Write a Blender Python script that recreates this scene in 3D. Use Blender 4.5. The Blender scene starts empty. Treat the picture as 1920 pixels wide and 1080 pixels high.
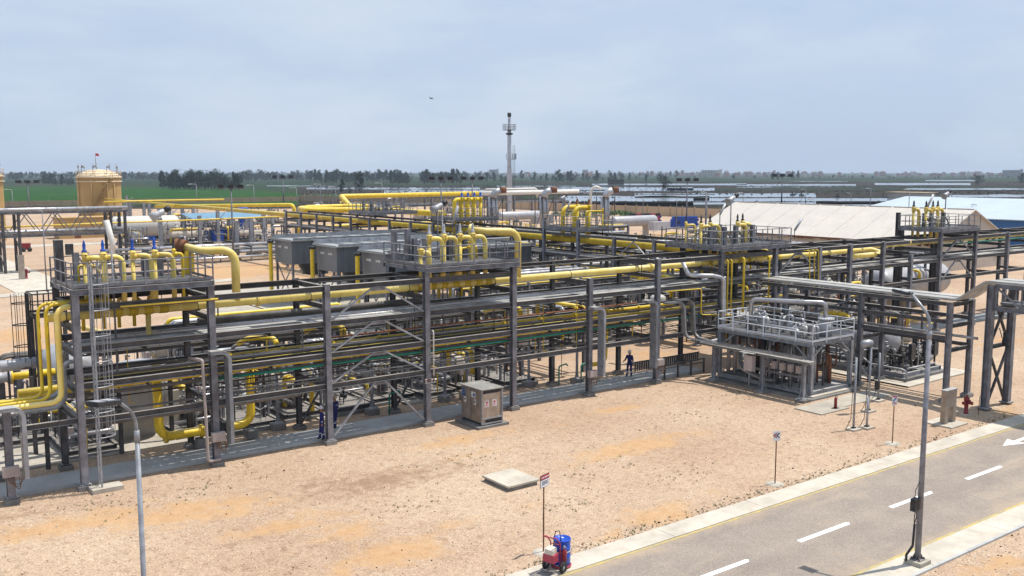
import bpy, bmesh, math, random
from mathutils import Vector, Matrix, noise
S = bpy.context.scene
COL = S.collection
rad = math.radians
# ------------------------------------------------------------------ camera
H = 14.0; FPX = 1800.0; TH = rad(6.92); YAW = rad(53.0)
cam = bpy.data.cameras.new('camera'); cam_o = bpy.data.objects.new('camera', cam); COL.objects.link(cam_o)
cam.sensor_width = 36.0; cam.lens = 36.0 * FPX / 1920.0
cam.clip_start = 0.5; cam.clip_end = 40000
cam_o.location = (0, 0, H)
cam_o.rotation_euler = (rad(90) - TH, 0, YAW - rad(90))
S.camera = cam_o
S.render.resolution_x = 1920; S.render.resolution_y = 1080
# ------------------------------------------------------------------ light
SH = Vector((-0.36, 0.10, -1.0))                 # direction sunlight travels
sun_dir = (-SH).normalized()
elev = math.asin(sun_dir.z); az = math.atan2(sun_dir.x, sun_dir.y)
W = bpy.data.worlds.new('World'); S.world = W; W.use_nodes = True
nt = W.node_tree; nt.nodes.clear()
out = nt.nodes.new('ShaderNodeOutputWorld'); bg = nt.nodes.new('ShaderNodeBackground')
sky = nt.nodes.new('ShaderNodeTexSky'); sky.sky_type = 'NISHITA'; sky.sun_disc = False
sky.sun_elevation = elev; sky.sun_rotation = az; sky.altitude = 0; sky.air_density = 1.0; sky.dust_density = 2.4; sky.ozone_density = 1.6
bg.inputs['Strength'].default_value = 0.10
tc = nt.nodes.new('ShaderNodeTexCoord'); mp = nt.nodes.new('ShaderNodeMapping'); mp.inputs['Scale'].default_value = (1.6, 1.6, 5.0)
no = nt.nodes.new('ShaderNodeTexNoise'); no.inputs['Scale'].default_value = 2.2; no.inputs['Detail'].default_value = 7; no.inputs['Roughness'].default_value = 0.55
cr = nt.nodes.new('ShaderNodeMapRange'); cr.inputs[1].default_value = 0.40; cr.inputs[2].default_value = 0.72; cr.inputs[3].default_value = 0.0; cr.inputs[4].default_value = 0.9
mx = nt.nodes.new('ShaderNodeMixRGB'); mx.inputs[2].default_value = (7.0, 7.75, 8.9, 1)
L = nt.links.new
L(tc.outputs['Generated'], mp.inputs[0]); L(mp.outputs[0], no.inputs['Vector']); L(no.outputs[0], cr.inputs[0])
m1 = nt.nodes.new('ShaderNodeMixRGB'); m1.inputs[0].default_value = 0.80; m1.inputs[2].default_value = (5.6, 7.0, 9.1, 1)   # thin high veil over the whole sky
L(sky.outputs[0], m1.inputs[1]); L(m1.outputs[0], mx.inputs[1]); L(cr.outputs[0], mx.inputs[0]); L(mx.outputs[0], bg.inputs[0]); L(bg.outputs[0], out.inputs[0])
sl = bpy.data.lights.new('sun', 'SUN'); sl.energy = 5.0; sl.angle = rad(0.5); sl.color = (1.0, 0.95, 0.87)
so = bpy.data.objects.new('sun', sl); COL.objects.link(so); so.rotation_euler = sun_dir.to_track_quat('Z', 'Y').to_euler()
S.view_settings.view_transform = 'Standard'; S.view_settings.look = 'None'; S.view_settings.exposure = 0.0; S.view_settings.gamma = 1.0
S.cycles.max_bounces = 6; S.cycles.volume_bounces = 0; S.cycles.transparent_max_bounces = 8
# ------------------------------------------------------------------ measuring helpers: a sight line of the camera met with a level plane
def ray(x, y):
    a = (x - 960) / FPX; b = -(y - 540) / FPX
    fw = math.cos(TH) + b * math.sin(TH); up = -math.sin(TH) + b * math.cos(TH)
    c, s = math.cos(YAW), math.sin(YAW)
    return Vector((fw * c + a * s, fw * s - a * c, up))
def at(x, y, z=0.0):
    d = ray(x, y); t = (z - H) / d.z
    return Vector((d.x * t, d.y * t, z))
# ------------------------------------------------------------------ materials
MATS = {}
def nodes(name):
    m = bpy.data.materials.new(name); m.use_nodes = True; t = m.node_tree
    return m, t, t.nodes['Principled BSDF']
def ramp(t, pts):
    r = t.nodes.new('ShaderNodeValToRGB'); e = r.color_ramp.elements
    while len(e) < len(pts): e.new(0.5)
    for i, (p, c) in enumerate(pts): e[i].position = p; e[i].color = (*c, 1)
    return r
def mixc(t, kind, fac, a, b):
    n = t.nodes.new('ShaderNodeMixRGB'); n.blend_type = kind
    for i, v in ((0, fac), (1, a), (2, b)):
        if hasattr(v, 'is_output') or isinstance(v, bpy.types.NodeSocket): t.links.new(v, n.inputs[i])
        else: n.inputs[i].default_value = v if i == 0 else (*v, 1)
    return n.outputs[0]
def tnoise(t, scale, detail=4, rough=0.55, coord='Object', stretch=None, seed=0):
    c = t.nodes.new('ShaderNodeTexCoord'); n = t.nodes.new('ShaderNodeTexNoise')
    n.inputs['Scale'].default_value = scale; n.inputs['Detail'].default_value = detail; n.inputs['Roughness'].default_value = rough
    m = t.nodes.new('ShaderNodeMapping'); m.inputs['Location'].default_value = (seed * 3.1, seed * 1.7, seed)
    if stretch: m.inputs['Scale'].default_value = stretch
    t.links.new(c.outputs[coord], m.inputs[0]); t.links.new(m.outputs[0], n.inputs['Vector'])
    return n.outputs[0]
def mapr(t, v, a, b, c=0.0, d=1.0):
    n = t.nodes.new('ShaderNodeMapRange'); t.links.new(v, n.inputs[0])
    for i, q in enumerate((a, b, c, d)): n.inputs[i + 1].default_value = q
    return n.outputs[0]
def bump(t, h, strength, dist, bs):
    b = t.nodes.new('ShaderNodeBump'); b.inputs['Strength'].default_value = strength; b.inputs['Distance'].default_value = dist
    t.links.new(h, b.inputs['Height']); t.links.new(b.outputs[0], bs.inputs['Normal'])
def paint(name, c, c2=None, rough=0.5, metal=0.0, scale=2.5, amt=(0.38, 0.62), dirt=0.25, dirtc=(0.16, 0.13, 0.10), spec=0.4, lit_top=None):
    """worn paint or metal: two tones in patches, streaks of dirt"""
    m, t, b = nodes(name)
    c2 = c2 or tuple(v * 0.72 for v in c)
    f = mapr(t, tnoise(t, scale, 6, 0.65), amt[0], amt[1])
    col = mixc(t, 'MIX', f, c, c2)
    g = mapr(t, tnoise(t, scale * 3.3, 5, 0.7, stretch=(1, 1, 0.35), seed=2), 0.52, 0.78, 0.0, dirt)
    col = mixc(t, 'MIX', g, col, dirtc)
    oi = t.nodes.new('ShaderNodeObjectInfo'); hv_ = t.nodes.new('ShaderNodeHueSaturation'); t.links.new(mapr(t, oi.outputs['Random'], 0, 1, 0.82, 1.16), hv_.inputs['Value']); t.links.new(col, hv_.inputs['Color']); col = hv_.outputs[0]
    if lit_top:                                     # sunlit tops painted in: a lighter tone on whatever faces up
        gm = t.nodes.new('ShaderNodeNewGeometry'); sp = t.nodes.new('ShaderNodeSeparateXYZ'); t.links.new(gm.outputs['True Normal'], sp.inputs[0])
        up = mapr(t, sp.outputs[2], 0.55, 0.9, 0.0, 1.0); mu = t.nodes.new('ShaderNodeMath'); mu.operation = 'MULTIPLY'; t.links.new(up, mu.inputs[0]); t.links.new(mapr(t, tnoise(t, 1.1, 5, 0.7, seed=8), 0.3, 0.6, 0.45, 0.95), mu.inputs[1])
        col = mixc(t, 'MIX', mu.outputs[0], col, lit_top)
    t.links.new(col, b.inputs['Base Color'])
    t.links.new(mapr(t, tnoise(t, scale * 2, 3, seed=5), 0.3, 0.7, max(rough - 0.12, 0.05), min(rough + 0.15, 1)), b.inputs['Roughness'])
    b.inputs['Metallic'].default_value = metal; b.inputs['Specular IOR Level'].default_value = spec
    MATS[name] = m; return m
LIT_TOP = (0.44, 0.41, 0.38)
paint('steel', (0.25, 0.255, 0.29), (0.13, 0.13, 0.148), 0.5, 0.2, 1.6, dirt=0.40, lit_top=LIT_TOP)
paint('beam_steel', (0.125, 0.115, 0.115), (0.075, 0.07, 0.07), 0.6, 0.1, 1.6, dirt=0.35, dirtc=(0.10, 0.07, 0.05), lit_top=LIT_TOP)  # base darker than the columns, shade of the webs put into the colour
paint('steel_dark', (0.095, 0.09, 0.095), (0.05, 0.048, 0.05), 0.6, 0.15, 1.8, dirt=0.4, dirtc=(0.09, 0.06, 0.045), lit_top=(0.30, 0.275, 0.25))
paint('steel_pale', (0.36, 0.38, 0.42), (0.22, 0.23, 0.255), 0.45, 0.3, 2.0, dirt=0.25, lit_top=(0.5, 0.48, 0.45))
paint('grating', (0.12, 0.12, 0.125), (0.07, 0.07, 0.075), 0.7, 0.1, 3.0, dirt=0.5)
paint('tray_metal', (0.33, 0.335, 0.34), (0.19, 0.19, 0.195), 0.45, 0.4, 1.2, dirt=0.4)
paint('lid_metal', (0.46, 0.45, 0.42), (0.34, 0.33, 0.31), 0.5, 0.3, 0.9, dirt=0.45, dirtc=(0.3, 0.24, 0.17))
paint('stainless', (0.42, 0.37, 0.32), (0.30, 0.25, 0.21), 0.4, 0.55, 1.5, dirt=0.35)
paint('yellow_pale', (0.86, 0.68, 0.22), (0.78, 0.57, 0.12), 0.5, 0.0, 0.8, dirt=0.45, dirtc=(0.30, 0.22, 0.08), lit_top=(0.78, 0.66, 0.36))
paint('yellow', (0.80, 0.57, 0.035), (0.64, 0.43, 0.02), 0.45, 0.0, 1.0, dirt=0.35, dirtc=(0.22, 0.13, 0.02), lit_top=(0.74, 0.58, 0.17))
paint('yellow_line', (0.52, 0.40, 0.13), (0.36, 0.30, 0.19), 0.8, 0.0, 2.2, (0.40, 0.6), 0.45, (0.30, 0.265, 0.23))
paint('rail_white', (0.66, 0.70, 0.76), (0.55, 0.58, 0.63), 0.45, 0.1, 1.5, dirt=0.15)
paint('white_paint', (0.66, 0.65, 0.62), (0.60, 0.58, 0.54), 0.5, 0.0, 1.2, dirt=0.22)
paint('road_white', (0.85, 0.85, 0.85), (0.76, 0.76, 0.76), 0.7, 0.0, 3.0, (0.5, 0.8), 0.12, (0.5, 0.47, 0.42))
paint('silver_pipe', (0.50, 0.50, 0.52), (0.38, 0.37, 0.38), 0.34, 0.6, 1.0, dirt=0.3)
paint('grey_pipe', (0.20, 0.185, 0.175), (0.12, 0.11, 0.10), 0.55, 0.1, 1.0, dirt=0.45)
paint('vessel_grey', (0.42, 0.42, 0.44), (0.35, 0.35, 0.37), 0.45, 0.15, 0.6, dirt=0.25)
paint('black_iron', (0.035, 0.035, 0.04), (0.02, 0.02, 0.022), 0.5, 0.2, 3.0, dirt=0.15)
paint('green_pipe', (0.01, 0.27, 0.19), (0.01, 0.20, 0.14), 0.45, 0.0, 2.0, dirt=0.15)
paint('blue_paint', (0.015, 0.08, 0.42), (0.012, 0.06, 0.32), 0.4, 0.0, 2.0, dirt=0.12)
paint('blue_drum', (0.012, 0.075, 0.50), (0.012, 0.065, 0.40), 0.35, 0.0, 1.2, dirt=0.10, dirtc=(0.2, 0.22, 0.3))
paint('red_paint', (0.24, 0.015, 0.02), (0.17, 0.01, 0.014), 0.4, 0.0, 3.0, dirt=0.15)
paint('red_faded', (0.45, 0.06, 0.10), (0.36, 0.04, 0.07), 0.5, 0.0, 3.0, dirt=0.2)
paint('box_beige', (0.42, 0.36, 0.34), (0.36, 0.31, 0.30), 0.5, 0.0, 2.0, dirt=0.2)
paint('concrete', (0.50, 0.455, 0.385), (0.38, 0.345, 0.29), 0.85, 0.0, 0.7, dirt=0.50, dirtc=(0.34, 0.25, 0.16))
paint('concrete_grey', (0.44, 0.44, 0.43), (0.34, 0.34, 0.335), 0.85, 0.0, 0.5, dirt=0.25, dirtc=(0.26, 0.22, 0.18))
paint('concrete_dark', (0.26, 0.25, 0.24), (0.18, 0.17, 0.16), 0.9, 0.0, 1.0, dirt=0.5)
paint('rubber', (0.02, 0.02, 0.02), (0.035, 0.033, 0.03), 0.8, 0.0, 4.0)
paint('coverall', (0.012, 0.016, 0.16), (0.009, 0.012, 0.11), 0.8, 0.0, 6.0, dirt=0.1)
paint('skin', (0.33, 0.17, 0.10), (0.28, 0.14, 0.085), 0.55, 0.0, 8.0, dirt=0.0)
paint('boot', (0.03, 0.025, 0.02), None, 0.6)
paint('helmet_white', (0.75, 0.75, 0.73), None, 0.3, dirt=0.05)
paint('helmet_tan', (0.45, 0.40, 0.27), None, 0.5, dirt=0.1)
paint('reflective', (0.65, 0.68, 0.70), None, 0.3, 0.3, dirt=0.0)
paint('tank_tan', (0.50, 0.33, 0.14), (0.42, 0.27, 0.11), 0.6, 0.0, 0.25, dirt=0.30, dirtc=(0.26, 0.15, 0.06))
paint('tank_roof', (0.62, 0.52, 0.36), (0.52, 0.42, 0.28), 0.6, 0.0, 0.4, dirt=0.4)
paint('rust', (0.22, 0.09, 0.04), (0.12, 0.05, 0.03), 0.8, 0.0, 2.0, dirt=0.4, dirtc=(0.1, 0.05, 0.03))
paint('wood_post', (0.20, 0.10, 0.05), None, 0.8, dirt=0.3)
paint('wall_tan', (0.46, 0.33, 0.21), (0.40, 0.29, 0.19), 0.9, 0.0, 0.15, dirt=0.35, dirtc=(0.3, 0.2, 0.12))
paint('plaster', (0.55, 0.49, 0.42), (0.48, 0.42, 0.36), 0.9, 0.0, 0.3, dirt=0.4)
paint('roof_blue', (0.16, 0.30, 0.42), (0.13, 0.25, 0.36), 0.5, 0.1, 0.5, dirt=0.3)
paint('house_red', (0.36, 0.17, 0.13), (0.28, 0.13, 0.10), 0.9, 0.0, 0.05, dirt=0.3)
paint('house_grey', (0.34, 0.31, 0.31), (0.26, 0.24, 0.24), 0.9, 0.0, 0.05, dirt=0.3)
paint('house_pale', (0.58, 0.53, 0.48), (0.50, 0.45, 0.41), 0.9, 0.0, 0.05, dirt=0.2)
paint('window_dark', (0.05, 0.055, 0.065), None, 0.2, 0.0, 1.0, dirt=0.0)
paint('lamp_glass', (0.55, 0.6, 0.65), (0.5, 0.55, 0.6), 0.15, 0.0, 3.0, dirt=0.0)
paint('panel_dark', (0.03, 0.035, 0.045), (0.05, 0.055, 0.065), 0.25, 0.2, 3.0, dirt=0.1)
paint('sign_blue', (0.03, 0.12, 0.40), None, 0.5, dirt=0.0)
paint('sign_white', (0.75, 0.75, 0.78), None, 0.5, dirt=0.05)
paint('sign_red', (0.50, 0.03, 0.05), None, 0.5, dirt=0.05)
paint('bark', (0.10, 0.07, 0.05), None, 0.9)
paint('bank_soil', (0.040, 0.032, 0.026), (0.024, 0.021, 0.018), 0.95, 0.0, 0.03, dirt=0.7, dirtc=(0.025, 0.040, 0.016), spec=0.05)
def sheet_metal(name, c, c2, pitch, axis, rough=0.5, metal=0.2, dirt=0.3):
    """ribbed sheet: fine ribs as relief across an axis, worn in long patches"""
    m, t, b = nodes(name)
    f = mapr(t, tnoise(t, 0.25, 6, 0.6), 0.35, 0.7)
    col = mixc(t, 'MIX', f, c, c2)
    g = mapr(t, tnoise(t, 1.3, 4, 0.7, seed=4), 0.5, 0.75, 0, dirt)
    col = mixc(t, 'MIX', g, col, (0.28, 0.22, 0.17))
    t.links.new(col, b.inputs['Base Color']); b.inputs['Roughness'].default_value = rough; b.inputs['Metallic'].default_value = metal
    tcn = t.nodes.new('ShaderNodeTexCoord'); wv = t.nodes.new('ShaderNodeTexWave'); wv.inputs['Scale'].default_value = 0.314 / pitch
    wv.bands_direction = axis
    t.links.new(tcn.outputs['Object'], wv.inputs[0]); bump(t, wv.outputs[1], 0.8, 0.06, b)
    MATS[name] = m
sheet_metal('roof_cream', (0.56, 0.515, 0.46), (0.49, 0.45, 0.405), 0.5, 'Y', 0.7, 0.0, 0.25)
sheet_metal('roof_white_blue', (0.46, 0.53, 0.58), (0.40, 0.47, 0.53), 0.6, 'Y', 0.45, 0.1, 0.15)
sheet_metal('wall_blue', (0.012, 0.12, 0.36), (0.01, 0.10, 0.30), 0.5, 'Y', 0.5, 0.0, 0.1)
sheet_metal('tank_wall', (0.48, 0.315, 0.115), (0.38, 0.24, 0.085), 1.2, 'X', 0.6, 0.0, 0.2)
sheet_metal('cooler_wall', (0.16, 0.175, 0.20), (0.10, 0.11, 0.13), 0.8, 'X', 0.45, 0.3, 0.15)
sheet_metal('cooler_top', (0.36, 0.38, 0.38), (0.22, 0.23, 0.24), 0.25, 'X', 0.6, 0.3, 0.3)
def mat_gravel():
    m, t, b = nodes('gravel_yard')
    tcn = t.nodes.new('ShaderNodeTexCoord')
    def vor(s, out='Color'):
        v = t.nodes.new('ShaderNodeTexVoronoi'); v.inputs['Scale'].default_value = s; t.links.new(tcn.outputs['Object'], v.inputs[0]); return v.outputs[out]
    sep = t.nodes.new('ShaderNodeSeparateColor'); t.links.new(vor(24.0), sep.inputs[0])
    r1 = ramp(t, [(0.0, (0.17, 0.11, 0.075)), (0.05, (0.35, 0.24, 0.17)), (0.22, (0.435, 0.322, 0.226)), (0.62, (0.47, 0.353, 0.252)), (0.90, (0.50, 0.387, 0.282)), (1.0, (0.63, 0.54, 0.44))])
    t.links.new(sep.outputs[0], r1.inputs[0])
    sep2 = t.nodes.new('ShaderNodeSeparateColor'); t.links.new(vor(4.3), sep2.inputs[0])
    r2 = ramp(t, [(0.0, (0.80, 0.77, 0.75)), (0.12, (0.94, 0.93, 0.92)), (0.6, (1, 1, 1)), (1.0, (1.06, 1.05, 1.03))]); t.links.new(sep2.outputs[1], r2.inputs[0])
    col = mixc(t, 'MULTIPLY', 1.0, r1.outputs[0], r2.outputs[0])
    big = mapr(t, tnoise(t, 0.10, 6, 0.6), 0.38, 0.66)
    col = mixc(t, 'MULTIPLY', 1.0, col, mixc(t, 'MIX', big, (1.0, 1.0, 1.0), (0.84, 0.78, 0.76)))
    # dark trodden scatter
    dk = mapr(t, tnoise(t, 0.55, 8, 0.78, seed=7), 0.56, 0.74, 0, 0.30)
    col = mixc(t, 'MIX', dk, col, (0.34, 0.22, 0.15))
    st = t.nodes.new('ShaderNodeAttribute'); st.attribute_name = 'stain'
    sa = t.nodes.new('ShaderNodeMath'); sa.operation = 'ADD'; t.links.new(st.outputs['Fac'], sa.inputs[0]); t.links.new(mapr(t, tnoise(t, 1.6, 9, 0.8, seed=13), 0.0, 1.0, -1.3, 1.3), sa.inputs[1])
    col = mixc(t, 'MIX', mapr(t, sa.outputs[0], 0.45, 0.95, 0, 0.75), col, (0.24, 0.15, 0.095))
    # orange bare soil where the attribute says, broken up by noise
    at_ = t.nodes.new('ShaderNodeAttribute'); at_.attribute_name = 'soil'
    ad = t.nodes.new('ShaderNodeMath'); ad.operation = 'ADD'; t.links.new(at_.outputs['Fac'], ad.inputs[0]); t.links.new(mapr(t, tnoise(t, 0.8, 8, 0.7, seed=3), 0.0, 1.0, -1.15, 1.15), ad.inputs[1])
    sm = mapr(t, ad.outputs[0], 0.50, 0.95, 0, 0.68)
    soil = mixc(t, 'MIX', mapr(t, tnoise(t, 2.5, 6, 0.7, seed=9), 0.35, 0.65), (0.52, 0.33, 0.17), (0.44, 0.25, 0.11))
    soil = mixc(t, 'MIX', mapr(t, vor(14, 'Distance'), 0.0, 0.25, 0.35, 0.0), soil, (0.35, 0.22, 0.13))
    col = mixc(t, 'MIX', sm, col, soil)
    t.links.new(col, b.inputs['Base Color']); b.inputs['Roughness'].default_value = 0.95; b.inputs['Specular IOR Level'].default_value = 0.1
    bump(t, vor(24.0, 'Distance'), 0.45, 0.02, b)
    MATS['gravel_yard'] = m
mat_gravel()
def mat_asphalt():
    m, t, b = nodes('asphalt')
    tcn = t.nodes.new('ShaderNodeTexCoord'); v = t.nodes.new('ShaderNodeTexVoronoi'); v.inputs['Scale'].default_value = 26; t.links.new(tcn.outputs['Object'], v.inputs[0])
    sep = t.nodes.new('ShaderNodeSeparateColor'); t.links.new(v.outputs['Color'], sep.inputs[0])
    r = ramp(t, [(0, (0.22, 0.187, 0.16)), (0.3, (0.27, 0.228, 0.193)), (0.75, (0.295, 0.25, 0.213)), (1, (0.345, 0.298, 0.258))]); t.links.new(sep.outputs[0], r.inputs[0])
    col = mixc(t, 'MULTIPLY', 1, r.outputs[0], mixc(t, 'MIX', mapr(t, tnoise(t, 0.35, 6, 0.6), 0.35, 0.65), (1.08, 1.06, 1.02), (0.86, 0.85, 0.86)))
    col = mixc(t, 'MIX', mapr(t, tnoise(t, 0.5, 5, 0.6, stretch=(0.25, 1, 1), seed=3), 0.58, 0.75, 0, 0.45), col, (0.50, 0.40, 0.28))
    sx_ = t.nodes.new('ShaderNodeSeparateXYZ'); t.links.new(tcn.outputs['Object'], sx_.inputs[0])
    wh = t.nodes.new('ShaderNodeMath'); wh.operation = 'PINGPONG'; wh.inputs[1].default_value = 0.8; t.links.new(sx_.outputs[1], wh.inputs[0])      # wheel paths, worn smooth
    col = mixc(t, 'MULTIPLY', mapr(t, tnoise(t, 0.6, 4, 0.6, stretch=(0.05, 1, 1), seed=6), 0.35, 0.7, 0.0, 0.8), col, mixc(t, 'MIX', mapr(t, wh.outputs[0], 0.1, 0.7), (0.86, 0.85, 0.84), (1.03, 1.02, 1.0)))
    ed = t.nodes.new('ShaderNodeMath'); ed.operation = 'ABSOLUTE'; sb = t.nodes.new('ShaderNodeMath'); sb.operation = 'SUBTRACT'; sb.inputs[1].default_value = 21.45; t.links.new(sx_.outputs[1], sb.inputs[0]); t.links.new(sb.outputs[0], ed.inputs[0])
    sd_ = t.nodes.new('ShaderNodeMath'); sd_.operation = 'ADD'; t.links.new(mapr(t, ed.outputs[0], 2.0, 3.1, 0, 1), sd_.inputs[0]); t.links.new(mapr(t, tnoise(t, 0.45, 7, 0.7, seed=11), 0.3, 0.7, -0.9, 0.5), sd_.inputs[1])
    col = mixc(t, 'MIX', mapr(t, sd_.outputs[0], 0.2, 1.1, 0, 0.6), col, (0.44, 0.33, 0.22))                                                           # sand drifted in from the edges
    ck = t.nodes.new('ShaderNodeTexVoronoi'); ck.feature = 'DISTANCE_TO_EDGE'; ck.inputs['Scale'].default_value = 0.22
    mpn = t.nodes.new('ShaderNodeMapping'); t.links.new(tcn.outputs['Object'], mpn.inputs[0]); nz = tnoise(t, 0.9, 5); 
    va = t.nodes.new('ShaderNodeVectorMath'); va.operation = 'ADD'; t.links.new(mpn.outputs[0], va.inputs[0]); t.links.new(nz, va.inputs[1]); t.links.new(va.outputs[0], ck.inputs[0])
    col = mixc(t, 'MIX', mapr(t, ck.outputs['Distance'], 0.0, 0.006, 0.35, 0.0), col, (0.16, 0.14, 0.12))
    t.links.new(col, b.inputs['Base Color']); b.inputs['Roughness'].default_value = 0.9; bump(t, v.outputs['Distance'], 0.3, 0.01, b)
    MATS['asphalt'] = m
mat_asphalt()
def mat_fields():
    m, t, b = nodes('farmland')
    r = ramp(t, [(0.30, (0.012, 0.028, 0.011)), (0.45, (0.020, 0.042, 0.016)), (0.55, (0.034, 0.040, 0.023)), (0.70, (0.013, 0.032, 0.013))])
    t.links.new(tnoise(t, 0.006, 8, 0.65, stretch=(1, 0.5, 1)), r.inputs[0])
    col = mixc(t, 'MULTIPLY', 1, r.outputs[0], mixc(t, 'MIX', mapr(t, tnoise(t, 0.12, 6, 0.7, seed=2), 0.35, 0.65), (0.7, 0.7, 0.7), (1.3, 1.3, 1.2)))
    t.links.new(col, b.inputs['Base Color']); b.inputs['Roughness'].default_value = 1; b.inputs['Specular IOR Level'].default_value = 0.05; MATS['farmland'] = m
    m, t, b = nodes('crop')
    r = ramp(t, [(0.3, (0.012, 0.046, 0.009)), (0.5, (0.020, 0.070, 0.013)), (0.7, (0.036, 0.092, 0.022))])
    t.links.new(tnoise(t, 0.05, 8, 0.75, stretch=(1.0, 0.3, 1)), r.inputs[0])
    t.links.new(r.outputs[0], b.inputs['Base Color']); b.inputs['Roughness'].default_value = 1; b.inputs['Specular IOR Level'].default_value = 0.05; bump(t, tnoise(t, 1.2, 5), 1.0, 0.5, b); MATS['crop'] = m
    m, t, b = nodes('pond_water')
    b.inputs['Base Color'].default_value = (0.17, 0.20, 0.24, 1); b.inputs['Roughness'].default_value = 0.10; b.inputs['Specular IOR Level'].default_value = 1.0
    bump(t, tnoise(t, 1.5, 5, 0.6, stretch=(1, 0.4, 1)), 0.15, 0.08, b); MATS['pond_water'] = m
    m, t, b = nodes('leaves')
    b.inputs['Specular IOR Level'].default_value = 0.08
    r = ramp(t, [(0.3, (0.007, 0.017, 0.010)), (0.5, (0.014, 0.030, 0.015)), (0.7, (0.026, 0.046, 0.020))])
    t.links.new(tnoise(t, 0.6, 4, 0.7), r.inputs[0]); t.links.new(r.outputs[0], b.inputs['Base Color']); b.inputs['Roughness'].default_value = 0.8; MATS['leaves'] = m
    m, t, b = nodes('weeds')
    r = ramp(t, [(0.3, (0.05, 0.09, 0.025)), (0.5, (0.13, 0.13, 0.05)), (0.7, (0.28, 0.20, 0.10))])
    t.links.new(tnoise(t, 0.5, 4, 0.7), r.inputs[0]); t.links.new(r.outputs[0], b.inputs['Base Color']); b.inputs['Roughness'].default_value = 0.9; MATS['weeds'] = m
    m, t, b = nodes('shrub_green')
    r = ramp(t, [(0.3, (0.03, 0.08, 0.02)), (0.5, (0.06, 0.13, 0.03)), (0.7, (0.10, 0.18, 0.05))])
    t.links.new(tnoise(t, 1.5, 4, 0.7), r.inputs[0]); t.links.new(r.outputs[0], b.inputs['Base Color']); b.inputs['Roughness'].default_value = 0.8; MATS['shrub_green'] = m
mat_fields()
# ------------------------------------------------------------------ mesh helpers
ROOT = {}
def fillet(pts, r, n=5):
    pts = [Vector(p) for p in pts]; o = [pts[0]]
    for i in range(1, len(pts) - 1):
        a, b, c = pts[i - 1], pts[i], pts[i + 1]
        u = (a - b); v = (c - b); lu, lv = u.length, v.length
        if lu < 1e-6 or lv < 1e-6: continue
        u /= lu; v /= lv; ang = u.angle(v)
        if ang > 3.1: o.append(b); continue
        d = min(r / math.tan(ang / 2), lu * 0.49, lv * 0.49); rr = d * math.tan(ang / 2)
        p0 = b + u * d; p1 = b + v * d
        cen = b + (u + v).normalized() * (rr / math.sin(ang / 2))
        e0 = (p0 - cen); e1 = (p1 - cen); tot = e0.angle(e1); ax = e0.cross(e1).normalized()
        for k in range(n + 1): o.append(cen + Matrix.Rotation(tot * k / n, 3, ax) @ e0)
    o.append(pts[-1]); return o
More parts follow.
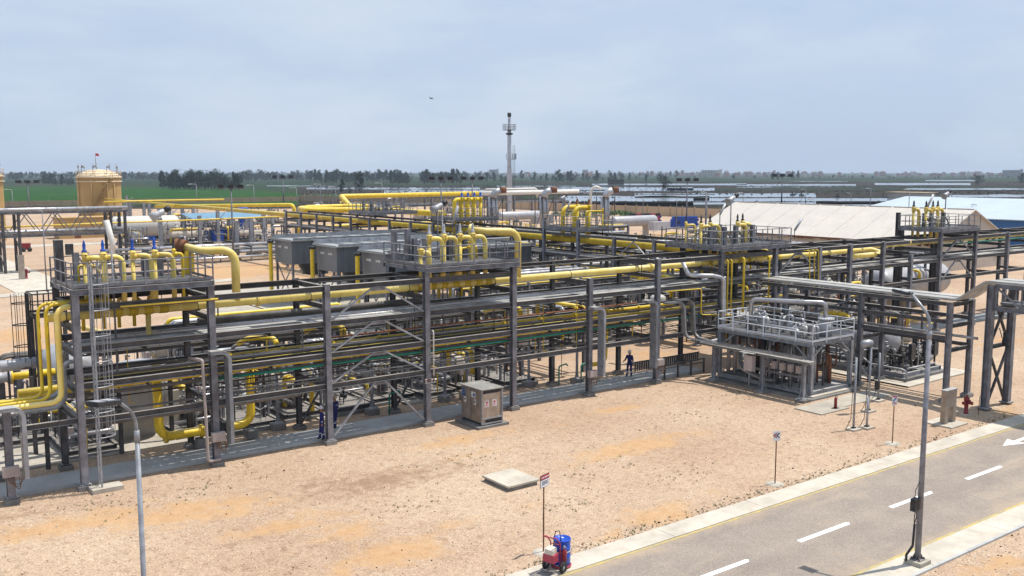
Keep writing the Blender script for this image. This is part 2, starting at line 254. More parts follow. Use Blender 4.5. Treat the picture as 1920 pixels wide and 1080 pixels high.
class MB:
    def __init__(s): s.v = []; s.f = []; s.m = []; s.sm = []; s.k = 0
    def mat(s, k): s.k = k; return s
    def add(s, vs, fs, smooth=False):
        n = len(s.v); s.v += [Vector(q) for q in vs]
        for f in fs: s.f.append([n + i for i in f]); s.m.append(s.k); s.sm.append(smooth)
    def obb(s, c, ax, ay, az):
        c, ax, ay, az = map(Vector, (c, ax, ay, az))
        vs = [c + ax * i + ay * j + az * k for i in (-1, 1) for j in (-1, 1) for k in (-1, 1)]
        fs = [(0, 1, 3, 2), (4, 6, 7, 5), (0, 4, 5, 1), (2, 3, 7, 6), (0, 2, 6, 4), (1, 5, 7, 3)]
        if ax.cross(ay).dot(az) < 0: fs = [f[::-1] for f in fs]
        s.add(vs, fs); return s
    def box(s, x0, y0, z0, x1, y1, z1):
        return s.obb(((x0 + x1) / 2, (y0 + y1) / 2, (z0 + z1) / 2), ((x1 - x0) / 2, 0, 0), (0, (y1 - y0) / 2, 0), (0, 0, (z1 - z0) / 2))
    def cbox(s, c, sx, sy, sz): return s.box(c[0] - sx / 2, c[1] - sy / 2, c[2], c[0] + sx / 2, c[1] + sy / 2, c[2] + sz)
    def frame(s, a, b, up=(0, 0, 1)):
        a = Vector(a); b = Vector(b); d = (b - a); l = d.length; d.normalize(); up = Vector(up)
        if abs(d.dot(up)) > 0.98: up = Vector((0, 1, 0)) if abs(d.y) < 0.9 else Vector((1, 0, 0))
        sd = d.cross(up).normalized(); u = sd.cross(d); return a, b, d, l, sd, u
    def bar(s, a, b, w, h, up=(0, 0, 1)):
        a, b, d, l, sd, u = s.frame(a, b, up); s.obb((a + b) / 2, d * (l / 2), sd * (w / 2), u * (h / 2)); return s
    def hbeam(s, a, b, dep, wid, tf=0.018, tw=0.014, up=(0, 0, 1)):
        """H section: flanges above and below the web along 'up'"""
        a, b, d, l, sd, u = s.frame(a, b, up); c = (a + b) / 2
        s.obb(c + u * (dep / 2 - tf / 2), d * (l / 2), sd * (wid / 2), u * (tf / 2))
        s.obb(c - u * (dep / 2 - tf / 2), d * (l / 2), sd * (wid / 2), u * (tf / 2))
        s.obb(c, d * (l / 2 - 0.002), sd * (tw / 2), u * (dep / 2 - tf)); return s
    def channel(s, a, b, dep, wid, t=0.02, up=(0, 0, 1), side=1):
        a, b, d, l, sd, u = s.frame(a, b, up); c = (a + b) / 2
        s.obb(c + u * (dep / 2 - t / 2), d * (l / 2), sd * (wid / 2), u * (t / 2)); s.obb(c - u * (dep / 2 - t / 2), d * (l / 2), sd * (wid / 2), u * (t / 2))
        s.obb(c + sd * side * (wid / 2 - t / 2), d * (l / 2 - 0.002), sd * (t / 2), u * (dep / 2 - t)); return s
    def tube(s, pts, r, n=8, bend=0.0, cap=True, seg=4):
        if bend > 0 and len(pts) > 2: pts = fillet(pts, bend, seg)
        pts = [Vector(p) for p in pts]; q = [pts[0]]
        for p in pts[1:]:
            if (p - q[-1]).length > 1e-4: q.append(p)
        pts = q
        if len(pts) < 2: return s
        rs = r if isinstance(r, (list, tuple)) else [r] * len(pts)
        if len(rs) < len(pts): rs = [rs[0] + (rs[-1] - rs[0]) * i / (len(pts) - 1) for i in range(len(pts))]
        base = len(s.v); t0 = (pts[1] - pts[0]).normalized()
        nrm = t0.orthogonal().normalized(); rings = []
        for i, p in enumerate(pts):
            if i == 0: t = t0
            elif i == len(pts) - 1: t = (pts[i] - pts[i - 1]).normalized()
            else: t = ((pts[i] - pts[i - 1]).normalized() + (pts[i + 1] - pts[i]).normalized()).normalized()
            nrm = (nrm - t * nrm.dot(t)).normalized(); bn = t.cross(nrm)
            s.v += [p + (nrm * math.cos(2 * math.pi * k / n) + bn * math.sin(2 * math.pi * k / n)) * rs[i] for k in range(n)]
        for i in range(len(pts) - 1):
            for k in range(n):
                a = base + i * n + k; b = base + i * n + (k + 1) % n
                s.f.append([a, b, b + n, a + n]); s.m.append(s.k); s.sm.append(True)
        if cap:
            s.f.append([base + k for k in range(n)][::-1]); s.m.append(s.k); s.sm.append(False)
            e = base + (len(pts) - 1) * n; s.f.append([e + k for k in range(n)]); s.m.append(s.k); s.sm.append(False)
        return s
    def cyl(s, a, b, r, n=10): return s.tube([a, b], r, n)
    def lathe(s, o, prof, n=16, axis=(0, 0, 1), smooth=True):
        """prof: (radius, distance along axis)"""
        o = Vector(o); ax = Vector(axis).normalized(); u = ax.orthogonal().normalized(); w = ax.cross(u); base = len(s.v)
        for r, h in prof: s.v += [o + ax * h + (u * math.cos(2 * math.pi * k / n) + w * math.sin(2 * math.pi * k / n)) * max(r, 1e-4) for k in range(n)]
        for i in range(len(prof) - 1):
            for k in range(n):
                a = base + i * n + k; b = base + i * n + (k + 1) % n
                s.f.append([a, b, b + n, a + n]); s.m.append(s.k); s.sm.append(smooth)
        return s
    def vessel(s, a, b, r, n=18):
        a = Vector(a); b = Vector(b); d = b - a; l = d.length
        prof = [(r * math.sin(t), -r * 0.5 * math.cos(t)) for t in (0, .4, .8, 1.2, 1.5708)] + [(r * math.sin(t), l - r * 0.5 * math.cos(t)) for t in (1.5708, 1.95, 2.35, 2.75, 3.14159)]
        return s.lathe(a, prof, n, d)
    def wheel(s, c, ax, r, t=0.015, spokes=4):
        c = Vector(c); ax = Vector(ax).normalized(); u = ax.orthogonal().normalized(); w = ax.cross(u)
        s.tube([c + (u * math.cos(k * math.pi / 6) + w * math.sin(k * math.pi / 6)) * r for k in range(13)], t, 5, cap=False)
        for k in range(spokes):
            a = math.pi * 2 * k / spokes; s.tube([c, c + (u * math.cos(a) + w * math.sin(a)) * r], t * 0.8, 4, cap=False)
        return s
    def poly(s, pts, z0, z1):
        n = len(pts); vs = [(p[0], p[1], z0) for p in pts] + [(p[0], p[1], z1) for p in pts]
        ar = sum(pts[i][0] * pts[(i + 1) % n][1] - pts[(i + 1) % n][0] * pts[i][1] for i in range(n))
        fs = [tuple(range(n))[::-1], tuple(range(n, 2 * n))] + [(i, (i + 1) % n, n + (i + 1) % n, n + i) for i in range(n)]
        if ar < 0: fs = [f[::-1] for f in fs]
        s.add(vs, fs); return s
    def build(s, name, mats, parent=None, loc=None):
        if not isinstance(mats, (list, tuple)): mats = [mats]
        off = Vector(loc) if loc is not None else (ROOT.get(parent.name, Vector((0, 0, 0))) if parent else Vector((0, 0, 0)))
        me = bpy.data.meshes.new(name); me.from_pydata([q - off for q in s.v], [], s.f)
        for x in mats: me.materials.append(MATS[x])
        me.polygons.foreach_set('material_index', s.m); me.polygons.foreach_set('use_smooth', s.sm); me.update()
        o = bpy.data.objects.new(name, me); COL.objects.link(o)
        if parent: o.parent = parent; ROOT[o.name] = off
        else: o.location = off; ROOT[o.name] = off
        return o
def thing(name, label, cat, loc=(0, 0, 0), group=None):
    o = bpy.data.objects.new(name, None); COL.objects.link(o); o.location = loc; o.empty_display_size = 0.2
    ROOT[o.name] = Vector(loc); o['label'] = label; o['category'] = cat
    if group: o['group'] = group
    return o
def tag(o, label, cat, group=None, kind=None):
    o['label'] = label; o['category'] = cat
    if group: o['group'] = group
    if kind: o['kind'] = kind
    return o
def struct(o): o['kind'] = 'structure'; return o
def dup(root, loc, rz=0.0, label=None, group=None, sc=1.0):
    r = root.copy(); COL.objects.link(r); r.location = loc; r.rotation_euler = (0, 0, rz)
    r.scale = (sc, sc, sc) if not isinstance(sc, (tuple, list)) else sc
    if label: r['label'] = label
    if group: r['group'] = group
    for ch in root.children:
        c = ch.copy(); COL.objects.link(c); c.parent = r
        for g in ch.children:
            d = g.copy(); COL.objects.link(d); d.parent = c
    return r
R = random.Random(7)
ORD = ['first', 'second', 'third', 'fourth', 'fifth', 'sixth', 'seventh', 'eighth', 'ninth', 'tenth', 'eleventh', 'twelfth', 'thirteenth', 'fourteenth', 'fifteenth', 'sixteenth', 'seventeenth', 'eighteenth', 'nineteenth', 'twentieth']
# ================================================================== SETTING
m = MB(); n = 64
vs = [(0, 0, -0.15)]; rr = [60, 300, 900, 2500, 9000]
for r in rr: vs += [(70 + r * math.cos(2 * math.pi * k / n), 100 + r * math.sin(2 * math.pi * k / n), -0.15) for k in range(n)]
vs[0] = (70, 100, -0.15)
fs = [(0, 1 + k, 1 + (k + 1) % n) for k in range(n)]
for i in range(len(rr) - 1): fs += [(1 + i * n + k, 1 + (i + 1) * n + k, 1 + (i + 1) * n + (k + 1) % n, 1 + i * n + (k + 1) % n) for k in range(n)]
m.add(vs, fs); struct(m.build('ground', 'farmland'))
# the yard: one sheet of gravel, with bare orange soil where the attribute 'soil' is high
PATCH = []
for (px, py, rx, ry, a) in [(130, 985, 4.2, 1.5, 1), (345, 962, 3.2, 1.6, 1.1), (470, 955, 2.5, 0.9, .8), (560, 978, 3, 1.0, .9), (640, 1000, 2.2, 1, .9), (740, 1040, 2.2, 1.3, 1.1), (880, 975, 3, .6, .6), (1225, 965, 2.3, 1.1, 1.1), (1330, 930, 1.6, .5, .8),
        (1190, 838, 4.6, 1.3, 1.05), (880, 822, 3.6, 1.0, .9), (870, 855, 3.2, .8, .7), (1165, 765, 4, .7, .95), (1060, 792, 3, .6, .7), (1250, 860, 3, .6, .6), (1060, 760, 2, .5, .5), (1350, 640, 3, 1, .5), (1880, 770, 3, 1.2, .8), (1660, 690, 3.5, 1.2, .9), (1560, 690, 3, 1, .9),
        (1790, 700, 4, 1.5, .8), (1860, 1060, 2, .6, .9), (1770, 1000, 3, .6, .0), (60, 625, 7, 4, 1.3), (20, 670, 5, 3, 1.1), (30, 590, 6, 2.4, .9), (460, 505, 9, 8, 1.5), (560, 500, 8, 5, 1.5), (620, 520, 6, 5, 1.4), (400, 520, 6, 5, 1.2), (110, 430, 20, 6, .5),
        (1220, 665, 2.6, 3.5, .9), (1280, 640, 3.5, 4, .8), (1690, 600, 5, 4, .9), (1880, 640, 5, 3, .8), (1240, 440, 16, 8, .9), (1050, 405, 30, 10, .8), (560, 420, 20, 14, .8), (1190, 900, 1.5, .3, .5), (1660, 850, 2, .5, .45), (700, 890, 2.8, .8, .5), (1150, 1005, 1.5, .5, .7), (1420, 880, 1.4, .4, .5), (1000, 945, 1.2, .5, .8)]:
    p = at(px, py); PATCH.append((p.x, p.y, rx, ry, a))
def axis(a, b, c, d, s1, s2):
    o = []; x = a
    while x < d: o.append(x); x += s1 if b <= x < c else s2
    o.append(d); return o
gx = axis(-120, 0, 75, 225, 0.75, 5.0); gy = axis(-40, 14, 62, 430, 0.6, 4.0)
vs = [(x, y, 0.0) for y in gy for x in gx]; nx = len(gx)
m = MB(); m.add(vs, [(j * nx + i, j * nx + i + 1, (j + 1) * nx + i + 1, (j + 1) * nx + i) for j in range(len(gy) - 1) for i in range(nx - 1)])
yo = struct(m.build('gravel_ground', 'gravel_yard'))
va = yo.data.attributes.new('soil', 'FLOAT', 'POINT'); vals = []
for x, y, _ in vs:
    s = 0.0
    for (cx, cy, rx, ry, a) in PATCH:
        d = math.hypot((x - cx) / rx, (y - cy) / ry)
        if d < 1.7: s = max(s, a * max(0, 1.15 - d * 0.62))
    vals.append(min(s, 1.2))
va.data.foreach_set('value', vals)
STN = [(at(px, py), rx, ry, a) for (px, py, rx, ry, a) in [(720, 900, 4.5, 1.7, .95), (610, 905, 2.5, 1.1, .7), (840, 880, 2.5, 1.0, .7), (1180, 850, 4, 1, .5), (20, 970, 2, .6, .8), (1060, 700, 6, 1, .4), (1500, 700, 6, 2, .3), (480, 1010, 2, .5, .5), (1230, 975, 3, .4, .5), (1620, 640, 5, 3, .4), (500, 475, 12, 4, .7), (80, 455, 14, 6, .6)]]
vb = yo.data.attributes.new('stain', 'FLOAT', 'POINT'); vb.data.foreach_set('value', [max([0.0] + [a * max(0, 1.1 - .62 * math.hypot((x - p.x) / rx, (y - p.y) / ry)) for p, rx, ry, a in STN]) for x, y, _ in vs])
def slab(name, x0, y0, x1, y1, z0, z1, mat='concrete', joint=0, bev=True):
    m = MB()
    if joint:
        if (x1 - x0) > (y1 - y0):
            x = x0
            while x < x1 - 0.01:
                e = min(x + joint, x1); m.box(x + 0.012, y0, z0, e - 0.012, y1, z1); x = e
        else:
            y = y0
            while y < y1 - 0.01:
                e = min(y + joint, y1); m.box(x0, y + 0.012, z0, x1, e - 0.012, z1); y = e
        m.box(x0, y0 + 0.01, z0, x1, y1 - 0.01, z1 - 0.012)
    else: m.box(x0, y0, z0, x1, y1, z1)
    return struct(m.build(name, mat))
struct(MB().box(-60, 18.2, -0.1, 225, 24.7, 0.02).build('road', 'asphalt'))
slab('pavement', -60, 24.58, 225, 25.65, -0.1, 0.05, 'concrete', 5.4)
slab('pavement', -60, 17.15, 225, 18.30, -0.1, 0.05, 'concrete', 5.4)
slab('kerb', -60, 17.03, 225, 17.15, -0.1, 0.08, 'concrete_grey', 2.0)
m = MB()
for (a, b) in [(-60, 225)]:
    m.box(a, 24.43, 0.021, b, 24.565, 0.026); m.box(a, 18.32, 0.021, b, 18.46, 0.026)
struct(m.build('road_edge_line', 'yellow_line'))
for k in range(-6, 24):
    x = 23.65 + 6.18 * k
    if 49 < x < 57: continue
    struct(MB().poly([(x, 21.36), (x + 3.15, 21.36), (x + 3.3, 21.5), (x + 3.2, 21.58), (x + 0.05, 21.58)], 0.021, 0.027).build('road_marking', 'road_white'))
struct(MB().poly([(48.95, 23.12), (50.45, 23.62), (50.35, 23.25), (54.2, 23.25), (54.2, 23.0), (50.35, 23.0), (50.45, 22.62)], 0.021, 0.027).build('road_marking', 'road_white'))
struct(MB().poly([(60.95, 20.12), (64.45, 20.12), (64.35, 20.45), (66.2, 20.0), (64.35, 19.55), (64.45, 19.88), (60.95, 19.88)], 0.021, 0.027).build('road_marking', 'road_white'))
slab('footpath', -30, 44.95, 50.6, 46.95, -0.1, 0.16, 'concrete_grey', 3.0)
slab('footpath', 56.5, 44.95, 140, 46.95, -0.1, 0.12, 'concrete_grey', 3.0)
for (x0, y0, x1, y1) in [(7.0, 48.9, 21, 60), (23.2, 49.0, 27.0, 58), (29.0, 49.0, 32.8, 58), (34.8, 49.0, 38.4, 57)]:
    slab('concrete_pad', x0, y0, x1, y1, -0.1, 0.10, 'concrete', 3.4)
slab('concrete_pad', 38.2, 68, 57.6, 113, -0.1, 0.08, 'concrete', 5)
slab('concrete_pad', 49.0, 32.9, 54.8, 34.5, -0.1, 0.05, 'concrete')
slab('concrete_pad', 46.9, 32.5, 49.6, 34.4, -0.1, 0.07, 'concrete')
slab('concrete_pad', 49.2, 34.9, 54.4, 43.1, -0.1, 0.12, 'concrete_dark')
slab('concrete_pad', 57.5, 33.4, 65.5, 47.5, -0.1, 0.10, 'concrete', 4)
slab('yard_road', -40, 119.2, 46, 122.4, -0.1, 0.06, 'concrete', 6)
slab('yard_road', 20.5, 122.6, 27.5, 260, -0.1, 0.05, 'concrete', 8)
slab('yard_road', 0, 196, 56, 202, -0.1, 0.05, 'concrete', 8)
slab('yard_road', 33.0, 60.5, 38.0, 104.5, -0.1, 0.05, 'concrete', 6)
slab('yard_road', -40, 62, 33, 64, -0.1, 0.05, 'concrete', 6)
slab('yard_road', 62, 118, 140, 121, -0.1, 0.05, 'concrete', 8)
slab('yard_road', 70, 52, 78, 116, -0.1, 0.05, 'concrete', 8)
# loose small stones and dry weeds
m = MB()
for i in range(1700):
    if R.random() < 0.35: x, y = R.uniform(4, 50), 25.7 + abs(R.gauss(0, 0.35))
    elif R.random() < 0.3: x, y = R.uniform(28, 60), 16.9 - abs(R.gauss(0, 1.2))
    else: x, y = R.uniform(2, 60), R.uniform(25.8, 44.5)
    s = R.uniform(0.015, 0.045) * (1.6 if R.random() < 0.07 else 1); a = R.uniform(0, 6.3)
    c = Vector((x, y, s * 0.3)); u = Vector((math.cos(a), math.sin(a), 0)) * s; w = Vector((-math.sin(a), math.cos(a), 0)) * s * R.uniform(.5, 1); t = Vector((0, 0, s * .7))
    m.mat(R.choice([0, 0, 1, 2])); m.add([c - u, c - w, c + u, c + w, c + t + u * .2, c - t], [(0, 1, 4), (1, 2, 4), (2, 3, 4), (3, 0, 4), (1, 0, 5), (2, 1, 5), (3, 2, 5), (0, 3, 5)])
tag(m.build('loose_stones', ['bank_soil', 'rust', 'plaster']), 'loose stones scattered over the gravel yard beside the road', 'stones', kind='stuff')
m = MB()
def tuft(m, x, y, s, k=7):
    for _ in range(k):
        a = R.uniform(0, 6.3); l = s * R.uniform(.5, 1.2); w = 0.008 + s * 0.05
        d = Vector((math.cos(a), math.sin(a), 0)); sd = Vector((-d.y, d.x, 0)) * w; p = Vector((x, y, 0)) + d * s * .15
        m.add([p - sd, p + sd, p + d * l * .6 + Vector((0, 0, l * R.uniform(.3, .9)))], [(0, 1, 2)])
for i in range(650):
    if i % 2: x, y = R.uniform(10, 56), 25.75 + abs(R.gauss(0, 0.28))
    else:
        cx, cy = R.choice([(9.8, 42.2), (14, 41.5), (10.5, 40.5), (26, 38), (33, 30), (40, 37), (25.5, 30), (47.5, 39), (20, 34), (30, 33)]); x, y = R.gauss(cx, 1.2), R.gauss(cy, .7)
    tuft(m, x, y, R.uniform(.05, .15))
tag(m.build('dry_weeds', 'weeds'), 'small dry weeds along the pavement edge and in the gravel', 'weeds', kind='stuff')
# ================================================================== PIPE RACKS
LEV = (8.1, 6.3, 4.65, 3.05)
def plinth(m, x, y, s=0.3, h=0.22): m.box(x - s, y - s, -0.1, x + s, y + s, h)
XA = [9.67, 15.62, 21.57, 27.52, 33.47, 39.42, 45.37, 51.6, 57.5, 62.8, 66.8, 71.4, 75.6, 80.2, 86.2, 92.2, 98.2, 104.2, 110.2]
YA = (44.3, 47.95)
TOPA = {0: 8.9, 1: 8.9, 2: 8.3, 3: 8.75, 4: 8.75, 5: 7.42, 6: 8.3, 7: 8.6, 8: 8.6, 9: 8.3, 10: 8.3, 11: 8.3, 12: 7.0, 13: 8.75, 14: 8.75}
def rack(name, label, loc): return thing(name, label, 'pipe rack', loc)
def column(par, x, y, top, foot=0.24, d=0.32, w=0.30, mat='steel'):
    m = MB(); m.hbeam((x, y, foot), (x, y, top), d, w, 0.024, 0.018, up=(0, 1, 0)); m.box(x - .22, y - .22, foot - 0.02, x + .22, y + .22, foot + 0.03)
    m.box(x - w / 2 - .004, y - d / 2 - .004, top, x + w / 2 + .004, y + d / 2 + .004, top + .02)
    c = m.build('column', mat, par)
    p = MB(); plinth(p, x, y, .29, foot - .03); p.build('plinth', 'concrete_dark', par); return c
ra = rack('pipe_rack', 'long grey steel pipe rack beside the footpath, carrying the pale yellow main', (XA[0], YA[0], 0))
for i, x in enumerate(XA):
    t = TOPA.get(i, 8.3)
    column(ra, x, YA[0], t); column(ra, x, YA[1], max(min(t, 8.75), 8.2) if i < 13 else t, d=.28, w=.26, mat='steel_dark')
for i in range(len(XA) - 1):
    x0, x1 = XA[i] + .16, XA[i + 1] - .16
    for r, y in enumerate(YA):
        sd = -1 if r == 0 else 1
        for l, z in enumerate(LEV):
            if l == 0 and r == 0 and 4 <= i <= 5: continue
            if l == 3 and (i > 6): continue
            if l == 3 and r == 1: continue
            if l == 2 and r == 1 and i > 8: continue
            m = MB(); m.hbeam((x0, y, z), (x1, y, z), 0.28, 0.26, .024, .012)
            m.box(x0 - .02, y - .1, z - .1, x0 + .02, y + .1, z + .1)
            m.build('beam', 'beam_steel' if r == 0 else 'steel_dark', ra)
for i, x in enumerate(XA):
    m = MB()
    for z in (8.1, 7.15, 6.05, 4.4, 3.05):
        if z == 3.05 and i > 7: continue
        if i == 5 and z > 8: continue
        m.hbeam((x, YA[0] + .17, z), (x, YA[1] - .15, z), 0.26, 0.2, .02, .012)
    m.build('cross_beam', 'steel_dark', ra)
# secondary cross members that carry the trays between the columns
for i in range(0, 9):
    m = MB(); x = (XA[i] + XA[i + 1]) / 2
    for z in (6.05, 4.4): m.hbeam((x, YA[0] + .1, z), (x, YA[1] - .1, z), .18, .14, .015, .01)
    m.build('cross_beam', 'steel_dark', ra)
def kbrace(par, i, levels, y=YA[0]):
    a, b = XA[i], XA[i + 1]; c = (a + b) / 2
    for (zt, zb) in levels:
        for e, s in ((a + .15, 1), (b - .15, -1)):
            m = MB(); m.channel((c - s * .28, y - .03, zt - .12), (e + s * .1, y - .03, zb + .16), .11, .09, .014, up=(0, 1, 0)); m.build('brace', 'steel_pale', par)
        m = MB(); m.box(c - .42, y - .02, zt - .32, c + .42, y + .0, zt - .1); m.build('gusset', 'steel', par)
kbrace(ra, 2, [(8.1, 6.3), (6.3, 4.65), (4.65, 3.05), (3.05, 0.25)])
kbrace(ra, 8, [(8.1, 6.3), (6.3, 4.65)])
kbrace(ra, 13, [(8.1, 6.3), (6.3, 4.2)])
# knee braces in the dark rear row
for i in (2, 3):
    m = MB(); m.bar((XA[i] + .1, YA[1], .3), (XA[i] + 1.9, YA[1], 3.0), .1, .1); m.build('brace', 'steel_dark', ra)
# rack leading off to the left at low level
rl = thing('pipe_rack', 'low grey steel rack leading off past the caged ladder', 'pipe rack', (6.7, 44.3, 0))
for x in (6.75, 0.8, -5.2):
    column(rl, x, 44.3, 4.1 if x > 6 else 3.6); column(rl, x, 47.95, 4.0, mat='steel_dark', d=.26, w=.24)
    m = MB(); m.hbeam((x, 44.45, 3.35), (x, 47.8, 3.35), .22, .18, .018, .012); m.build('cross_beam', 'steel_dark', rl)
for (a, b) in ((6.9, 9.5), (0.95, 6.6), (-5.05, .65)):
    for y in YA:
        m = MB(); m.hbeam((a, y, 3.15), (b, y, 3.15), .24, .2, .02, .012); m.build('beam', 'beam_steel' if y < 45 else 'steel_dark', rl)
# intermediate slim posts below the deck of the tall rack
for j, (x, y, t) in enumerate([(8.95, 48.1, 3.0), (9.0, 51.2, 4.0), (12.4, 48.6, 3.2), (15.2, 49.6, 4.4), (12.0, 51.3, 4.5)]):
    o = MB().hbeam((x, y, 0.1), (x, y, t), .2, .18, .016, .012, up=(0, 1, 0)).build('support_post', 'steel_dark', None, loc=(x, y, 0))
    tag(o, 'slim dark steel support post on the concrete pad, %s from the caged ladder' % ORD[j], 'post', 'slim posts on the concrete pad')
# ------------------------------------------------------------------ pipes lying on the rack
def pipe(name, label, mat, pts, r, bend=0.0, n=10, group=None, flanges=(), shoes=None, cat='pipe'):
    pts = [Vector(p) for p in pts]
    t = thing(name, label, cat, pts[0], group)
    MB().tube(pts, r, n, bend).build('pipe_run', mat, t)
    for (p, ax) in flanges:
        p = Vector(p); ax = Vector(ax).normalized(); m = MB()
        m.cyl(p - ax * .07, p - ax * .008, r * 1.5, 12); m.cyl(p + ax * .008, p + ax * .07, r * 1.5, 12)
        for k in range(8):
            a = k * math.pi / 4; u = ax.orthogonal().normalized(); w = ax.cross(u); q = p + (u * math.cos(a) + w * math.sin(a)) * r * 1.3
            m.cyl(q - ax * .1, q + ax * .1, .018, 4)
        m.build('flange', mat, t)
    if shoes:
        for q in shoes:
            m = MB(); q = Vector(q); m.box(q.x - .12, q.y - .12, q.z - r - .13, q.x + .12, q.y + .12, q.z - r + .04)
            m.tube([q + Vector((0, r * 1.06 * math.cos(a), r * 1.06 * math.sin(a))) for a in [k * math.pi / 6 for k in range(13)]], .018, 5, cap=False)
            m.build('pipe_shoe', 'steel_dark', t)
    return t
Z1 = 7.52; Y1 = 46.25
mainp = pipe('main_gas_pipe', 'large pale yellow main pipe along the top of the long rack', 'yellow_pale', [(8.9, Y1, Z1), (70.2, Y1, Z1), (72.6, Y1, Z1), (72.6, Y1 - 1.3, Z1 - .3), (68.2, Y1 - 1.3, Z1 - .3)], 0.208, .5, 14,
    flanges=[((18.7, Y1, Z1), (1, 0, 0)), ((46.6, Y1, Z1), (1, 0, 0))], shoes=[(x, Y1, Z1) for x in XA[:11]])
main2 = pipe('main_gas_pipe', 'yellow main pipe running on past the far raised platform toward the blue shed', 'yellow_pale', [(71.6, 47.0, 7.7), (73.2, Y1, 7.75), (190, Y1, 7.75)], 0.22, .4, 12, shoes=[(x, Y1, 7.75) for x in XA[12:]] + [(x + 1.2, Y1, 7.75) for x in XA[12:]])
pipe('green_water_pipe', 'long green pipe lying just below the far yellow main', 'green_pipe', [(84, Y1 - .35, 7.4), (190, Y1 - .35, 7.4)], .07, 0, 6)
# cable trays: broad ladders with lids and bundles
def tray(name, label, pts, w, h, mat='tray_metal', up=(0, 0, 1), bend=0.0, group=None, lid=True, cat='cable tray'):
    if bend: pts = fillet(pts, bend, 6)
    pts = [Vector(p) for p in pts]; t = MB(); up = Vector(up)
    # swept rectangle kept level across 'up'
    n = len(pts); base = 0; ring = []
    for i, p in enumerate(pts):
        if i == 0: d = pts[1] - pts[0]
        elif i == n - 1: d = pts[-1] - pts[-2]
        else: d = (pts[i] - pts[i - 1]).normalized() + (pts[i + 1] - pts[i]).normalized()
        d.normalize(); sd = up.copy() if abs(d.dot(up)) < .9 else Vector((0, 1, 0)); u = sd.cross(d).normalized()
        ring.append([p + sd * w / 2 + u * h / 2, p - sd * w / 2 + u * h / 2, p - sd * w / 2 - u * h / 2, p + sd * w / 2 - u * h / 2])
    vs = [q for r_ in ring for q in r_]; fs = [(3, 2, 1, 0), tuple((n - 1) * 4 + k for k in range(4))]
    for i in range(n - 1):
        for k in range(4): fs.append((i * 4 + k, i * 4 + (k + 1) % 4, i * 4 + 4 + (k + 1) % 4, i * 4 + 4 + k))
    t.add(vs, fs)
    o = t.build(name, mat, None, loc=pts[0]); bm = bmesh.new(); bm.from_mesh(o.data); bmesh.ops.recalc_face_normals(bm, faces=bm.faces); bm.to_mesh(o.data); bm.free()
    tag(o, label, cat, group); return o
def flat_tray(label, x0, x1, y, z, w, mat='tray_metal', rungs=True):
    t = thing('cable_tray', label, 'cable tray', (x0, y, z))
    m = MB(); m.box(x0, y - w / 2, z, x1, y - w / 2 + .02, z + .12); m.box(x0, y + w / 2 - .02, z, x1, y + w / 2, z + .12); m.box(x0, y - w / 2 + .021, z, x1, y + w / 2 - .021, z + .01)
    m.build('tray_side', mat, t)
    x = x0 + .05; m = MB()
    while x < x1: 
        l = min(R.uniform(2.4, 3.0), x1 - x); 
        if R.random() < .8: MB().box(x, y - w / 2 - .01, z + .122, x + l - .03, y + w / 2 + .01, z + .134).build('tray_lid', 'lid_metal', t)
        x += l
    return t
flat_tray('wide lidded cable tray on the middle level of the long rack', 10, 56, 45.15, 6.22, .50)
flat_tray('narrow lidded cable tray beside the wide one on the long rack', 10, 62, 45.75, 6.22, .40)
flat_tray('cable tray on the far stretch of the long rack', 62, 130, 45.3, 6.22, .9)
flat_tray('lidded cable tray under the far yellow main', 62, 130, 46.8, 6.22, .5)
pipe('gas_pipe', 'bright yellow pipe on the lower level of the long rack', 'yellow', [(9.8, 45.6, 4.62), (61, 45.6, 4.62)], .085, 0, 8)
pipe('gas_pipe', 'ochre yellow pipe just under the front lower beam of the rack', 'yellow', [(10.5, 44.75, 4.40), (58, 44.75, 4.40)], .085, 0, 8)
pipe('gas_pipe', 'bolted yellow header pipe along the rear of the lower rack level', 'yellow', [(17.5, 47.2, 4.66), (50, 47.2, 4.66)], .12, 0, 10, flanges=[((17.5 + 1.45 * k, 47.2, 4.66), (1, 0, 0)) for k in range(0, 22, 2)])
pipe('grey_pipe', 'long grey pipe on the lower level beside the green pipe', 'grey_pipe', [(9.5, 45.3, 4.02), (47, 45.3, 4.02), (47, 45.3, 2.6)], .09, .3, 8)
pipe('grey_pipe', 'second grey pipe lying behind the yellow pipe on the lower level', 'grey_pipe', [(10.5, 46.1, 4.66), (62, 46.1, 4.66)], .08, 0, 8)
pipe('grey_pipe', 'rust stained grey pipe low on the rack behind the front beam', 'grey_pipe', [(9.9, 45.2, 2.62), (20.5, 45.2, 2.62), (20.5, 46.6, 2.62)], .10, .3, 8)
pipe('green_water_pipe', 'thin green pipe hung under the lower level of the long rack', 'green_pipe', [(16.0, 44.62, 4.12), (50, 44.62, 4.12)], .062, 0, 8)
pipe('silver_pipe', 'silver clad pipe on the middle level behind the trays', 'silver_pipe', [(11, 46.5, 6.33), (50.5, 46.5, 6.33)], .13, 0, 8)
pipe('silver_pipe', 'slim silver pipe on the middle level near the rear columns', 'silver_pipe', [(13, 47.0, 6.28), (44, 47.0, 6.28), (44, 47.0, 4.9)], .08, .3, 8)
pipe('gas_pipe', 'thin yellow tube along the front beam under the nearest platform', 'yellow', [(11.5, 44.1, 8.05), (15.9, 44.1, 8.05)], .045, 0, 6)
pipe('grey_pipe', 'wide grey pipe on the upper rear level of the rack', 'grey_pipe', [(16, 47.3, 6.6), (29, 47.3, 6.6)], .15, 0, 10)
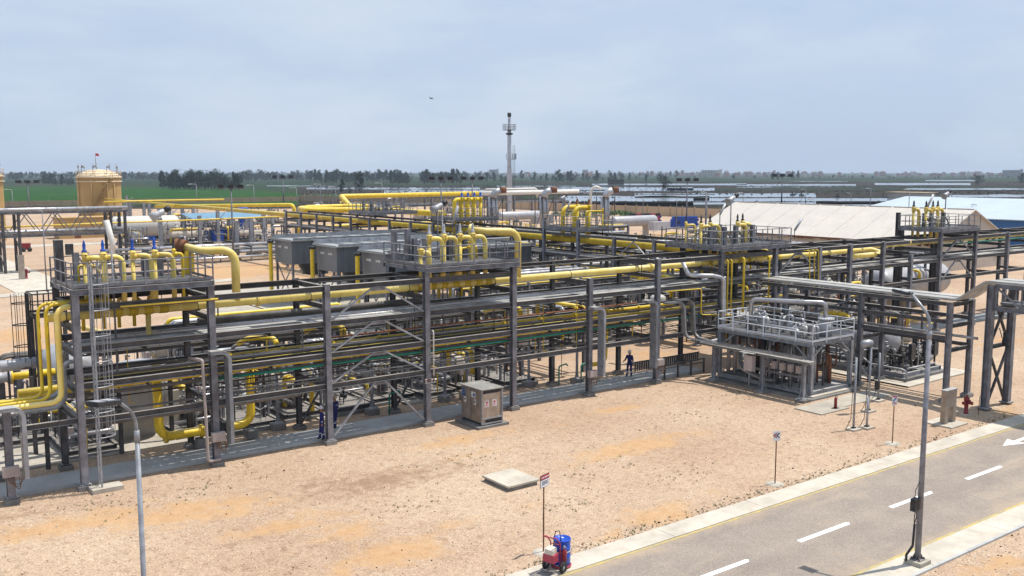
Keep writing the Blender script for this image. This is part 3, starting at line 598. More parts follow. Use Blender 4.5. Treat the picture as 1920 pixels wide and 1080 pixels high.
# yellow bundle dropping at the near end and leaving along the low rack
for j, (x, y, z, r, zb) in enumerate([(9.05, 44.9, 8.12, .128, 3.95), (8.72, 45.5, 8.2, .078, 4.0), (8.5, 46.0, 8.2, .072, 4.02), (8.95, 46.4, 8.2, .05, 4.0)]):
    pipe('gas_pipe', ['thick pale yellow pipe bending down at the near end of the long rack', 'second yellow pipe in the bundle dropping at the near end of the rack', 'third yellow pipe in the bundle dropping at the near end of the rack', 'thinnest yellow pipe in the bundle dropping at the near end of the rack'][j],
         'yellow_pale' if j == 0 else 'yellow', [(11.5, y, z), (x, y, z), (x, y, zb), (-6, y, zb)], r, .42, 10, 'yellow pipes dropping at the near end of the rack')
tray('cable_tray', 'curved dark cable tray dropping beside the yellow bundle at the near end', [(11, 47.0, 6.2), (9.6, 47.0, 6.2), (9.6, 47.0, 3.75), (-6, 47.0, 3.75)], .5, .12, 'tray_metal', (0, 1, 0), .7)
tray('cable_tray', 'curved pale cable tray sweeping out low along the low rack', [(9.9, 45.35, 5.6), (9.3, 45.35, 5.6), (9.3, 45.35, 3.6), (-6, 45.35, 3.6)], .45, .10, 'steel_pale', (0, 1, 0), .6)
# tray drops with rounded tops that feed junction boxes
for j, (x, zt, zb, lab) in enumerate([(16.22, 5.55, 1.1, 'beside the second tall column'), (7.3, 4.15, 1.1, 'beside the column of the low rack'), (40.15, 5.6, 1.25, 'beside the short column'), (44.75, 5.65, 1.2, 'before the pair of columns near the worker')]):
    tray('cable_tray', 'round topped cable tray dropping %s' % lab, [(x - .9, 43.95, zt), (x, 43.95, zt), (x, 43.95, zb)], .58, .17, 'steel_pale', (0, 1, 0), .42, 'vertical cable trays on the rack front')
for (x, y, lab) in [(9.67 - 2.95, 44.05, 'column of the low rack'), (15.62, 44.05, 'second tall column of the rack'), (39.42, 44.05, 'short column of the rack'), (45.37, 44.05, 'column nearest the worker under the rack')]:
    t = thing('junction_box', 'beige junction box with looped cables on the %s' % lab, 'junction box', (x, y, 1.35), 'junction boxes on the rack columns')
    MB().box(x - .30, y - .19, 1.25, x + .33, y + .07, 1.68).build('box', 'box_beige', t)
    MB().box(x - .26, y - .205, 1.29, x + .29, y - .192, 1.64).build('cover', 'box_beige', t)
    m = MB()
    for q in (0, .12, .22): m.tube([(x - .1 + q, y - .05, 1.25), (x - .05 + q, y - .1, .95 - q), (x + .35, y - .1, .85 - q), (x + .55 - q, y - .05, 1.15)], .016, 5, .15, cap=False)
    m.build('cable', 'wood_post', t)
# small valve box and white down pipe on the rack
t = thing('drain_pipe', 'pinkish white drain pipe standing beside the second tall column', 'pipe', (15.0, 43.95, 0)); MB().tube([(14.6, 44.6, 5.3), (15.0, 43.95, 5.25), (15.1, 43.95, .35), (15.7, 43.95, .35)], .075, 8, .12).build('pipe_run', 'box_beige', t)
t = thing('drain_pipe', 'slim white pipe down the fourth tall column', 'pipe', (27.9, 44.1, 3)); MB().tube([(27.85, 44.6, 5.35), (27.85, 44.12, 5.3), (27.85, 44.12, 2.8)], .04, 6, .1).build('pipe_run', 'white_paint', t)
t = thing('valve_station', 'cluster of small red valves on the fourth tall column', 'valve', (27.52, 44.0, 2.5))
MB().box(27.2, 43.95, 2.45, 27.9, 44.1, 2.5).build('bracket', 'steel_pale', t)
for k in range(4): MB().lathe((27.28 + .17 * k, 44.02, 2.5), [(.03, 0), (.05, .06), (.05, .12), (.02, .16), (.07, .18), (.07, .2), (0, .2)], 8).build('valve', 'rust' if k % 2 else 'box_beige', t)
# ------------------------------------------------------------------ raised platforms
def railing(par, pts, z, h=1.1, mat='steel', sp=1.05, r=.030, close=False, toe=True):
    m = MB(); pts = [Vector((p[0], p[1], z)) for p in pts]
    if close: pts.append(pts[0])
    U = Vector((0, 0, 1))
    for hh in (h, h * .52): m.tube([p + U * hh for p in pts], r, 6)
    if toe:
        for a, b in zip(pts, pts[1:]): m.bar(a + U * .08, b + U * .08, .012, .13)
    m.build('handrail', mat, par)
    for a, b in zip(pts, pts[1:]):
        k = max(1, round((b - a).length / sp))
        for i in range(k): q = a.lerp(b, i / k); MB().bar(q - U * .12, q + U * h, .06, .05).build('railing_post', mat, par)
def valve(m, c, s=1.0, ax=(1, 0, 0), wheel=True):
    c = Vector(c); ax = Vector(ax); m.lathe(c - ax * .2 * s, [(0, 0), (.16 * s, 0), (.16 * s, .04 * s), (.08 * s, .06 * s), (.13 * s, .2 * s), (.08 * s, .34 * s), (.16 * s, .36 * s), (.16 * s, .4 * s), (0, .4 * s)], 10, ax)
    m.lathe(c, [(.07 * s, 0), (.07 * s, .28 * s), (.1 * s, .28 * s), (.1 * s, .32 * s), (.03 * s, .34 * s), (.03 * s, .5 * s)], 8)
    if wheel: m.wheel(c + Vector((0, 0, .5 * s)), (0, 0, 1), .15 * s, .014 * s + .004)
def platform(label, x0, y0, x1, y1, z, nris, mat='steel', ladder=None, sk=0):
    t = thing('raised_platform', label, 'platform', (x0, y0, z))
    m = MB(); m.box(x0 + .1, y0 + .1, z - .035, x1 - .1, y1 - .1, z); m.build('deck_grating', 'grating', t)
    m = MB()
    for y in (y0, (y0 + y1) / 2, y1): m.hbeam((x0, y, z - .17), (x1, y, z - .17), .26, .16, .02, .012)
    for x in [x0 + .09 + (x1 - x0 - .18) * k / 4 for k in range(5)]: m.hbeam((x, y0 + .09, z - .155), (x, y1 - .09, z - .155), .2, .12, .016, .01)
    m.build('deck_frame', mat, t)
    railing(t, [(x0 + .05, y0 + .02), (x1 - .05, y0 + .02), (x1 - .05, y1 - .02), (x0 + .05, y1 - .02)], z, mat=mat, close=True)
    return t
def riser(label, x, y, zb, zt, reach, r, group, mat='yellow_pale', vcol='blue_paint', d=1):
    """goose neck: a relief valve at the head, a short level run, an elbow and the drop"""
    t = thing('vent_riser', label, 'riser pipe', (x, y, zb), group)
    MB().tube([(x - reach * d, y, zt), (x, y, zt), (x, y, zb)], r, 12, r * 3.0, seg=6).build('pipe_run', mat, t)
    m = MB(); m.cyl((x - (reach + .1) * d, y, zt), (x - (reach - .04) * d, y, zt), r * 1.5, 12); m.cyl((x - (reach + .1) * d, y, zt - .25), (x - (reach + .1) * d, y, zt + .28), r * .95, 10); m.cyl((x - (reach + .1) * d, y, zt + .14), (x - (reach + .1) * d, y, zt + .2), r * 1.45, 10)
    m.build('flange', mat, t)
    MB().tube([(x - (reach + .1) * d, y, zt - .2), (x - (reach + .1) * d, y, zb + .2)], r * .8, 10).build('inlet_pipe', mat, t)
    MB().lathe((x - (reach + .1) * d, y, zt + .28), [(r * 1.0, 0), (r * 1.0, .06), (r * .55, .10), (r * .62, .34), (r * .4, .42), (r * .3, .52), (0, .53)], 10).build('relief_valve', vcol, t)
    return t
def clutter_deck(t, x0, y0, x1, y1, z, seed, mats=('silver_pipe', 'yellow', 'grey_pipe')):
    r = random.Random(seed)
    for k in range(3):
        m = MB(); x = r.uniform(x0, x1 - .8); y = r.uniform(y0, y1)
        m.tube([(x, y, z), (x, y, z + r.uniform(.5, .8)), (x + r.uniform(.6, 1.1), y, z + .7), (x + 1.1, y, z)], r.uniform(.04, .07), 8, .12); valve(m, (x + .5, y, z + .7), .6)
        m.build('branch_pipe', mats[k % len(mats)], t)
    for k in range(4):
        m = MB(); x = r.uniform(x0, x1); y = r.uniform(y0, y1); m.hbeam((x, y, z), (x, y, z + 1.3), .3, .25, .02, .014, up=(0, 1, 0)); m.bar((x + .05, y, z + 1.2), (x + .7, y - .3, z + .05), .06, .06); m.build('pipe_support', mat_support, t)
mat_support = 'steel'
p1 = platform('grey railed platform nearest the camera, with the caged ladder', 9.5, 44.05, 15.75, 48.2, 8.98, 5)
clutter_deck(p1, 10.2, 46.8, 14.8, 47.6, 8.98, 3)
m = MB(); m.box(9.6, 47.2, 8.98, 9.95, 47.6, 10.9); m.box(10.1, 47.3, 10.2, 10.4, 47.6, 10.7); m.build('instrument_panel', 'steel_dark', p1)
p2 = platform('grey railed platform beside the three air coolers', 27.3, 44.0, 33.75, 48.6, 8.85, 5)
clutter_deck(p2, 28.2, 47.0, 32.8, 48.0, 8.85, 5)
m = MB(); m.box(27.6, 47.9, 8.85, 27.85, 48.2, 10.7); m.box(28.5, 47.9, 8.85, 28.75, 48.2, 10.7); m.box(27.85, 48.0, 10.5, 28.5, 48.1, 10.7); m.build('pipe_support', 'steel', p2)
p3 = platform('grey railed platform where the two racks cross, in front of the cream shed', 51.3, 44.05, 59.0, 49.4, 8.78, 5)
clutter_deck(p3, 52, 45.5, 57.5, 48.5, 8.78, 8); clutter_deck(p3, 52, 45.5, 57.5, 48.5, 8.78, 18)
p4 = platform('tall grey railed platform standing in front of the blue shed', 79.9, 44.05, 86.5, 48.2, 9.0, 4)
clutter_deck(p4, 80.8, 45.5, 85, 47.5, 9.0, 9)
for (x, z0) in ((80.2, 8.6), (86.2, 8.6)): pass
column(p4, 80.2, 48.4, 10.3, mat='steel_dark'); column(p4, 86.3, 48.4, 9.6, mat='steel_dark')
G1 = 'yellow goose neck risers on the nearest platform'
for j, (x, y) in enumerate([(11.45, 46.2), (12.25, 46.2), (13.55, 46.2), (14.55, 46.2)]):
    riser('pale yellow goose neck riser with blue valve, %s from the caged ladder' % ORD[j], x, y, 7.5, 10.1, .75, .12, G1)
riser('thin yellow riser with a dark valve on the nearest platform', 15.0, 46.2, 7.5, 10.1, .3, .07, G1, 'yellow', 'black_iron')
t = thing('vent_riser', 'thick pale yellow pipe arching off the nearest platform down to the main', 'riser pipe', (17.62, 46.25, 7.6))
MB().tube([(15.55, 47.6, 10.3), (16.2, 46.9, 10.12), (17.62, 46.25, 10.12), (17.62, 46.25, 7.6)], .205, 14, .62, seg=8).build('pipe_run', 'yellow_pale', t)
m = MB(); m.cyl((15.45, 47.7, 10.34), (15.6, 47.55, 10.28), .36, 14); m.cyl((15.2, 47.9, 10.36), (15.35, 47.78, 10.34), .36, 14); m.build('flange', 'rust', t)
MB().box(15.5, 47.2, 8.98, 15.9, 47.6, 10.1).build('support_post', 'yellow', t)
G2 = 'yellow goose neck risers on the platform beside the air coolers'
for j, (x, y) in enumerate([(29.9, 46.3), (30.9, 46.3), (32.0, 46.3), (32.9, 46.3)]):
    riser('pale yellow goose neck riser, %s along the platform beside the air coolers' % ORD[j], x, y, 7.5, 10.2, .8, .135, G2, vcol='vessel_grey')
riser('short yellow elbow riser at the near corner of the platform beside the air coolers', 28.3, 45.2, 7.5, 9.55, .45, .14, G2, vcol='steel')
t = thing('vent_riser', 'thick pale yellow pipe arching off the second platform down to the main', 'riser pipe', (34.3, 46.25, 7.6))
MB().tube([(32.9, 47.6, 10.5), (33.3, 47.0, 10.45), (35.3, 46.25, 10.4), (35.3, 46.25, 7.6)], .205, 14, .62, seg=8).build('pipe_run', 'yellow_pale', t)
MB().cyl((32.78, 47.75, 10.52), (32.9, 47.6, 10.5), .36, 14).build('flange', 'yellow_pale', t)
MB().box(33.0, 47.9, 8.85, 33.35, 48.2, 10.3).build('support_post', 'yellow', t)
for j, (x, y, rr_) in enumerate([(53.0, 46.6, .12), (54.4, 47.0, .13), (56.7, 46.4, .12), (58.0, 47.0, .13), (53.6, 48.6, .08)]):
    riser('yellow goose neck riser, %s on the platform where the racks cross' % ORD[j], x, y, 7.6, 10.1, .9, rr_, 'yellow goose neck risers where the racks cross', 'yellow_pale', 'black_iron')
for j, (x, y) in enumerate([(82.0, 46.3), (83.3, 46.4), (84.3, 46.5), (82.2, 47.6)]):
    riser('yellow goose neck riser, %s on the tall platform before the blue shed' % ORD[j], x, y, 7.7, 10.6, .8, .14, 'yellow goose neck risers on the tall platform', 'yellow_pale', 'black_iron')
# yellow branches hanging off the main under the platforms
def stubs(label, xs, grp):
    for j, x in enumerate(xs):
        t = thing('branch_pipe', label % ORD[j], 'pipe', (x, 46.25, 7.6), grp)
        MB().tube([(x, 46.3, 7.65), (x - .25, 47.1, 8.0), (x - .3, 47.5, 8.0), (x - .3, 47.5, 6.6)], .085, 8, .2).build('pipe_run', 'yellow', t)
        MB().cyl((x - .2, 46.25, Z1), (x + .2, 46.25, Z1), .232, 12).build('saddle', 'yellow', t)
stubs('short yellow branch, %s along the main under the nearest platform', [11.0, 11.9, 12.6, 13.3, 14.0], 'yellow branches under the nearest platform')
stubs('short yellow branch, %s along the main under the platform beside the coolers', [28.3, 29.1, 29.9, 30.7, 31.5, 32.3, 33.0], 'yellow branches under the second platform')
stubs('short yellow branch, %s along the main where the racks cross', [52.5, 53.5, 54.6, 55.7, 56.8, 59, 60.2], 'yellow branches where the racks cross')
t = thing('branch_pipe', 'yellow drop pipe under the nearest platform with a white valve', 'pipe', (13.9, 46.3, 5.9)); MB().tube([(13.3, 46.3, 7.5), (13.3, 46.3, 6.1), (12.2, 48.5, 6.1), (11, 51, 6.4)], .12, 8, .2).build('pipe_run', 'yellow_pale', t)
# ------------------------------------------------------------------ caged ladders
def ladder(label, x, y, z0, z1, cage0, mat='steel_pale', out=(0, -1), w=.45):
    t = thing('caged_ladder', label, 'ladder', (x, y, z0)); o = Vector((out[0], out[1], 0)); sd = Vector((-o.y, o.x, 0))
    m = MB()
    for s in (-1, 1): m.bar(Vector((x, y, z0)) + sd * s * w / 2, Vector((x, y, z1)) + sd * s * w / 2, .05, .07, up=o)
    m.build('stile', mat, t); m = MB(); z = z0 + .25
    while z < z1: m.cyl(Vector((x, y, z)) - sd * w / 2, Vector((x, y, z)) + sd * w / 2, .014, 5); z += .29
    m.build('rungs', mat, t)
    if cage0 is not None:
        m = MB(); z = cage0; arc = [k * math.pi / 8 for k in range(9)]
        pt = lambda a, z: Vector((x, y, z)) + sd * math.cos(a) * .40 + o * math.sin(a) * .72
        while z <= z1 + .05: MB().tube([pt(a, z) for a in arc], .028, 5, cap=False).build('cage_hoop', mat, t); z += 1.12
        m = MB()
        for a in arc[::2] + [arc[1], arc[7]]: m.bar(pt(a, cage0), pt(a, z1), .035, .012, up=Vector((math.cos(a), math.sin(a), 0)))
        m.build('cage_bars', mat, t)
    return t
slab('ladder_footing', 9.75, 43.25, 11.05, 44.0, -.1, .2, 'concrete')
ladder('pale grey caged ladder up the front of the nearest platform', 10.2, 43.72, .2, 10.05, 2.45, out=(1, 0))
ladder('black caged ladder on the small platform at the near end', 9.55, 54.4, 2.4, 7.75, 3.9, 'black_iron', (-1, 0))
ladder('grey ladder under the platform in front of the coolers on the crossing rack', 61.2, 66.0, 0.2, 9.5, 5.0, 'steel', (-1, 0))
tp = thing('small_platform', 'small railed platform behind the yellow bundle at the near end', 'platform', (10.2, 54.4, 6.6)); MB().box(9.7, 53.7, 6.5, 11.3, 55.2, 6.6).build('deck', 'steel_dark', tp); railing(tp, [(9.7, 53.7), (11.3, 53.7), (11.3, 55.2), (9.7, 55.2)], 6.6, 1.15, 'black_iron', .5, close=True)
m = MB(); [m.hbeam((x, y, .1), (x, y, 6.5), .2, .18, .015, .01) for x in (9.85, 11.2) for y in (53.8, 55.1)]; m.build('legs', 'steel_dark', tp)
# ================================================================== CROSSING RACK (runs away from the camera)
YB = [52.1, 57.1, 62.0, 66.85, 71.85, 76.85, 81.85, 86.85, 91.75, 96.65, 101.6, 106.6, 111.6, 116.6, 121.6, 126.6, 131.6]
XB = (58.0, 61.6)
rb = rack('pipe_rack', 'dark steel pipe rack running away from the crossing, carrying the saturated yellow pipe', (58, 52, 0))
for j, y in enumerate(YB):
    for x in XB:
        m = MB(); m.hbeam((x, y, .1), (x, y, 9.6 if (j in (3, 4) and x < 60) else 8.3), .28, .26, .02, .016, up=(1, 0, 0)); m.box(x - .25, y - .25, -.1, x + .25, y + .25, .12); m.build('column', 'steel_dark' if x > 60 else 'steel', rb)
for j in range(len(YB) - 1):
    for x in XB:
        m = MB()
        for z in (8.15, 6.2, 4.6): m.hbeam((x, YB[j] + .14, z), (x, YB[j + 1] - .14, z), .24, .18, .02, .012)
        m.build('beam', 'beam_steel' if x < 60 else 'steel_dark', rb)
for y in YB:
    m = MB()
    for z in (7.2, 5.95, 4.35): m.hbeam((XB[0] + .14, y, z), (XB[1] - .14, y, z), .24, .18, .02, .012)
    m.build('cross_beam', 'steel_dark', rb)
for j in (1, 6):
    c = (YB[j] + YB[j + 1]) / 2
    for e in (YB[j] + .15, YB[j + 1] - .15):
        MB().bar((57.93, c, 8.0), (57.93, e, 6.3), .1, .08).build('brace', 'steel_pale', rb)
pipe('main_gas_pipe', 'large saturated yellow pipe along the rack that runs away past the air coolers', 'yellow', [(59.5, 50.2, 7.62), (59.5, 176, 7.62)], .33, 0, 16, flanges=[((59.5, 53.6, 7.62), (0, 1, 0)), ((59.5, 73.5, 7.62), (0, 1, 0))])
pipe('gas_pipe', 'slim yellow pipe continuing the crossing rack pipe to the tan tank', 'yellow', [(59.5, 176.1, 7.7), (59.5, 240, 7.7)], .14, 0, 8)
pipe('gas_pipe', 'far left yellow pipe elbowing down to the crossing rack pipe', 'yellow', [(57, 190, 7.3), (73.5, 166.5, 7.9), (74.3, 165, 7.9), (74.3, 165, 5.5)], .34, .9, 12)
pipe('silver_pipe', 'silver pipe on the middle level of the crossing rack', 'silver_pipe', [(58.9, 52, 6.25), (58.9, 134, 6.25)], .13, 0, 8)
pipe('grey_pipe', 'grey pipe pair member on the middle level of the crossing rack', 'grey_pipe', [(59.8, 52, 6.25), (59.8, 134, 6.25)], .15, 0, 8)
pipe('gas_pipe', 'yellow pipe on the lower level of the crossing rack', 'yellow', [(60.4, 52, 4.65), (60.4, 100, 4.65)], .12, 0, 8)
flat = thing('cable_tray', 'cable tray on the lower level of the crossing rack', 'cable tray', (59, 52, 4.5)); MB().box(58.4, 52, 4.48, 59.4, 134, 4.58).build('tray_side', 'tray_metal', flat)
p5 = platform('grey railed platform over the saturated yellow pipe beyond the coolers', 57.85, 66.7, 62.2, 72.0, 8.75, 3)
for j, y in enumerate((70.6, 68.9)):
    riser('yellow goose neck riser, %s on the platform over the saturated yellow pipe' % ORD[j], 59.3, y, 7.7, 10.6, 1.7, .22, 'thick risers beyond the coolers', 'yellow', 'rust', d=-1)
riser('thin yellow riser beside the two thick goose necks beyond the coolers', 59.6, 67.6, 7.7, 10.3, 2.0, .08, 'thick risers beyond the coolers', 'yellow', 'steel', d=-1)
p6 = platform('grey railed platform on the crossing rack with four curved yellow risers', 57.85, 86.7, 63.5, 91.9, 8.9, 3)
for j in range(4): riser('bright yellow goose neck riser, %s in the row of four beyond the coolers' % ORD[j], 59.2 + j * .85, 89.2, 7.0, 10.9, .9, .23, 'row of four risers beyond the coolers', 'yellow', 'blue_paint', d=-1)
p7 = platform('far grey railed platform at the end of the yellow manifold', 57.85, 106.5, 65, 111.8, 8.9, 3)
clutter_deck(p7, 58.5, 107.5, 63, 111, 8.9, 4); clutter_deck(p7, 58.5, 107.5, 63, 111, 8.9, 5)
pipe('gas_pipe', 'thick yellow manifold pipe behind the far railed platform', 'yellow', [(70, 108, 8.4), at(690, 393, 8.2), at(575, 394.5, 8.2), at(562, 391, 8.2), at(620, 388, 8.2)], .42, 1.2, 12)
pipe('gas_pipe', 'second thick yellow manifold pipe behind the far railed platform', 'yellow', [at(575, 388.5, 8.2), at(640, 387, 8.2), at(700, 387, 8.2), at(705, 392, 8.2)], .40, 1.2, 12)
# ================================================================== AIR COOLERS
def cooler(label, x0, y0):
    t = thing('air_cooler', label, 'air cooler', (x0, y0, 0), 'grey box air coolers'); x1, y1 = x0 + 16.2, y0 + 4.3; zt, zb = 6.8, 4.4
    m = MB(); m.mat(0); m.box(x0, y0, zb, x1, y1, zt); m.build('box', 'cooler_wall', t)
    m = MB(); m.box(x0 - .35, y0 - .35, zt, x1 + .2, y1 + .3, zt + .10)
    for k in range(9): m.box(x0 - .3 + k * 2.05, y0 - .32, zt + .121, x0 - .2 + k * 2.05, y1 + .27, zt + .19)
    m.build('top_cover', 'cooler_top', t)
    m = MB(); m.box(x0 - .02, y0 - .5, zt + .13, x1, y0 - .38, zt + .34); m.box(x0 - .1, y1 + .34, zt + .1, x1, y1 + .42, zt + .5); m.build('edge_trim', 'steel_pale', t)
    for k in range(3):
        xx = x0 + 3.6 + k * 5.0; m = MB(); m.lathe((xx, y0 + 2.15, zb), [(1.9, 0), (1.75, -.5), (1.4, -1.0), (1.4, -1.3), (0, -1.3)], 20); m.build('fan_shroud', 'black_iron', t)
    for xx in (x0 + .15, x0 + 5.5, x0 + 11, x1 - .15):
        for yy in (y0 + .15, y1 - .15):
            m = MB(); m.hbeam((xx, yy, .1), (xx, yy, zb), .2, .2, .016, .012, up=(1, 0, 0)); m.box(xx - .25, yy - .25, 0, xx + .25, yy + .25, .14); m.build('leg', 'steel', t)
    m = MB()
    for (a, b) in (((x0 + .15, y0 + .15, .5), (x0 + .15, y1 - .15, 4.4)), ((x0 + .15, y1 - .15, .5), (x0 + .15, y0 + .15, 4.4)), ((x0 + .3, y0 + .15, .6), (x0 + 5.4, y0 + .15, 4.4)), ((x0 + 10.9, y0 + .15, .6), (x0 + 5.6, y0 + .15, 4.4))): MB().bar(a, b, .09, .09).build('brace', 'steel', t)
    m = MB()
    for yy in (y0 + 1.0, y0 + 2.7):
        m.box(x0 - .012, yy, 6.0, x0 - .004, yy + .22, 6.22)
        for k in range(3): m.box(x0 - .012, yy + .25 + k * .2, 6.0, x0 - .004, yy + .39 + k * .2, 6.2)
    m.build('stencil', 'white_paint', t)
    MB().tube([(x0 - .35, y1 - .1, 6.4), (x0 - .55, y1 - .1, 6.4), (x0 - .55, y1 - .1, .6), (x0 + 1.6, y1 - .1, .6)], .21, 10, .3).build('inlet_pipe', 'yellow', t)
    m = MB(); m.cyl((x0 - .55, y1 - .1, 6.45), (x0 - .55, y1 - .1, 6.7), .35, 12); m.build('inlet_head', 'black_iron', t)
    return t
cooler('grey box air cooler with sloping hopper, farthest of the three', 41.5, 93.0)
cooler('grey box air cooler, middle one of the three beyond the rack', 41.5, 82.8)
cooler('grey box air cooler half hidden by the railed platform, closest of the three', 41.5, 73.4)
# ================================================================== PROCESS SKIDS
def skid_proto(seed, L=7.5, Wd=2.4, hh=2.2, ves=True, kinds=('silver_pipe', 'grey_pipe', 'grey_pipe', 'yellow', 'vessel_grey', 'steel_dark')):
    r = random.Random(seed); t = thing('process_skid', 'x', 'process skid', (0, 0, 0))
    m = MB()
    for x in (-Wd / 2, Wd / 2): m.hbeam((x, -L / 2, .35), (x, L / 2, .35), .26, .18, .02, .014)
    for k in range(6): y = -L / 2 + .1 + (L - .2) * k / 5; m.hbeam((-Wd / 2 + .1, y, .34), (Wd / 2 - .1, y, .34), .2, .14, .016, .01)
    m.box(-Wd / 2 + .12, -L / 2 + .15, .40, Wd / 2 - .12, L / 2 - .15, .415)
    m.build('base_frame', 'steel_dark', t)
    MB().box(-Wd / 2 - .15, -L / 2 - .2, -.05, Wd / 2 + .15, L / 2 + .2, .21).build('foundation', 'concrete_dark', t)
    if ves:
        rv = r.uniform(.38, .62); zc = .9 + rv; xx = r.uniform(-.4, .4); l0, l1 = -L * .32, L * .3
        m = MB(); m.vessel((xx, l0, zc), (xx, l1, zc), rv, 18)
        m.cyl((xx, l0 * .3, zc + rv - .05), (xx, l0 * .3, zc + rv + .3), .13, 10); m.cyl((xx, l0 * .3, zc + rv + .26), (xx, l0 * .3, zc + rv + .34), .2, 12); m.cyl((xx, l1 * .5, zc + rv - .05), (xx, l1 * .5, zc + rv + .4), .09, 8)
        m.build('vessel', r.choice(['plaster', 'vessel_grey', 'vessel_grey']), t)
        [MB().box(xx - rv * .8, y - .08, .41, xx + rv * .8, y + .08, zc - rv * .6).build('saddle', 'steel', t) for y in (l0 * .7, l1 * .7)]
    for k in range(9):
        m = MB(); z = r.uniform(.7, hh); x = r.uniform(-Wd / 2 + .15, Wd / 2 - .15); ra_ = r.choice([.04, .05, .07, .09, .11, .14]); a, b = sorted((r.uniform(-L / 2, L / 2), r.uniform(-L / 2, L / 2)))
        if b - a < 1.2: b = a + 1.6
        x2 = max(-Wd / 2, min(Wd / 2, x + r.uniform(-1.2, 1.2))); typ = r.randrange(4)
        if typ == 0: pts = [(x, a, .4), (x, a, z), (x, b, z), (x, b, .4)]
        elif typ == 1: pts = [(x, a, .5), (x, a, z), (x, b, z), (x2, b, z), (x2, b, .45)]
        elif typ == 2: pts = [(x2, a, z * .6), (x2, b, z * .6), (x2, b, z + .5), (x, b, z + .5), (x, b + .5, z + .5)]
        else: pts = [(-Wd / 2, a, z), (Wd / 2, a, z), (Wd / 2, b, z), (Wd / 2, b, .5)]
        m.tube(pts, ra_, 8, ra_ * 2.2, seg=3)
        if ra_ > .06:
            for q in (.35, .6): y = a + (b - a) * q; m.cyl((x if typ < 2 else x2, y - .05, z if typ < 2 else z * .6), (x if typ < 2 else x2, y + .05, z if typ < 2 else z * .6), ra_ * 1.6, 10)
        m.build('pipe', r.choice(kinds), t)
    for k in range(6):
        m = MB(); c = (r.uniform(-Wd / 2 + .2, Wd / 2 - .2), r.uniform(-L / 2 + .4, L / 2 - .4), r.uniform(.7, hh)); s = r.uniform(.6, 1.15)
        valve(m, c, s, (0, 1, 0)); m.cyl((c[0], c[1], .4), (c[0], c[1], c[2]), .03, 5); m.build('valve', r.choice(['white_paint', 'black_iron', 'steel_pale', 'silver_pipe', 'vessel_grey', 'rust']), t)
    for k in range(4):
        x = r.choice((-Wd / 2 + .05, Wd / 2 - .05)); y = r.uniform(-L / 2, L / 2)
        MB().hbeam((x, y, .45), (x, y, hh + .3), .12, .12, .012, .01, up=(0, 1, 0)).build('post', 'steel', t)
    m = MB()
    for k in range(12):
        x, y = r.uniform(-Wd / 2, Wd / 2), r.uniform(-L / 2, L / 2); z = r.uniform(.8, hh + .5); m.tube([(x, y, .42), (x, y, z), (x + r.uniform(-.5, .5), y + r.uniform(-.6, .6), z)], .016, 4, cap=False)
        m.lathe((x, y, z), [(0, -.06), (.07, -.05), (.07, .05), (0, .06)], 7, (1, 0, 0))
    m.build('instrument_tubing', 'steel_pale', t)
    for x, y in [(r.uniform(-Wd / 2, Wd / 2), r.uniform(-L / 2, L / 2)) for _ in range(3)]: MB().box(x - .14, y - .09, 1.0, x + .14, y + .09, 1.5).build('control_box', 'box_beige', t)
    return t
SK = [skid_proto(11, 7.4, 2.3, 2.2), skid_proto(23, 6.6, 2.5, 2.6), skid_proto(37, 8.0, 2.4, 2.0, False), skid_proto(41, 7.0, 2.2, 2.9), skid_proto(53, 7.6, 2.6, 2.4, False, ('silver_pipe', 'yellow', 'white_paint', 'grey_pipe')), skid_proto(67, 6.2, 2.8, 3.2)]
used = set(); nsk = [0]
def put_skid(k, x, y, rz, label, group, sc=1.0):
    s = SK[k % 6]
    if k % 6 not in used:
        used.add(k % 6); s.location = (x, y, 0); s.rotation_euler = (0, 0, rz); s['label'] = label; s['group'] = group; s.scale = (sc,) * 3 if not isinstance(sc, tuple) else sc; return s
    return dup(s, (x, y, 0), rz, label, group, sc)
# many thin dark lines on the levels of the long rack: conduits and small bore pipes, each run its own pipe
CG = 'thin conduits and small pipes on the long rack'
rcg = random.Random(21); nc = 0
WHERE = {6.3: 'middle level', 4.65: 'lower level', 3.05: 'bottom level', 8.1: 'top level', 5.4: 'hangers under the trays', 3.85: 'hangers under the green pipe'}
for z, n_, zz in ((6.3, 5, 6.27), (4.65, 7, 4.6), (3.05, 4, 3.22), (8.1, 2, 8.26), (5.4, 3, 5.4), (3.85, 4, 3.8)):
    for k in range(n_):
        y = 44.6 + 3.1 * (k + rcg.uniform(.2, .8)) / n_; a = rcg.choice((9.9, 15.9, 21.8, 10.4)); b = rcg.choice((39.2, 45.2, 50.5, 44, 33.2)) if z < 6 else rcg.choice((45.2, 57, 50.5)); r_ = rcg.choice((.028, .036, .045, .06)); mt = rcg.choice(('grey_pipe', 'black_iron', 'steel_dark', 'grey_pipe', 'silver_pipe', 'rust' if z < 6 else 'steel_dark')); zc_ = zz + r_
        dn = rcg.choice((0, 0, 1)); pts = [(a, y, zc_), (b, y, zc_)] + ([(b, y, zc_ - 1.3)] if dn else [])
        nc += 1; pipe('conduit', 'thin %s line, %s from the path, %s of the rack' % ({'grey_pipe': 'grey', 'black_iron': 'black', 'steel_dark': 'dark', 'silver_pipe': 'silver', 'rust': 'rusty'}[mt], ORD[k], WHERE[z]), mt, pts, r_, .15, 6, CG)
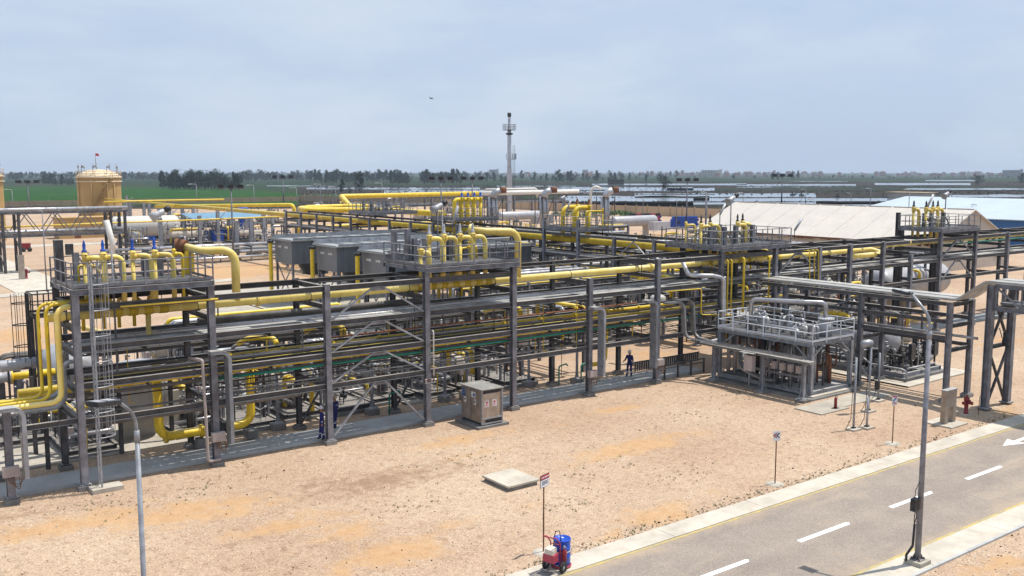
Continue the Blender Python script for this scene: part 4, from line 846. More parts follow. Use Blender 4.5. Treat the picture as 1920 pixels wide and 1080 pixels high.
# upright drop lines between levels
for k in range(30):
    x = rcg.uniform(10.2, 44.8); y = rcg.choice((44.75, 45.4, 46.8, 47.5, 47.7)); z1 = rcg.choice((7.4, 6.2, 6.2, 4.6)); z0 = z1 - rcg.choice((1.5, 3.2, 1.6)); r_ = rcg.choice((.022, .03, .04)); mt = rcg.choice(('grey_pipe', 'steel_pale', 'yellow', 'black_iron'))
    pipe('drop_line', 'thin upright line hanging between two levels of the long rack', mt, [(x - .3, y, z1), (x, y, z1), (x, y, z0), (x + .25, y, z0)], r_, .1, 6, 'thin upright lines in the long rack')
GS = 'skids standing in bays behind the long rack'
xs1 = [11.2, 16.6, 19.6, 22.6, 25.6, 28.6, 31.4, 34.6, 37.6]
for j, x in enumerate(xs1):
    put_skid(j, x, 53.0, rad([0, 3, 180, 180, 0][j % 5]), 'crowded skid of pipes and valves, %s in the row close behind the long rack' % ORD[j], GS)
for j, x in enumerate([9.0, 14.4, 18.0, 21.2, 25.0, 27.8, 31.4, 34.4, 38.0]):
    put_skid(j + 2, x, 58.5 if j % 2 else 57.0, rad(180 if j % 2 else 0), 'dark framed skid, %s in the farther row behind the long rack' % ORD[j], GS)
for j, (x, y, rz) in enumerate([(22, 67, 90), (31, 66.5, 90), (43, 60, 0), (47, 62, 0), (51.5, 60.5, 0), (55.0, 62, 0), (44.5, 69.5, 90), (53, 69, 90)]):
    put_skid(j + 1, x, y, rad(rz), 'grey pipe skid, %s in the row between the long rack and the coolers' % ORD[j], 'skids between the long rack and the coolers', 1.15)
R2 = random.Random(5)
j = 0
for y in (54, 61, 69, 77, 86, 95, 105):
    for x in (65.5, 70.5, 75.5, 81, 87, 93, 99):
        if y < 56 and x > 84: continue
        if 60 < y < 63 and x < 64: continue
        if R2.random() < .16 or (y > 95 and x > 90): continue
        j += 1
        put_skid(R2.randrange(6), x + R2.uniform(-.5, .5), y + R2.uniform(-.8, .8), rad(R2.choice((0, 90, 180, 90))), 'pipe and vessel skid in the crowded plant before the cream shed', 'skids crowded before the cream shed', R2.uniform(1.1, 1.5))
for y in (112, 122, 134, 146, 160):
    for x in (78, 88, 99, 110, 122):
        if R2.random() < .35: continue
        put_skid(R2.randrange(6), x + R2.uniform(-2, 2), y + R2.uniform(-2, 2), rad(R2.choice((0, 90))), 'distant pipe skid on the far side of the plant before the perimeter wall', 'skids at the far side of the plant', 1.4)
# steel pipe-support frames scattered in the middle plant (two level tables that carry headers)
def table_frame(label, x0, y0, x1, y1, zs, group, pipes=3, seed=1, along='x'):
    r = random.Random(seed); t = thing('header_gantry', label, 'support frame', (x0, y0, 0), group)
    nx_ = max(1, round((x1 - x0) / 5)); ny_ = max(1, round((y1 - y0) / 5))
    for i in range(nx_ + 1):
        for k in range(ny_ + 1):
            x = x0 + (x1 - x0) * i / nx_; y = y0 + (y1 - y0) * k / ny_
            MB().hbeam((x, y, 0), (x, y, zs[-1] + .3), .22, .2, .018, .014, up=(0, 1, 0)).build('column', 'steel', t)
    m = MB()
    for z in zs:
        for k in range(ny_ + 1): y = y0 + (y1 - y0) * k / ny_; m.hbeam((x0, y, z), (x1, y, z), .22, .16, .018, .012)
        for i in range(nx_ + 1): x = x0 + (x1 - x0) * i / nx_; m.hbeam((x, y0, z - .02), (x, y1, z - .02), .22, .16, .018, .012)
    m.build('beams', 'steel_dark', t)
    for z in zs:
        for k in range(pipes):
            ra_ = r.choice((.07, .1, .14, .18)); mt = r.choice(('silver_pipe', 'grey_pipe', 'yellow', 'white_paint', 'grey_pipe', 'vessel_grey')); m = MB(); q = (k + .5 + r.uniform(-.2, .2)) / pipes
            if along == 'x': y = y0 + (y1 - y0) * q; m.tube([(x0 - .8, y, z - .8), (x0 - .8, y, z + .11 + ra_), (x1 + .6, y, z + .11 + ra_), (x1 + .6, y, z - 1.2)], ra_, 8, .3)
            else: x = x0 + (x1 - x0) * q; m.tube([(x, y0 - .8, z - .8), (x, y0 - .8, z + .11 + ra_), (x, y1 + .6, z + .11 + ra_), (x, y1 + .6, z - 1.2)], ra_, 8, .3)
            m.build('pipe', mt, t)
    return t
GF = 'steel support frames in the middle of the plant'
for j, (x0, y0, x1, y1, zs, al) in enumerate([(10, 60.6, 40, 61.8, (3.2,), 'x'), (41, 50, 44, 55, (3.0, 4.6), 'y'), (13, 55.2, 38, 55.8, (2.9, 4.0), 'x'), (40, 58, 56, 60.5, (3.4, 5.2), 'x'), (46, 63, 57, 67, (3.0, 5.0), 'x'), (63.5, 53, 66.5, 78, (4.2, 6.4), 'y'), (68, 57, 84, 60, (3.6, 5.6), 'x'), (68, 65, 90, 67.5, (3.8, 5.8), 'x'), (66, 74, 92, 77, (4.0, 6.0), 'x'), (64, 94, 90, 97, (3.8, 5.6), 'x'), (92, 54, 95, 80, (3.6, 5.4), 'y'), (63.5, 100, 66, 106, (4.2, 6.4), 'y'), (20, 61, 31, 63, (2.6, 4.2), 'x'), (72, 104, 100, 107, (3.8, 5.8), 'x'), (79, 82, 82, 104, (4.0, 6.0), 'y'), (62, 134, 84, 137, (3.6, 5.4), 'x')]):
    table_frame('two level steel frame carrying pipes, %s in the middle of the plant' % ORD[j], x0, y0, x1, y1, zs, GF, 3, j + 3, al)
def hv(name, label, a, b, r, mat, legs=True, cat='vessel', group=None):
    a, b = Vector(a), Vector(b); t = thing(name, label, cat, (a.x, a.y, 0), group); MB().vessel(a, b, r, 24).build('shell', mat, t)
    if legs:
        for q in (.2, .8):
            p = a.lerp(b, q); sd = (b - a).normalized().cross(Vector((0, 0, 1))); m = MB(); m.obb((p.x, p.y, (p.z - r * .55) / 2 + .02), (b - a).normalized() * .12, sd * r * .75, (0, 0, (p.z - r * .55) / 2)); m.build('saddle', 'concrete', t)
    return t
hv('storage_vessel', 'long white horizontal vessel beyond the nearest platform', (50.0, 193.5, 3.4), (61.5, 193.5, 3.4), 2.0, 'white_paint')
hv('separator_vessel', 'grey dome ended vessel behind the long rack near the crossing', (50.5, 65.5, 2.4), (56.5, 65.5, 2.4), .9, 'white_paint')
hv('separator_vessel', 'grey horizontal vessel behind the right end of the long rack', (92, 55, 2.6), (99, 55, 2.6), 1.7, 'vessel_grey')
hv('separator_vessel', 'big silver dome vessel standing behind the tall platform rack', (84, 52.5, 3.0), (88, 52.5, 3.0), 1.6, 'vessel_grey')
hv('separator_vessel', 'grey white vessel lying in the bay near the caged ladder', (12.2, 56.5, 2.8), (12.2, 60.5, 2.8), 1.2, 'vessel_grey')
t = thing('hopper_tank', 'large pale conical tank on the pad behind the caged ladder', 'tank', (14.6, 52.4, 0)); MB().lathe((14.2, 51.6, 0), [(0, .9), (.5, .9), (1.5, 2.2), (1.5, 3.7), (1.1, 4.0), (0, 4.1)], 24).build('shell', 'vessel_grey', t); MB().box(13.2, 51.4, .1, 16.2, 51.55, 2.3).build('skirt', 'concrete', t)
for j, (x, y) in enumerate([(44.2, 57.2), (56, 54.6), (67.8, 71), (76, 73), (84, 71.5)]):
    o = MB().vessel((x, y, 1.0), (x, y, 3.8), .65, 18); o = o.build('vertical_vessel', 'white_paint', None, loc=(x, y, 0)); tag(o, 'white upright vessel, %s among the skids behind the long rack' % ORD[j], 'vessel', 'upright vessels among the skids')
# large yellow loops coming up out of the skids under the rack
GL = 'yellow pipe loops rising behind the lower beams'
for j, (px, x, zt, r_) in enumerate([(0, 24.6, 5.3, .21), (0, 20.6, 5.0, .17), (0, 31.6, 3.4, .17), (0, 37.2, 5.3, .2), (0, 33.4, 3.0, .17), (0, 51.0, 6.4, .17), (0, 38.6, 5.9, .17)]):
    pipe('gas_pipe', 'thick yellow pipe loop, %s behind the lower beams of the long rack' % ORD[j], 'yellow', [(x - 1.3, 50.6, zt - .4), (x - 1.1, 49.7, zt), (x, 49.0, zt), (x, 48.5, zt - .1), (x, 48.4, zt - 1.5)], r_ * .85, .4, 10, GL)
t = pipe('gas_pipe', 'thick yellow down pipe and block valve at ground level behind the third column', 'yellow', [(18.6, 47.3, 4.7), (18.6, 47.35, .95), (13.9, 47.4, .95), (13.9, 47.45, 4.6)], .225, .6, 14, None, flanges=[((16.0, 47.4, .95), (1, 0, 0)), ((17.4, 47.4, .95), (1, 0, 0)), ((14.2, 47.4, .95), (1, 0, 0))])
m = MB(); m.lathe((16.1, 47.4, .95), [(.26, 0), (.36, .1), (.42, .45), (.42, .75), (.36, 1.1), (.26, 1.2)], 16, (1, 0, 0)); m.lathe((16.7, 47.4, 1.3), [(.2, 0), (.2, .25), (.1, .3), (.1, .42)], 12); m.wheel((16.5, 47.15, 1.8), (.2, -1, .2), .42, .025); m.build('valve', 'black_iron', t)
MB().box(15.7, 47.1, 0, 16.05, 47.6, .6).build('support_block', 'concrete_dark', t); MB().box(18.35, 47.2, .15, 18.9, 47.9, .55).build('support_block', 'concrete_dark', t)
pipe('gas_pipe', 'yellow down pipe behind the columns near the lone worker', 'yellow', [(44.0, 47.7, 4.7), (44.0, 47.8, 1.0), (42.6, 47.9, 1.0)], .15, .5, 12)
pipe('gas_pipe', 'short thick yellow pipe with dark coupling on the pad behind the caged ladder', 'yellow', [(8.2, 50.2, 3.4), (14.5, 50.2, 3.4)], .24, 0, 12, flanges=[((11.6, 50.2, 3.4), (1, 0, 0)), ((12.8, 50.2, 3.4), (1, 0, 0))])
# far left valves and cylinder
t = thing('gas_cylinder', 'blue grey horizontal cylinder beyond the low rack at the near end', 'cylinder', (9, 54.3, 0)); MB().vessel((8.15, 54.3, 4.1), (9.75, 54.3, 4.1), .30, 18).build('shell', 'vessel_grey', t)
m = MB(); [m.hbeam((x, 54.3, 0), (x, 54.3, 3.8), .1, .1, .01, .01) for x in (8.5, 9.5)]; m.build('stand', 'steel_dark', t)
t = thing('gate_valve', 'grey gate valve with large black hand wheel beyond the low rack', 'valve', (8, 56.4, 0)); m = MB(); m.lathe((7.90, 56.4, 3.1), [(.2, 0), (.4, .02), (.4, .12), (.25, .2), (.33, .5), (.25, .8), (.4, .9), (.4, 1.0), (.2, 1.02)], 16, (1, 0, 0)); m.build('body', 'vessel_grey', t)
m = MB(); m.cyl((8.30, 56.4, 3.2), (8.20, 56.4, 3.9), .1, 8); m.wheel((8.20, 56.4, 4.0), (.5, -.6, .5), .45, .03, 6); m.build('hand_wheel', 'black_iron', t); m = MB(); m.cyl((8.80, 56.4, 3.1), (11.10, 56.4, 3.1), .2, 12); m.cyl((9.90, 56.4, 3.1), (10.00, 56.4, 3.1), .33, 12); m.cyl((8.85, 56.4, 3.1), (9.00, 56.4, 3.1), .4, 12); m.build('pipe_run', 'yellow', t)
MB().box(8.1, 56.2, 0, 8.6, 56.6, 2.8).build('stand', 'steel_dark', t); MB().box(10.3, 56.2, 0, 10.7, 56.6, 2.9).build('stand', 'steel_dark', t)
# blue jacketed tee pipes etc. near rack crossing
pipe('silver_pipe', 'bright silver pipe stepping down the column where the racks cross', 'silver_pipe', [(48.6, 45.2, 8.0), (48.6, 44.6, 7.0), (50.4, 44.0, 6.9), (51.2, 43.7, 6.7), (51.2, 43.6, 2.5), (49.4, 43.5, 2.4), (49.4, 41.0, 2.4)], .15, .4, 12)
for j, (x, y, z0, z1) in enumerate([(51.9, 43.95, 2.2, 7.9), (52.3, 43.95, 2.3, 7.9), (53.6, 43.95, 4.1, 7.95), (56.4, 43.95, 4.4, 7.9)]):
    pipe('gas_pipe', 'slender yellow drop pipe, %s on the front of the rack crossing' % ORD[j], 'yellow', [(x - .3, 45.2, z1 - .02), (x, 44.6, z1), (x, y, z1), (x, y, z0)], [.055, .055, .085, .06][j], .15, 8, 'slender yellow drop pipes at the rack crossing')
for j, x in enumerate((61.3, 61.9, 62.4)):
    pipe('gas_pipe', 'slender yellow hooked pipe, %s beside the braced bay' % ORD[j], 'yellow', [(x - 1.5, 44.8, 8.1), (x, 44.1, 8.1), (x, 43.98, 5.0)], .045, .15, 6, 'slender yellow hooked pipes beside the braced bay')
pipe('gas_pipe', 'thin yellow tube running down to the small grey pump platform', 'yellow', [(45.8, 44.0, 6.15), (49.3, 44.0, 6.1), (49.3, 44.0, 4.3), (52.0, 43.6, 4.1)], .04, .2, 6)
# double cable tray sweeping from the rack down to the small platform
for j, (x, zt, w) in enumerate([(47.6, 5.35, .42), (48.5, 5.45, .42)]):
    tray('cable_tray', ['left pale cable tray curving down from the rack to the pump platform', 'right pale cable tray curving down from the rack to the pump platform'][j], [(45.9 + j, 44.15, zt), (x, 44.1, zt), (x, 43.9, 2.95), (48.3 + j * .45, 42.2, 2.7), (48.55 + j * .45, 35.4, 2.7)], w, .12, 'tray_metal', (0, 1, 0) if False else (.2, .98, 0), .55)
# ================================================================== SMALL PUMP PLATFORM (pale railings)
ps = thing('pump_platform', 'pale grey pump platform with white railings standing alone before the racks', 'equipment platform', (49.6, 35.1, 0))
X0, X1, Y0_, Y1_, ZD = 49.7, 54.0, 35.3, 42.8, 3.55
m = MB(); m.box(X0 + .05, Y0_ + .05, ZD - .03, X1 - .05, Y1_ - .05, ZD); m.build('deck_grating', 'grating', ps)
m = MB(); [m.hbeam((x, Y0_, ZD - .16), (x, Y1_, ZD - .16), .24, .16) for x in (X0, (X0 + X1) / 2, X1)]; [m.hbeam((X0 + .09, y, ZD - .155), (X1 - .09, y, ZD - .155), .2, .12) for y in (Y0_ + .08, 37.8, 40.3, Y1_ - .08)]; m.build('deck_frame', 'steel_pale', ps)
railing(ps, [(X0, Y0_), (X1, Y0_), (X1, Y1_), (X0, Y1_)], ZD, 1.1, 'rail_white', 1.25, .03, close=True, toe=True)
for x in (X0 + .1, X1 - .1):
    for y in (Y0_ + .1, 39.0, Y1_ - .1):
        if y == 39.0 and x < 51: continue
        MB().hbeam((x, y, .45), (x, y, ZD - .28), .26, .24, .02, .016, up=(0, 1, 0)).build('column', 'steel_pale', ps)
for a_, b_ in (((X0 + .1, Y0_ + .2, ZD - 1.2), (X0 + .1, Y0_ + 1.4, ZD - .25)), ((X0 + .1, Y1_ - .2, ZD - 1.2), (X0 + .1, Y1_ - 1.4, ZD - .25)), ((X0 + .2, Y0_ + .1, ZD - 1.0), (X0 + 1.2, Y0_ + .1, ZD - .25)), ((X1 - .2, Y0_ + .1, ZD - 1.0), (X1 - 1.2, Y0_ + .1, ZD - .25))): MB().bar(a_, b_, .1, .1).build('brace', 'steel_pale', ps)
m = MB(); [m.hbeam((x, Y0_, .34), (x, Y1_, .34), .24, .18) for x in (X0 + .05, X1 - .05)]; [m.hbeam((X0 + .2, y, .335), (X1 - .2, y, .335), .22, .16) for y in (Y0_ + .1, 37.8, 40.3, Y1_ - .1)]; m.box(X0 + .2, Y0_ + .2, .40, X1 - .2, 37.7, .42); m.build('base_frame', 'steel_pale', ps)
MB().box(X0 - .1, Y0_ - .25, .1, X1 + .1, Y0_ + .25, .218).build('plinth', 'concrete', ps)
MB().tube([(50.6, 40.8, ZD), (50.6, 40.8, 5.6), (51.9, 37.6, 5.65), (52.8, 36.6, 5.65), (52.8, 36.6, 4.7)], .15, 12, .35).build('overhead_pipe', 'silver_pipe', ps)
m = MB(); m.cyl((52.6, 36.4, ZD), (52.6, 36.4, 4.6), .42, 20); m.cyl((52.6, 36.4, 4.6), (52.6, 36.4, 4.7), .52, 20); [m.cyl((52.6 + .47 * math.cos(a), 36.4 + .47 * math.sin(a), 4.55), (52.6 + .47 * math.cos(a), 36.4 + .47 * math.sin(a), 4.76), .03, 5) for a in [k * math.pi / 8 for k in range(16)]]; m.build('flanged_drum', 'vessel_grey', ps)
rp = random.Random(3)
for k in range(20):
    y = Y0_ + .6 + (k % 11) * .62; x = rp.uniform(X0 + .7, X1 - .8); m = MB(); h = rp.uniform(.35, 1.1); m.tube([(x, y, ZD), (x, y, ZD + h), (x + rp.uniform(-.6, 1.0), y + rp.uniform(.3, .9), ZD + h), (x + .3, y + .9, ZD + .1)], rp.choice((.05, .07, .09)), 8, .1); valve(m, (x + .1, y + .2, ZD + h), .55, (0, 1, 0)); m.build('deck_pipe', rp.choice(('white_paint', 'silver_pipe', 'vessel_grey')), ps)
MB().tube([(X0 + .7, Y1_ - .5, ZD + .5), (X0 + .7, Y0_ + 1.6, ZD + .5), (X0 + .7, Y0_ + 1.5, ZD)], .12, 10, .2).build('deck_pipe', 'silver_pipe', ps)
for k in range(44):
    x, y = rp.uniform(X0 + .4, X1 - .4), rp.uniform(Y0_ + .4, Y1_ - .4); m = MB(); z = rp.uniform(1.2, 2.8); a = rp.uniform(-1.2, 1.2)
    m.tube([(x, y, .45), (x, y, z), (x, y + a, z), (x, y + a, ZD - .3)], rp.choice((.04, .06, .09, .13)), 8, .12); 
    if k % 2: valve(m, (x, y + a * .5, z), rp.uniform(.5, .9), (0, 1, 0))
    m.build('pipe', rp.choice(('grey_pipe', 'grey_pipe', 'steel_dark', 'black_iron', 'box_beige', 'silver_pipe', 'rust')), ps)
MB().cyl((51.6, 37.2, .42), (51.6, 37.2, ZD - .3), .22, 14).build('pump_barrel', 'plaster', ps); MB().cyl((52.2, 37.0, .42), (52.2, 37.0, ZD - .3), .17, 12).build('pump_barrel', 'box_beige', ps)
for k in range(5): MB().box(49.35, 35.9 + k * .62, 1.55, 49.6, 36.2 + k * .62, 2.0).build('control_box', 'box_beige', ps)
m = MB(); [m.cyl((49.5, 36.05 + k * .62, .42), (49.5, 36.05 + k * .62, 1.6), .03, 6) for k in range(5)]; m.hbeam((49.5, 35.6, 1.3), (49.5, 40, 1.3), .14, .1); m.build('box_rail', 'steel', ps)
tray('cable_tray', 'pale round bottomed cable tray looping under the pump platform', [(49.35, 40.6, 2.7), (49.35, 40.6, 1.2), (49.5, 38.9, .75), (49.6, 38.0, .75)], .4, .12, 'tray_metal', (1, 0, 0), .8)
tr = thing('tray_support_rail', 'low pale rail on three posts in front of the pump platform', 'support rail', (48.8, 35.3, 0))
m = MB(); m.hbeam((48.78, 34.6, 2.5), (48.78, 43.4, 2.5), .14, .6, .02, .4); m.build('rail', 'lid_metal', tr)
for y in (35.2, 38.3, 42.3):
    MB().hbeam((48.8, y, .25), (48.8, y, 2.42), .22, .2, .018, .014, up=(0, 1, 0)).build('post', 'steel_pale', tr)
    m = MB(); [m.bar((48.8 + dx * .2, y + dy * .2, .22), (48.8 + dx * .1, y + dy * .1, .62), .03, .03) for dx in (-1, 1) for dy in (-1, 1)]; m.box(48.55, y - .22, .17, 49.05, y + .22, .22); m.build('foot_bracket', 'steel_pale', tr); m = MB(); m.box(48.42, y - .34, -.05, 49.18, y + .34, .17); m.build('plinth', 'concrete_dark', tr)
t = thing('control_cabinet', 'beige louvred control cabinet on the middle post of the low rail', 'cabinet', (48.5, 38.6, 1.4)); MB().box(48.3, 38.75, 1.35, 48.66, 39.4, 2.35).build('cabinet_body', 'box_beige', t); MB().box(48.15, 38.55, 2.5, 48.7, 39.7, 2.53).build('rain_hood', 'steel_pale', t); MB().cyl((48.5, 39.1, .2), (48.5, 39.1, 1.35), .05, 6).build('stem', 'steel_pale', t)
t = thing('fire_extinguisher', 'red fire extinguisher on the pale pad in front of the pump platform', 'fire extinguisher', (48.8, 32.9, .07)); MB().lathe((48.8, 32.9, .1), [(0, 0), (.09, 0), (.09, .52), (.05, .6), (.03, .62), (.03, .68), (0, .68)], 12).build('cylinder', 'red_paint', t); m = MB(); m.bar((48.9, 32.9, .07), (48.95, 32.9, .72), .02, .02); m.bar((48.75, 32.9, .8), (48.95, 32.9, .78), .03, .02); m.box(48.6, 32.75, .07, 49.0, 33.05, .09); m.build('stand', 'black_iron', t)
# stair down from the pump platform
st = thing('steel_stair', 'narrow steel stair leaning from the pump platform to the gravel', 'stair', (55, 36, 0)); m = MB(); [m.bar((54.1, y, ZD), (57.3, y - .2, .1), .05, .16) for y in (36.3, 37.0)]; m.build('stringer', 'steel_pale', st); m = MB(); [m.obb((54.1 + 3.2 * k / 13, 36.55 - .2 * k / 13, ZD - (ZD - .1) * k / 13), (.12, 0, 0), (0, .33, 0), (0, 0, .012)) for k in range(1, 13)]; m.build('treads', 'steel', st)
m = MB(); [m.tube([(54.1, y, ZD + 1.0), (57.3, y - .2, 1.1), (57.3, y - .2, .1)], .025, 6) for y in (36.3, 37.0)]; m.build('handrail', 'steel_pale', st)
# second skid with the big grey drum
s2 = thing('drum_skid', 'long skid with a big grey drum and dark instrument panels beyond the pump platform', 'process skid', (58.5, 34, 0))
m = MB(); [m.hbeam((x, 34.6, .42), (x, 46.6, .42), .3, .2) for x in (58.9, 61.2, 63.6)]; [m.hbeam((59.0, y, .415), (63.5, y, .415), .26, .18) for y in (34.7, 37, 39.4, 41.8, 44.2, 46.5)]; m.build('base_frame', 'steel_pale', s2)
MB().box(58.6, 34.3, .09, 63.9, 46.9, .27).build('plinth', 'concrete_dark', s2)
MB().vessel((60.2, 36.4, 2.35), (60.2, 44.5, 2.35), .92, 28).build('drum', 'vessel_grey', s2)
m = MB(); [m.box(59.6, y - .15, .5, 60.8, y + .15, 1.9) for y in (38, 44)]; m.build('saddle', 'steel_pale', s2)
rp = random.Random(9)
for k in range(34):
    x, y = rp.uniform(59.0, 63.4), rp.uniform(34.9, 40); m = MB(); z = rp.uniform(.9, 2.2); m.tube([(x, y, .5), (x, y, z), (x + rp.uniform(-.9, .9), y, z), (x + .2, y + rp.uniform(-1.3, 1.3), z), (x + .2, y + .5, .5)], rp.choice((.04, .06, .09)), 8, .12)
    valve(m, (x, y, z + .1), rp.uniform(.5, .9)); m.build('pipe', rp.choice(('steel_dark', 'silver_pipe', 'grey_pipe', 'vessel_grey', 'black_iron')), s2)
for (x, y) in ((60.3, 34.9), (62.2, 35.0), (63.4, 35.0), (63.3, 36.4)): m = MB(); m.box(x - .25, y - .12, 1.3, x + .25, y + .12, 2.4); m.box(x - .05, y - .05, .5, x + .05, y + .05, 1.3); m.build('instrument_panel', 'panel_dark', s2)
m = MB(); m.tube([(58.4, 37.4, 3.0), (58.4, 37.4, 1.3), (58.4, 36.8, .95), (58.4, 34.5, .95), (58.6, 34.2, .8), (58.6, 34.2, .3)], .07, 8, .2); m.tube([(58.6, 34.2, 1.0), (62, 34.2, 1.0)], .06, 8); m.build('front_rail', 'steel_pale', s2)
s2c = put_skid(3, 67, 42, rad(20), 'pale skid of small vessels behind the big grey drum', 'skids right of the pump platform', 1.2)
put_skid(5, 66.5, 50.5, rad(90), 'pale skid of pipes behind the rack to the right of the crossing', 'skids right of the pump platform', 1.2)
s3 = thing('pump_deck', 'low deck with white railings beyond the big grey drum', 'equipment platform', (62, 50, 0)); MB().box(60, 49.5, 2.3, 68, 54, 2.45).build('deck', 'steel_pale', s3); railing(s3, [(60, 49.5), (68, 49.5), (68, 54), (60, 54)], 2.45, 1.1, 'white_paint', 1.3, .025, close=True); [MB().hbeam((x, y, 0), (x, y, 2.3), .2, .2).build('leg', 'steel_pale', s3) for x in (60.2, 67.8) for y in (49.7, 53.8)]
# ================================================================== SIDE RACK towards the road, with gantry crossing it
rc = rack('pipe_rack', 'side rack with pale lidded top running from the crossing toward the road', (55.7, 29.8, 0))
XC = (55.65, 58.2)
def zc(y): return 6.2
for y in (29.9, 35.9, 41.9):
    for x in XC: column(rc, x, y, 6.15, d=.30, w=.28)
YC = [29.9, 35.9, 41.9, 44.1]
for j in range(3):
    for x in XC:
        for z in ((6.05, 4.95, 3.95) if x < 57 else (6.05, 5.0, 3.3)):
            m = MB(); m.hbeam((x, YC[j] + (.15 if j < 3 else 0), z), (x, YC[j + 1] - .15, z), .24, .18, .02, .012); m.build('beam', 'beam_steel', rc)
for y in YC[:3]:
    m = MB(); [m.hbeam((XC[0] + .15, y, z), (XC[1] - .15, y, z), .24, .18) for z in (6.0, 4.7, 3.2)]; m.build('cross_beam', 'steel_dark', rc)
MB().bar((55.75, 36.1, 5.9), (55.9, 40, 4.2), .1, .1).build('brace', 'steel', rc)
pipe('grey_pipe', 'pale pipe on the lower level of the side rack', 'silver_pipe', [(56.2, 44, 4.1), (56.2, 29.2, 4.1), (56.2, 28.4, 4.1)], .09, 0, 8)
for j, (x, w) in enumerate(((56.2, .95), (57.45, .9))):
    tray('cable_tray', ['broad pale lidded tray on the outer edge of the side rack', 'broad pale lidded tray on the inner edge of the side rack'][j], [(x, 44.9, 6.32), (x, 29.6, 6.32), (x, 27.9, 7.6), (x, 4, 7.6)], w, .14, 'lid_metal', (1, 0, 0), .8)
gt = thing('road_gantry', 'tall steel gantry with crossed legs carrying the trays over the road', 'gantry', (55.9, 27.5, 0))
for x in (55.7, 58.3):
    m = MB(); m.hbeam((x, 27.5, .15), (x, 27.5, 7.45), .38, .36, .026, .02, up=(0, 1, 0)); m.box(x - .3, 27.2, .08, x + .3, 27.8, .16); m.build('leg', 'steel', gt)
    m = MB(); m.hbeam((x, 14.6, .15), (x, 14.6, 7.45), .38, .36, .026, .02, up=(0, 1, 0)); m.build('leg', 'steel', gt)
m = MB()
for (za, zb) in ((.3, 3.6), (3.9, 7.1)):
    m.bar((55.9, 27.5, za), (58.1, 27.5, zb), .14, .1); m.bar((58.1, 27.56, za), (55.9, 27.56, zb), .14, .1)
m.hbeam((55.9, 27.5, 3.75), (58.1, 27.5, 3.75), .22, .18); m.build('brace', 'steel_dark', gt)
for x in (55.7, 58.3):
    m = MB(); [m.hbeam((x, 27.3, z), (x, 5, z), .26, .22) for z in (7.42, 6.1)]
    y = 27.2; k = 0
    while y > 6: m.bar((x, y, 6.2 if k % 2 else 7.3), (x, y - 1.45, 7.3 if k % 2 else 6.2), .1, .1); m.bar((x, y, 6.2), (x, y, 7.3), .09, .09); y -= 1.45; k += 1
    m.build('truss', 'steel', gt)
m = MB(); [m.hbeam((55.9, 27.3 - k * 2.9, z), (58.1, 27.3 - k * 2.9, z), .2, .16) for k in range(8) for z in (7.4, 6.1)]; m.build('cross_beam', 'steel_dark', gt)
tray('cable_tray', 'dark cable tray slung inside the road gantry', [(57, 27.2, 6.35), (57, 4, 6.35)], 1.6, .12, 'tray_metal', (1, 0, 0))
t = thing('floodlight', 'dark floodlight hanging from the near leg of the road gantry', 'floodlight', (56.6, 27.3, 4.0)); MB().lathe((56.9, 27.1, 4.1), [(0, .5), (.1, .45), (.12, .2), (.2, 0), (.2, -.35), (0, -.35)], 12, (0.1, .2, 1)).build('lamp_head', 'black_iron', t); MB().bar((56.9, 27.3, 4.2), (56.9, 27.5, 4.8), .04, .04).build('bracket', 'steel_dark', t)
# ================================================================== FAR PLANT
def far_pt(px, py, d):
    v = ray(px, py); return Vector((0, 0, H)) + v * (d / math.hypot(v.x, v.y))
def exhaust(label, x, y):
    t = thing('exhaust_stack', label, 'exhaust stack', (x, y, 0), 'bundled exhaust stacks with rusty tops'); m = MB()
    for dx, dy in ((0, 0), (.9, .3), (.3, .9), (-.5, .7)): m.tube([(x + dx + .4, y + dy, 0), (x + dx + .2, y + dy, 5), (x + dx, y + dy, 8.5)], .34, 8)
    m.build('duct', 'silver_pipe', t); MB().tube([(x, y, 8.3), (x + .3, y, 9.3), (x + 1.4, y - .6, 9.9)], .75, 10, .8).build('elbow', 'silver_pipe', t); MB().tube([(x + 1.45, y - .62, 9.92), (x + 2.6, y - 1.2, 10.0)], .7, 10).build('outlet', 'rust', t)
    m = MB(); [m.bar((x + a, y + b, 0), (x + a, y + b, 8.5), .15, .15) for a in (-1.3, 1.8) for b in (-1, 1.6)]; [m.bar((x - 1.3, y + b, 1), (x + 1.8, y + b, 8), .1, .1) for b in (-1, 1.6)]; m.build('support_frame', 'steel_dark', t)
for p, l in (((925, 442), 'left of the flare stack'), ((1020, 440), 'in the middle of its row'), ((1135, 440), 'closest to the pipe bundles')): q = at(*p); exhaust('bundle of silver exhaust ducts with a rusty outlet, %s' % l, q.x, q.y)
for p0, p1, r, l in (((938, 432), (1005, 428), 1.05, 'behind the goose neck platform'), ((1150, 446), (1228, 442), 1.15, 'with pale box beside it')):
    a, b = at(*p0), at(*p1); b = a + Vector(((b - a).length, 0, 0)); hv('silencer_vessel', 'long white silencer tube %s' % l, (a.x, a.y, 3.4), (b.x, a.y, 3.4), r, 'vessel_grey', True, 'silencer')
    o = MB().box(b.x - 6, a.y - 6, 1.6, b.x - 1, a.y - 4.5, 3.4).build('equipment_box', 'vessel_grey', None, loc=(b.x - 2, a.y - 5, 2)); tag(o, 'white rectangular equipment box before the silencer %s' % l, 'equipment box')
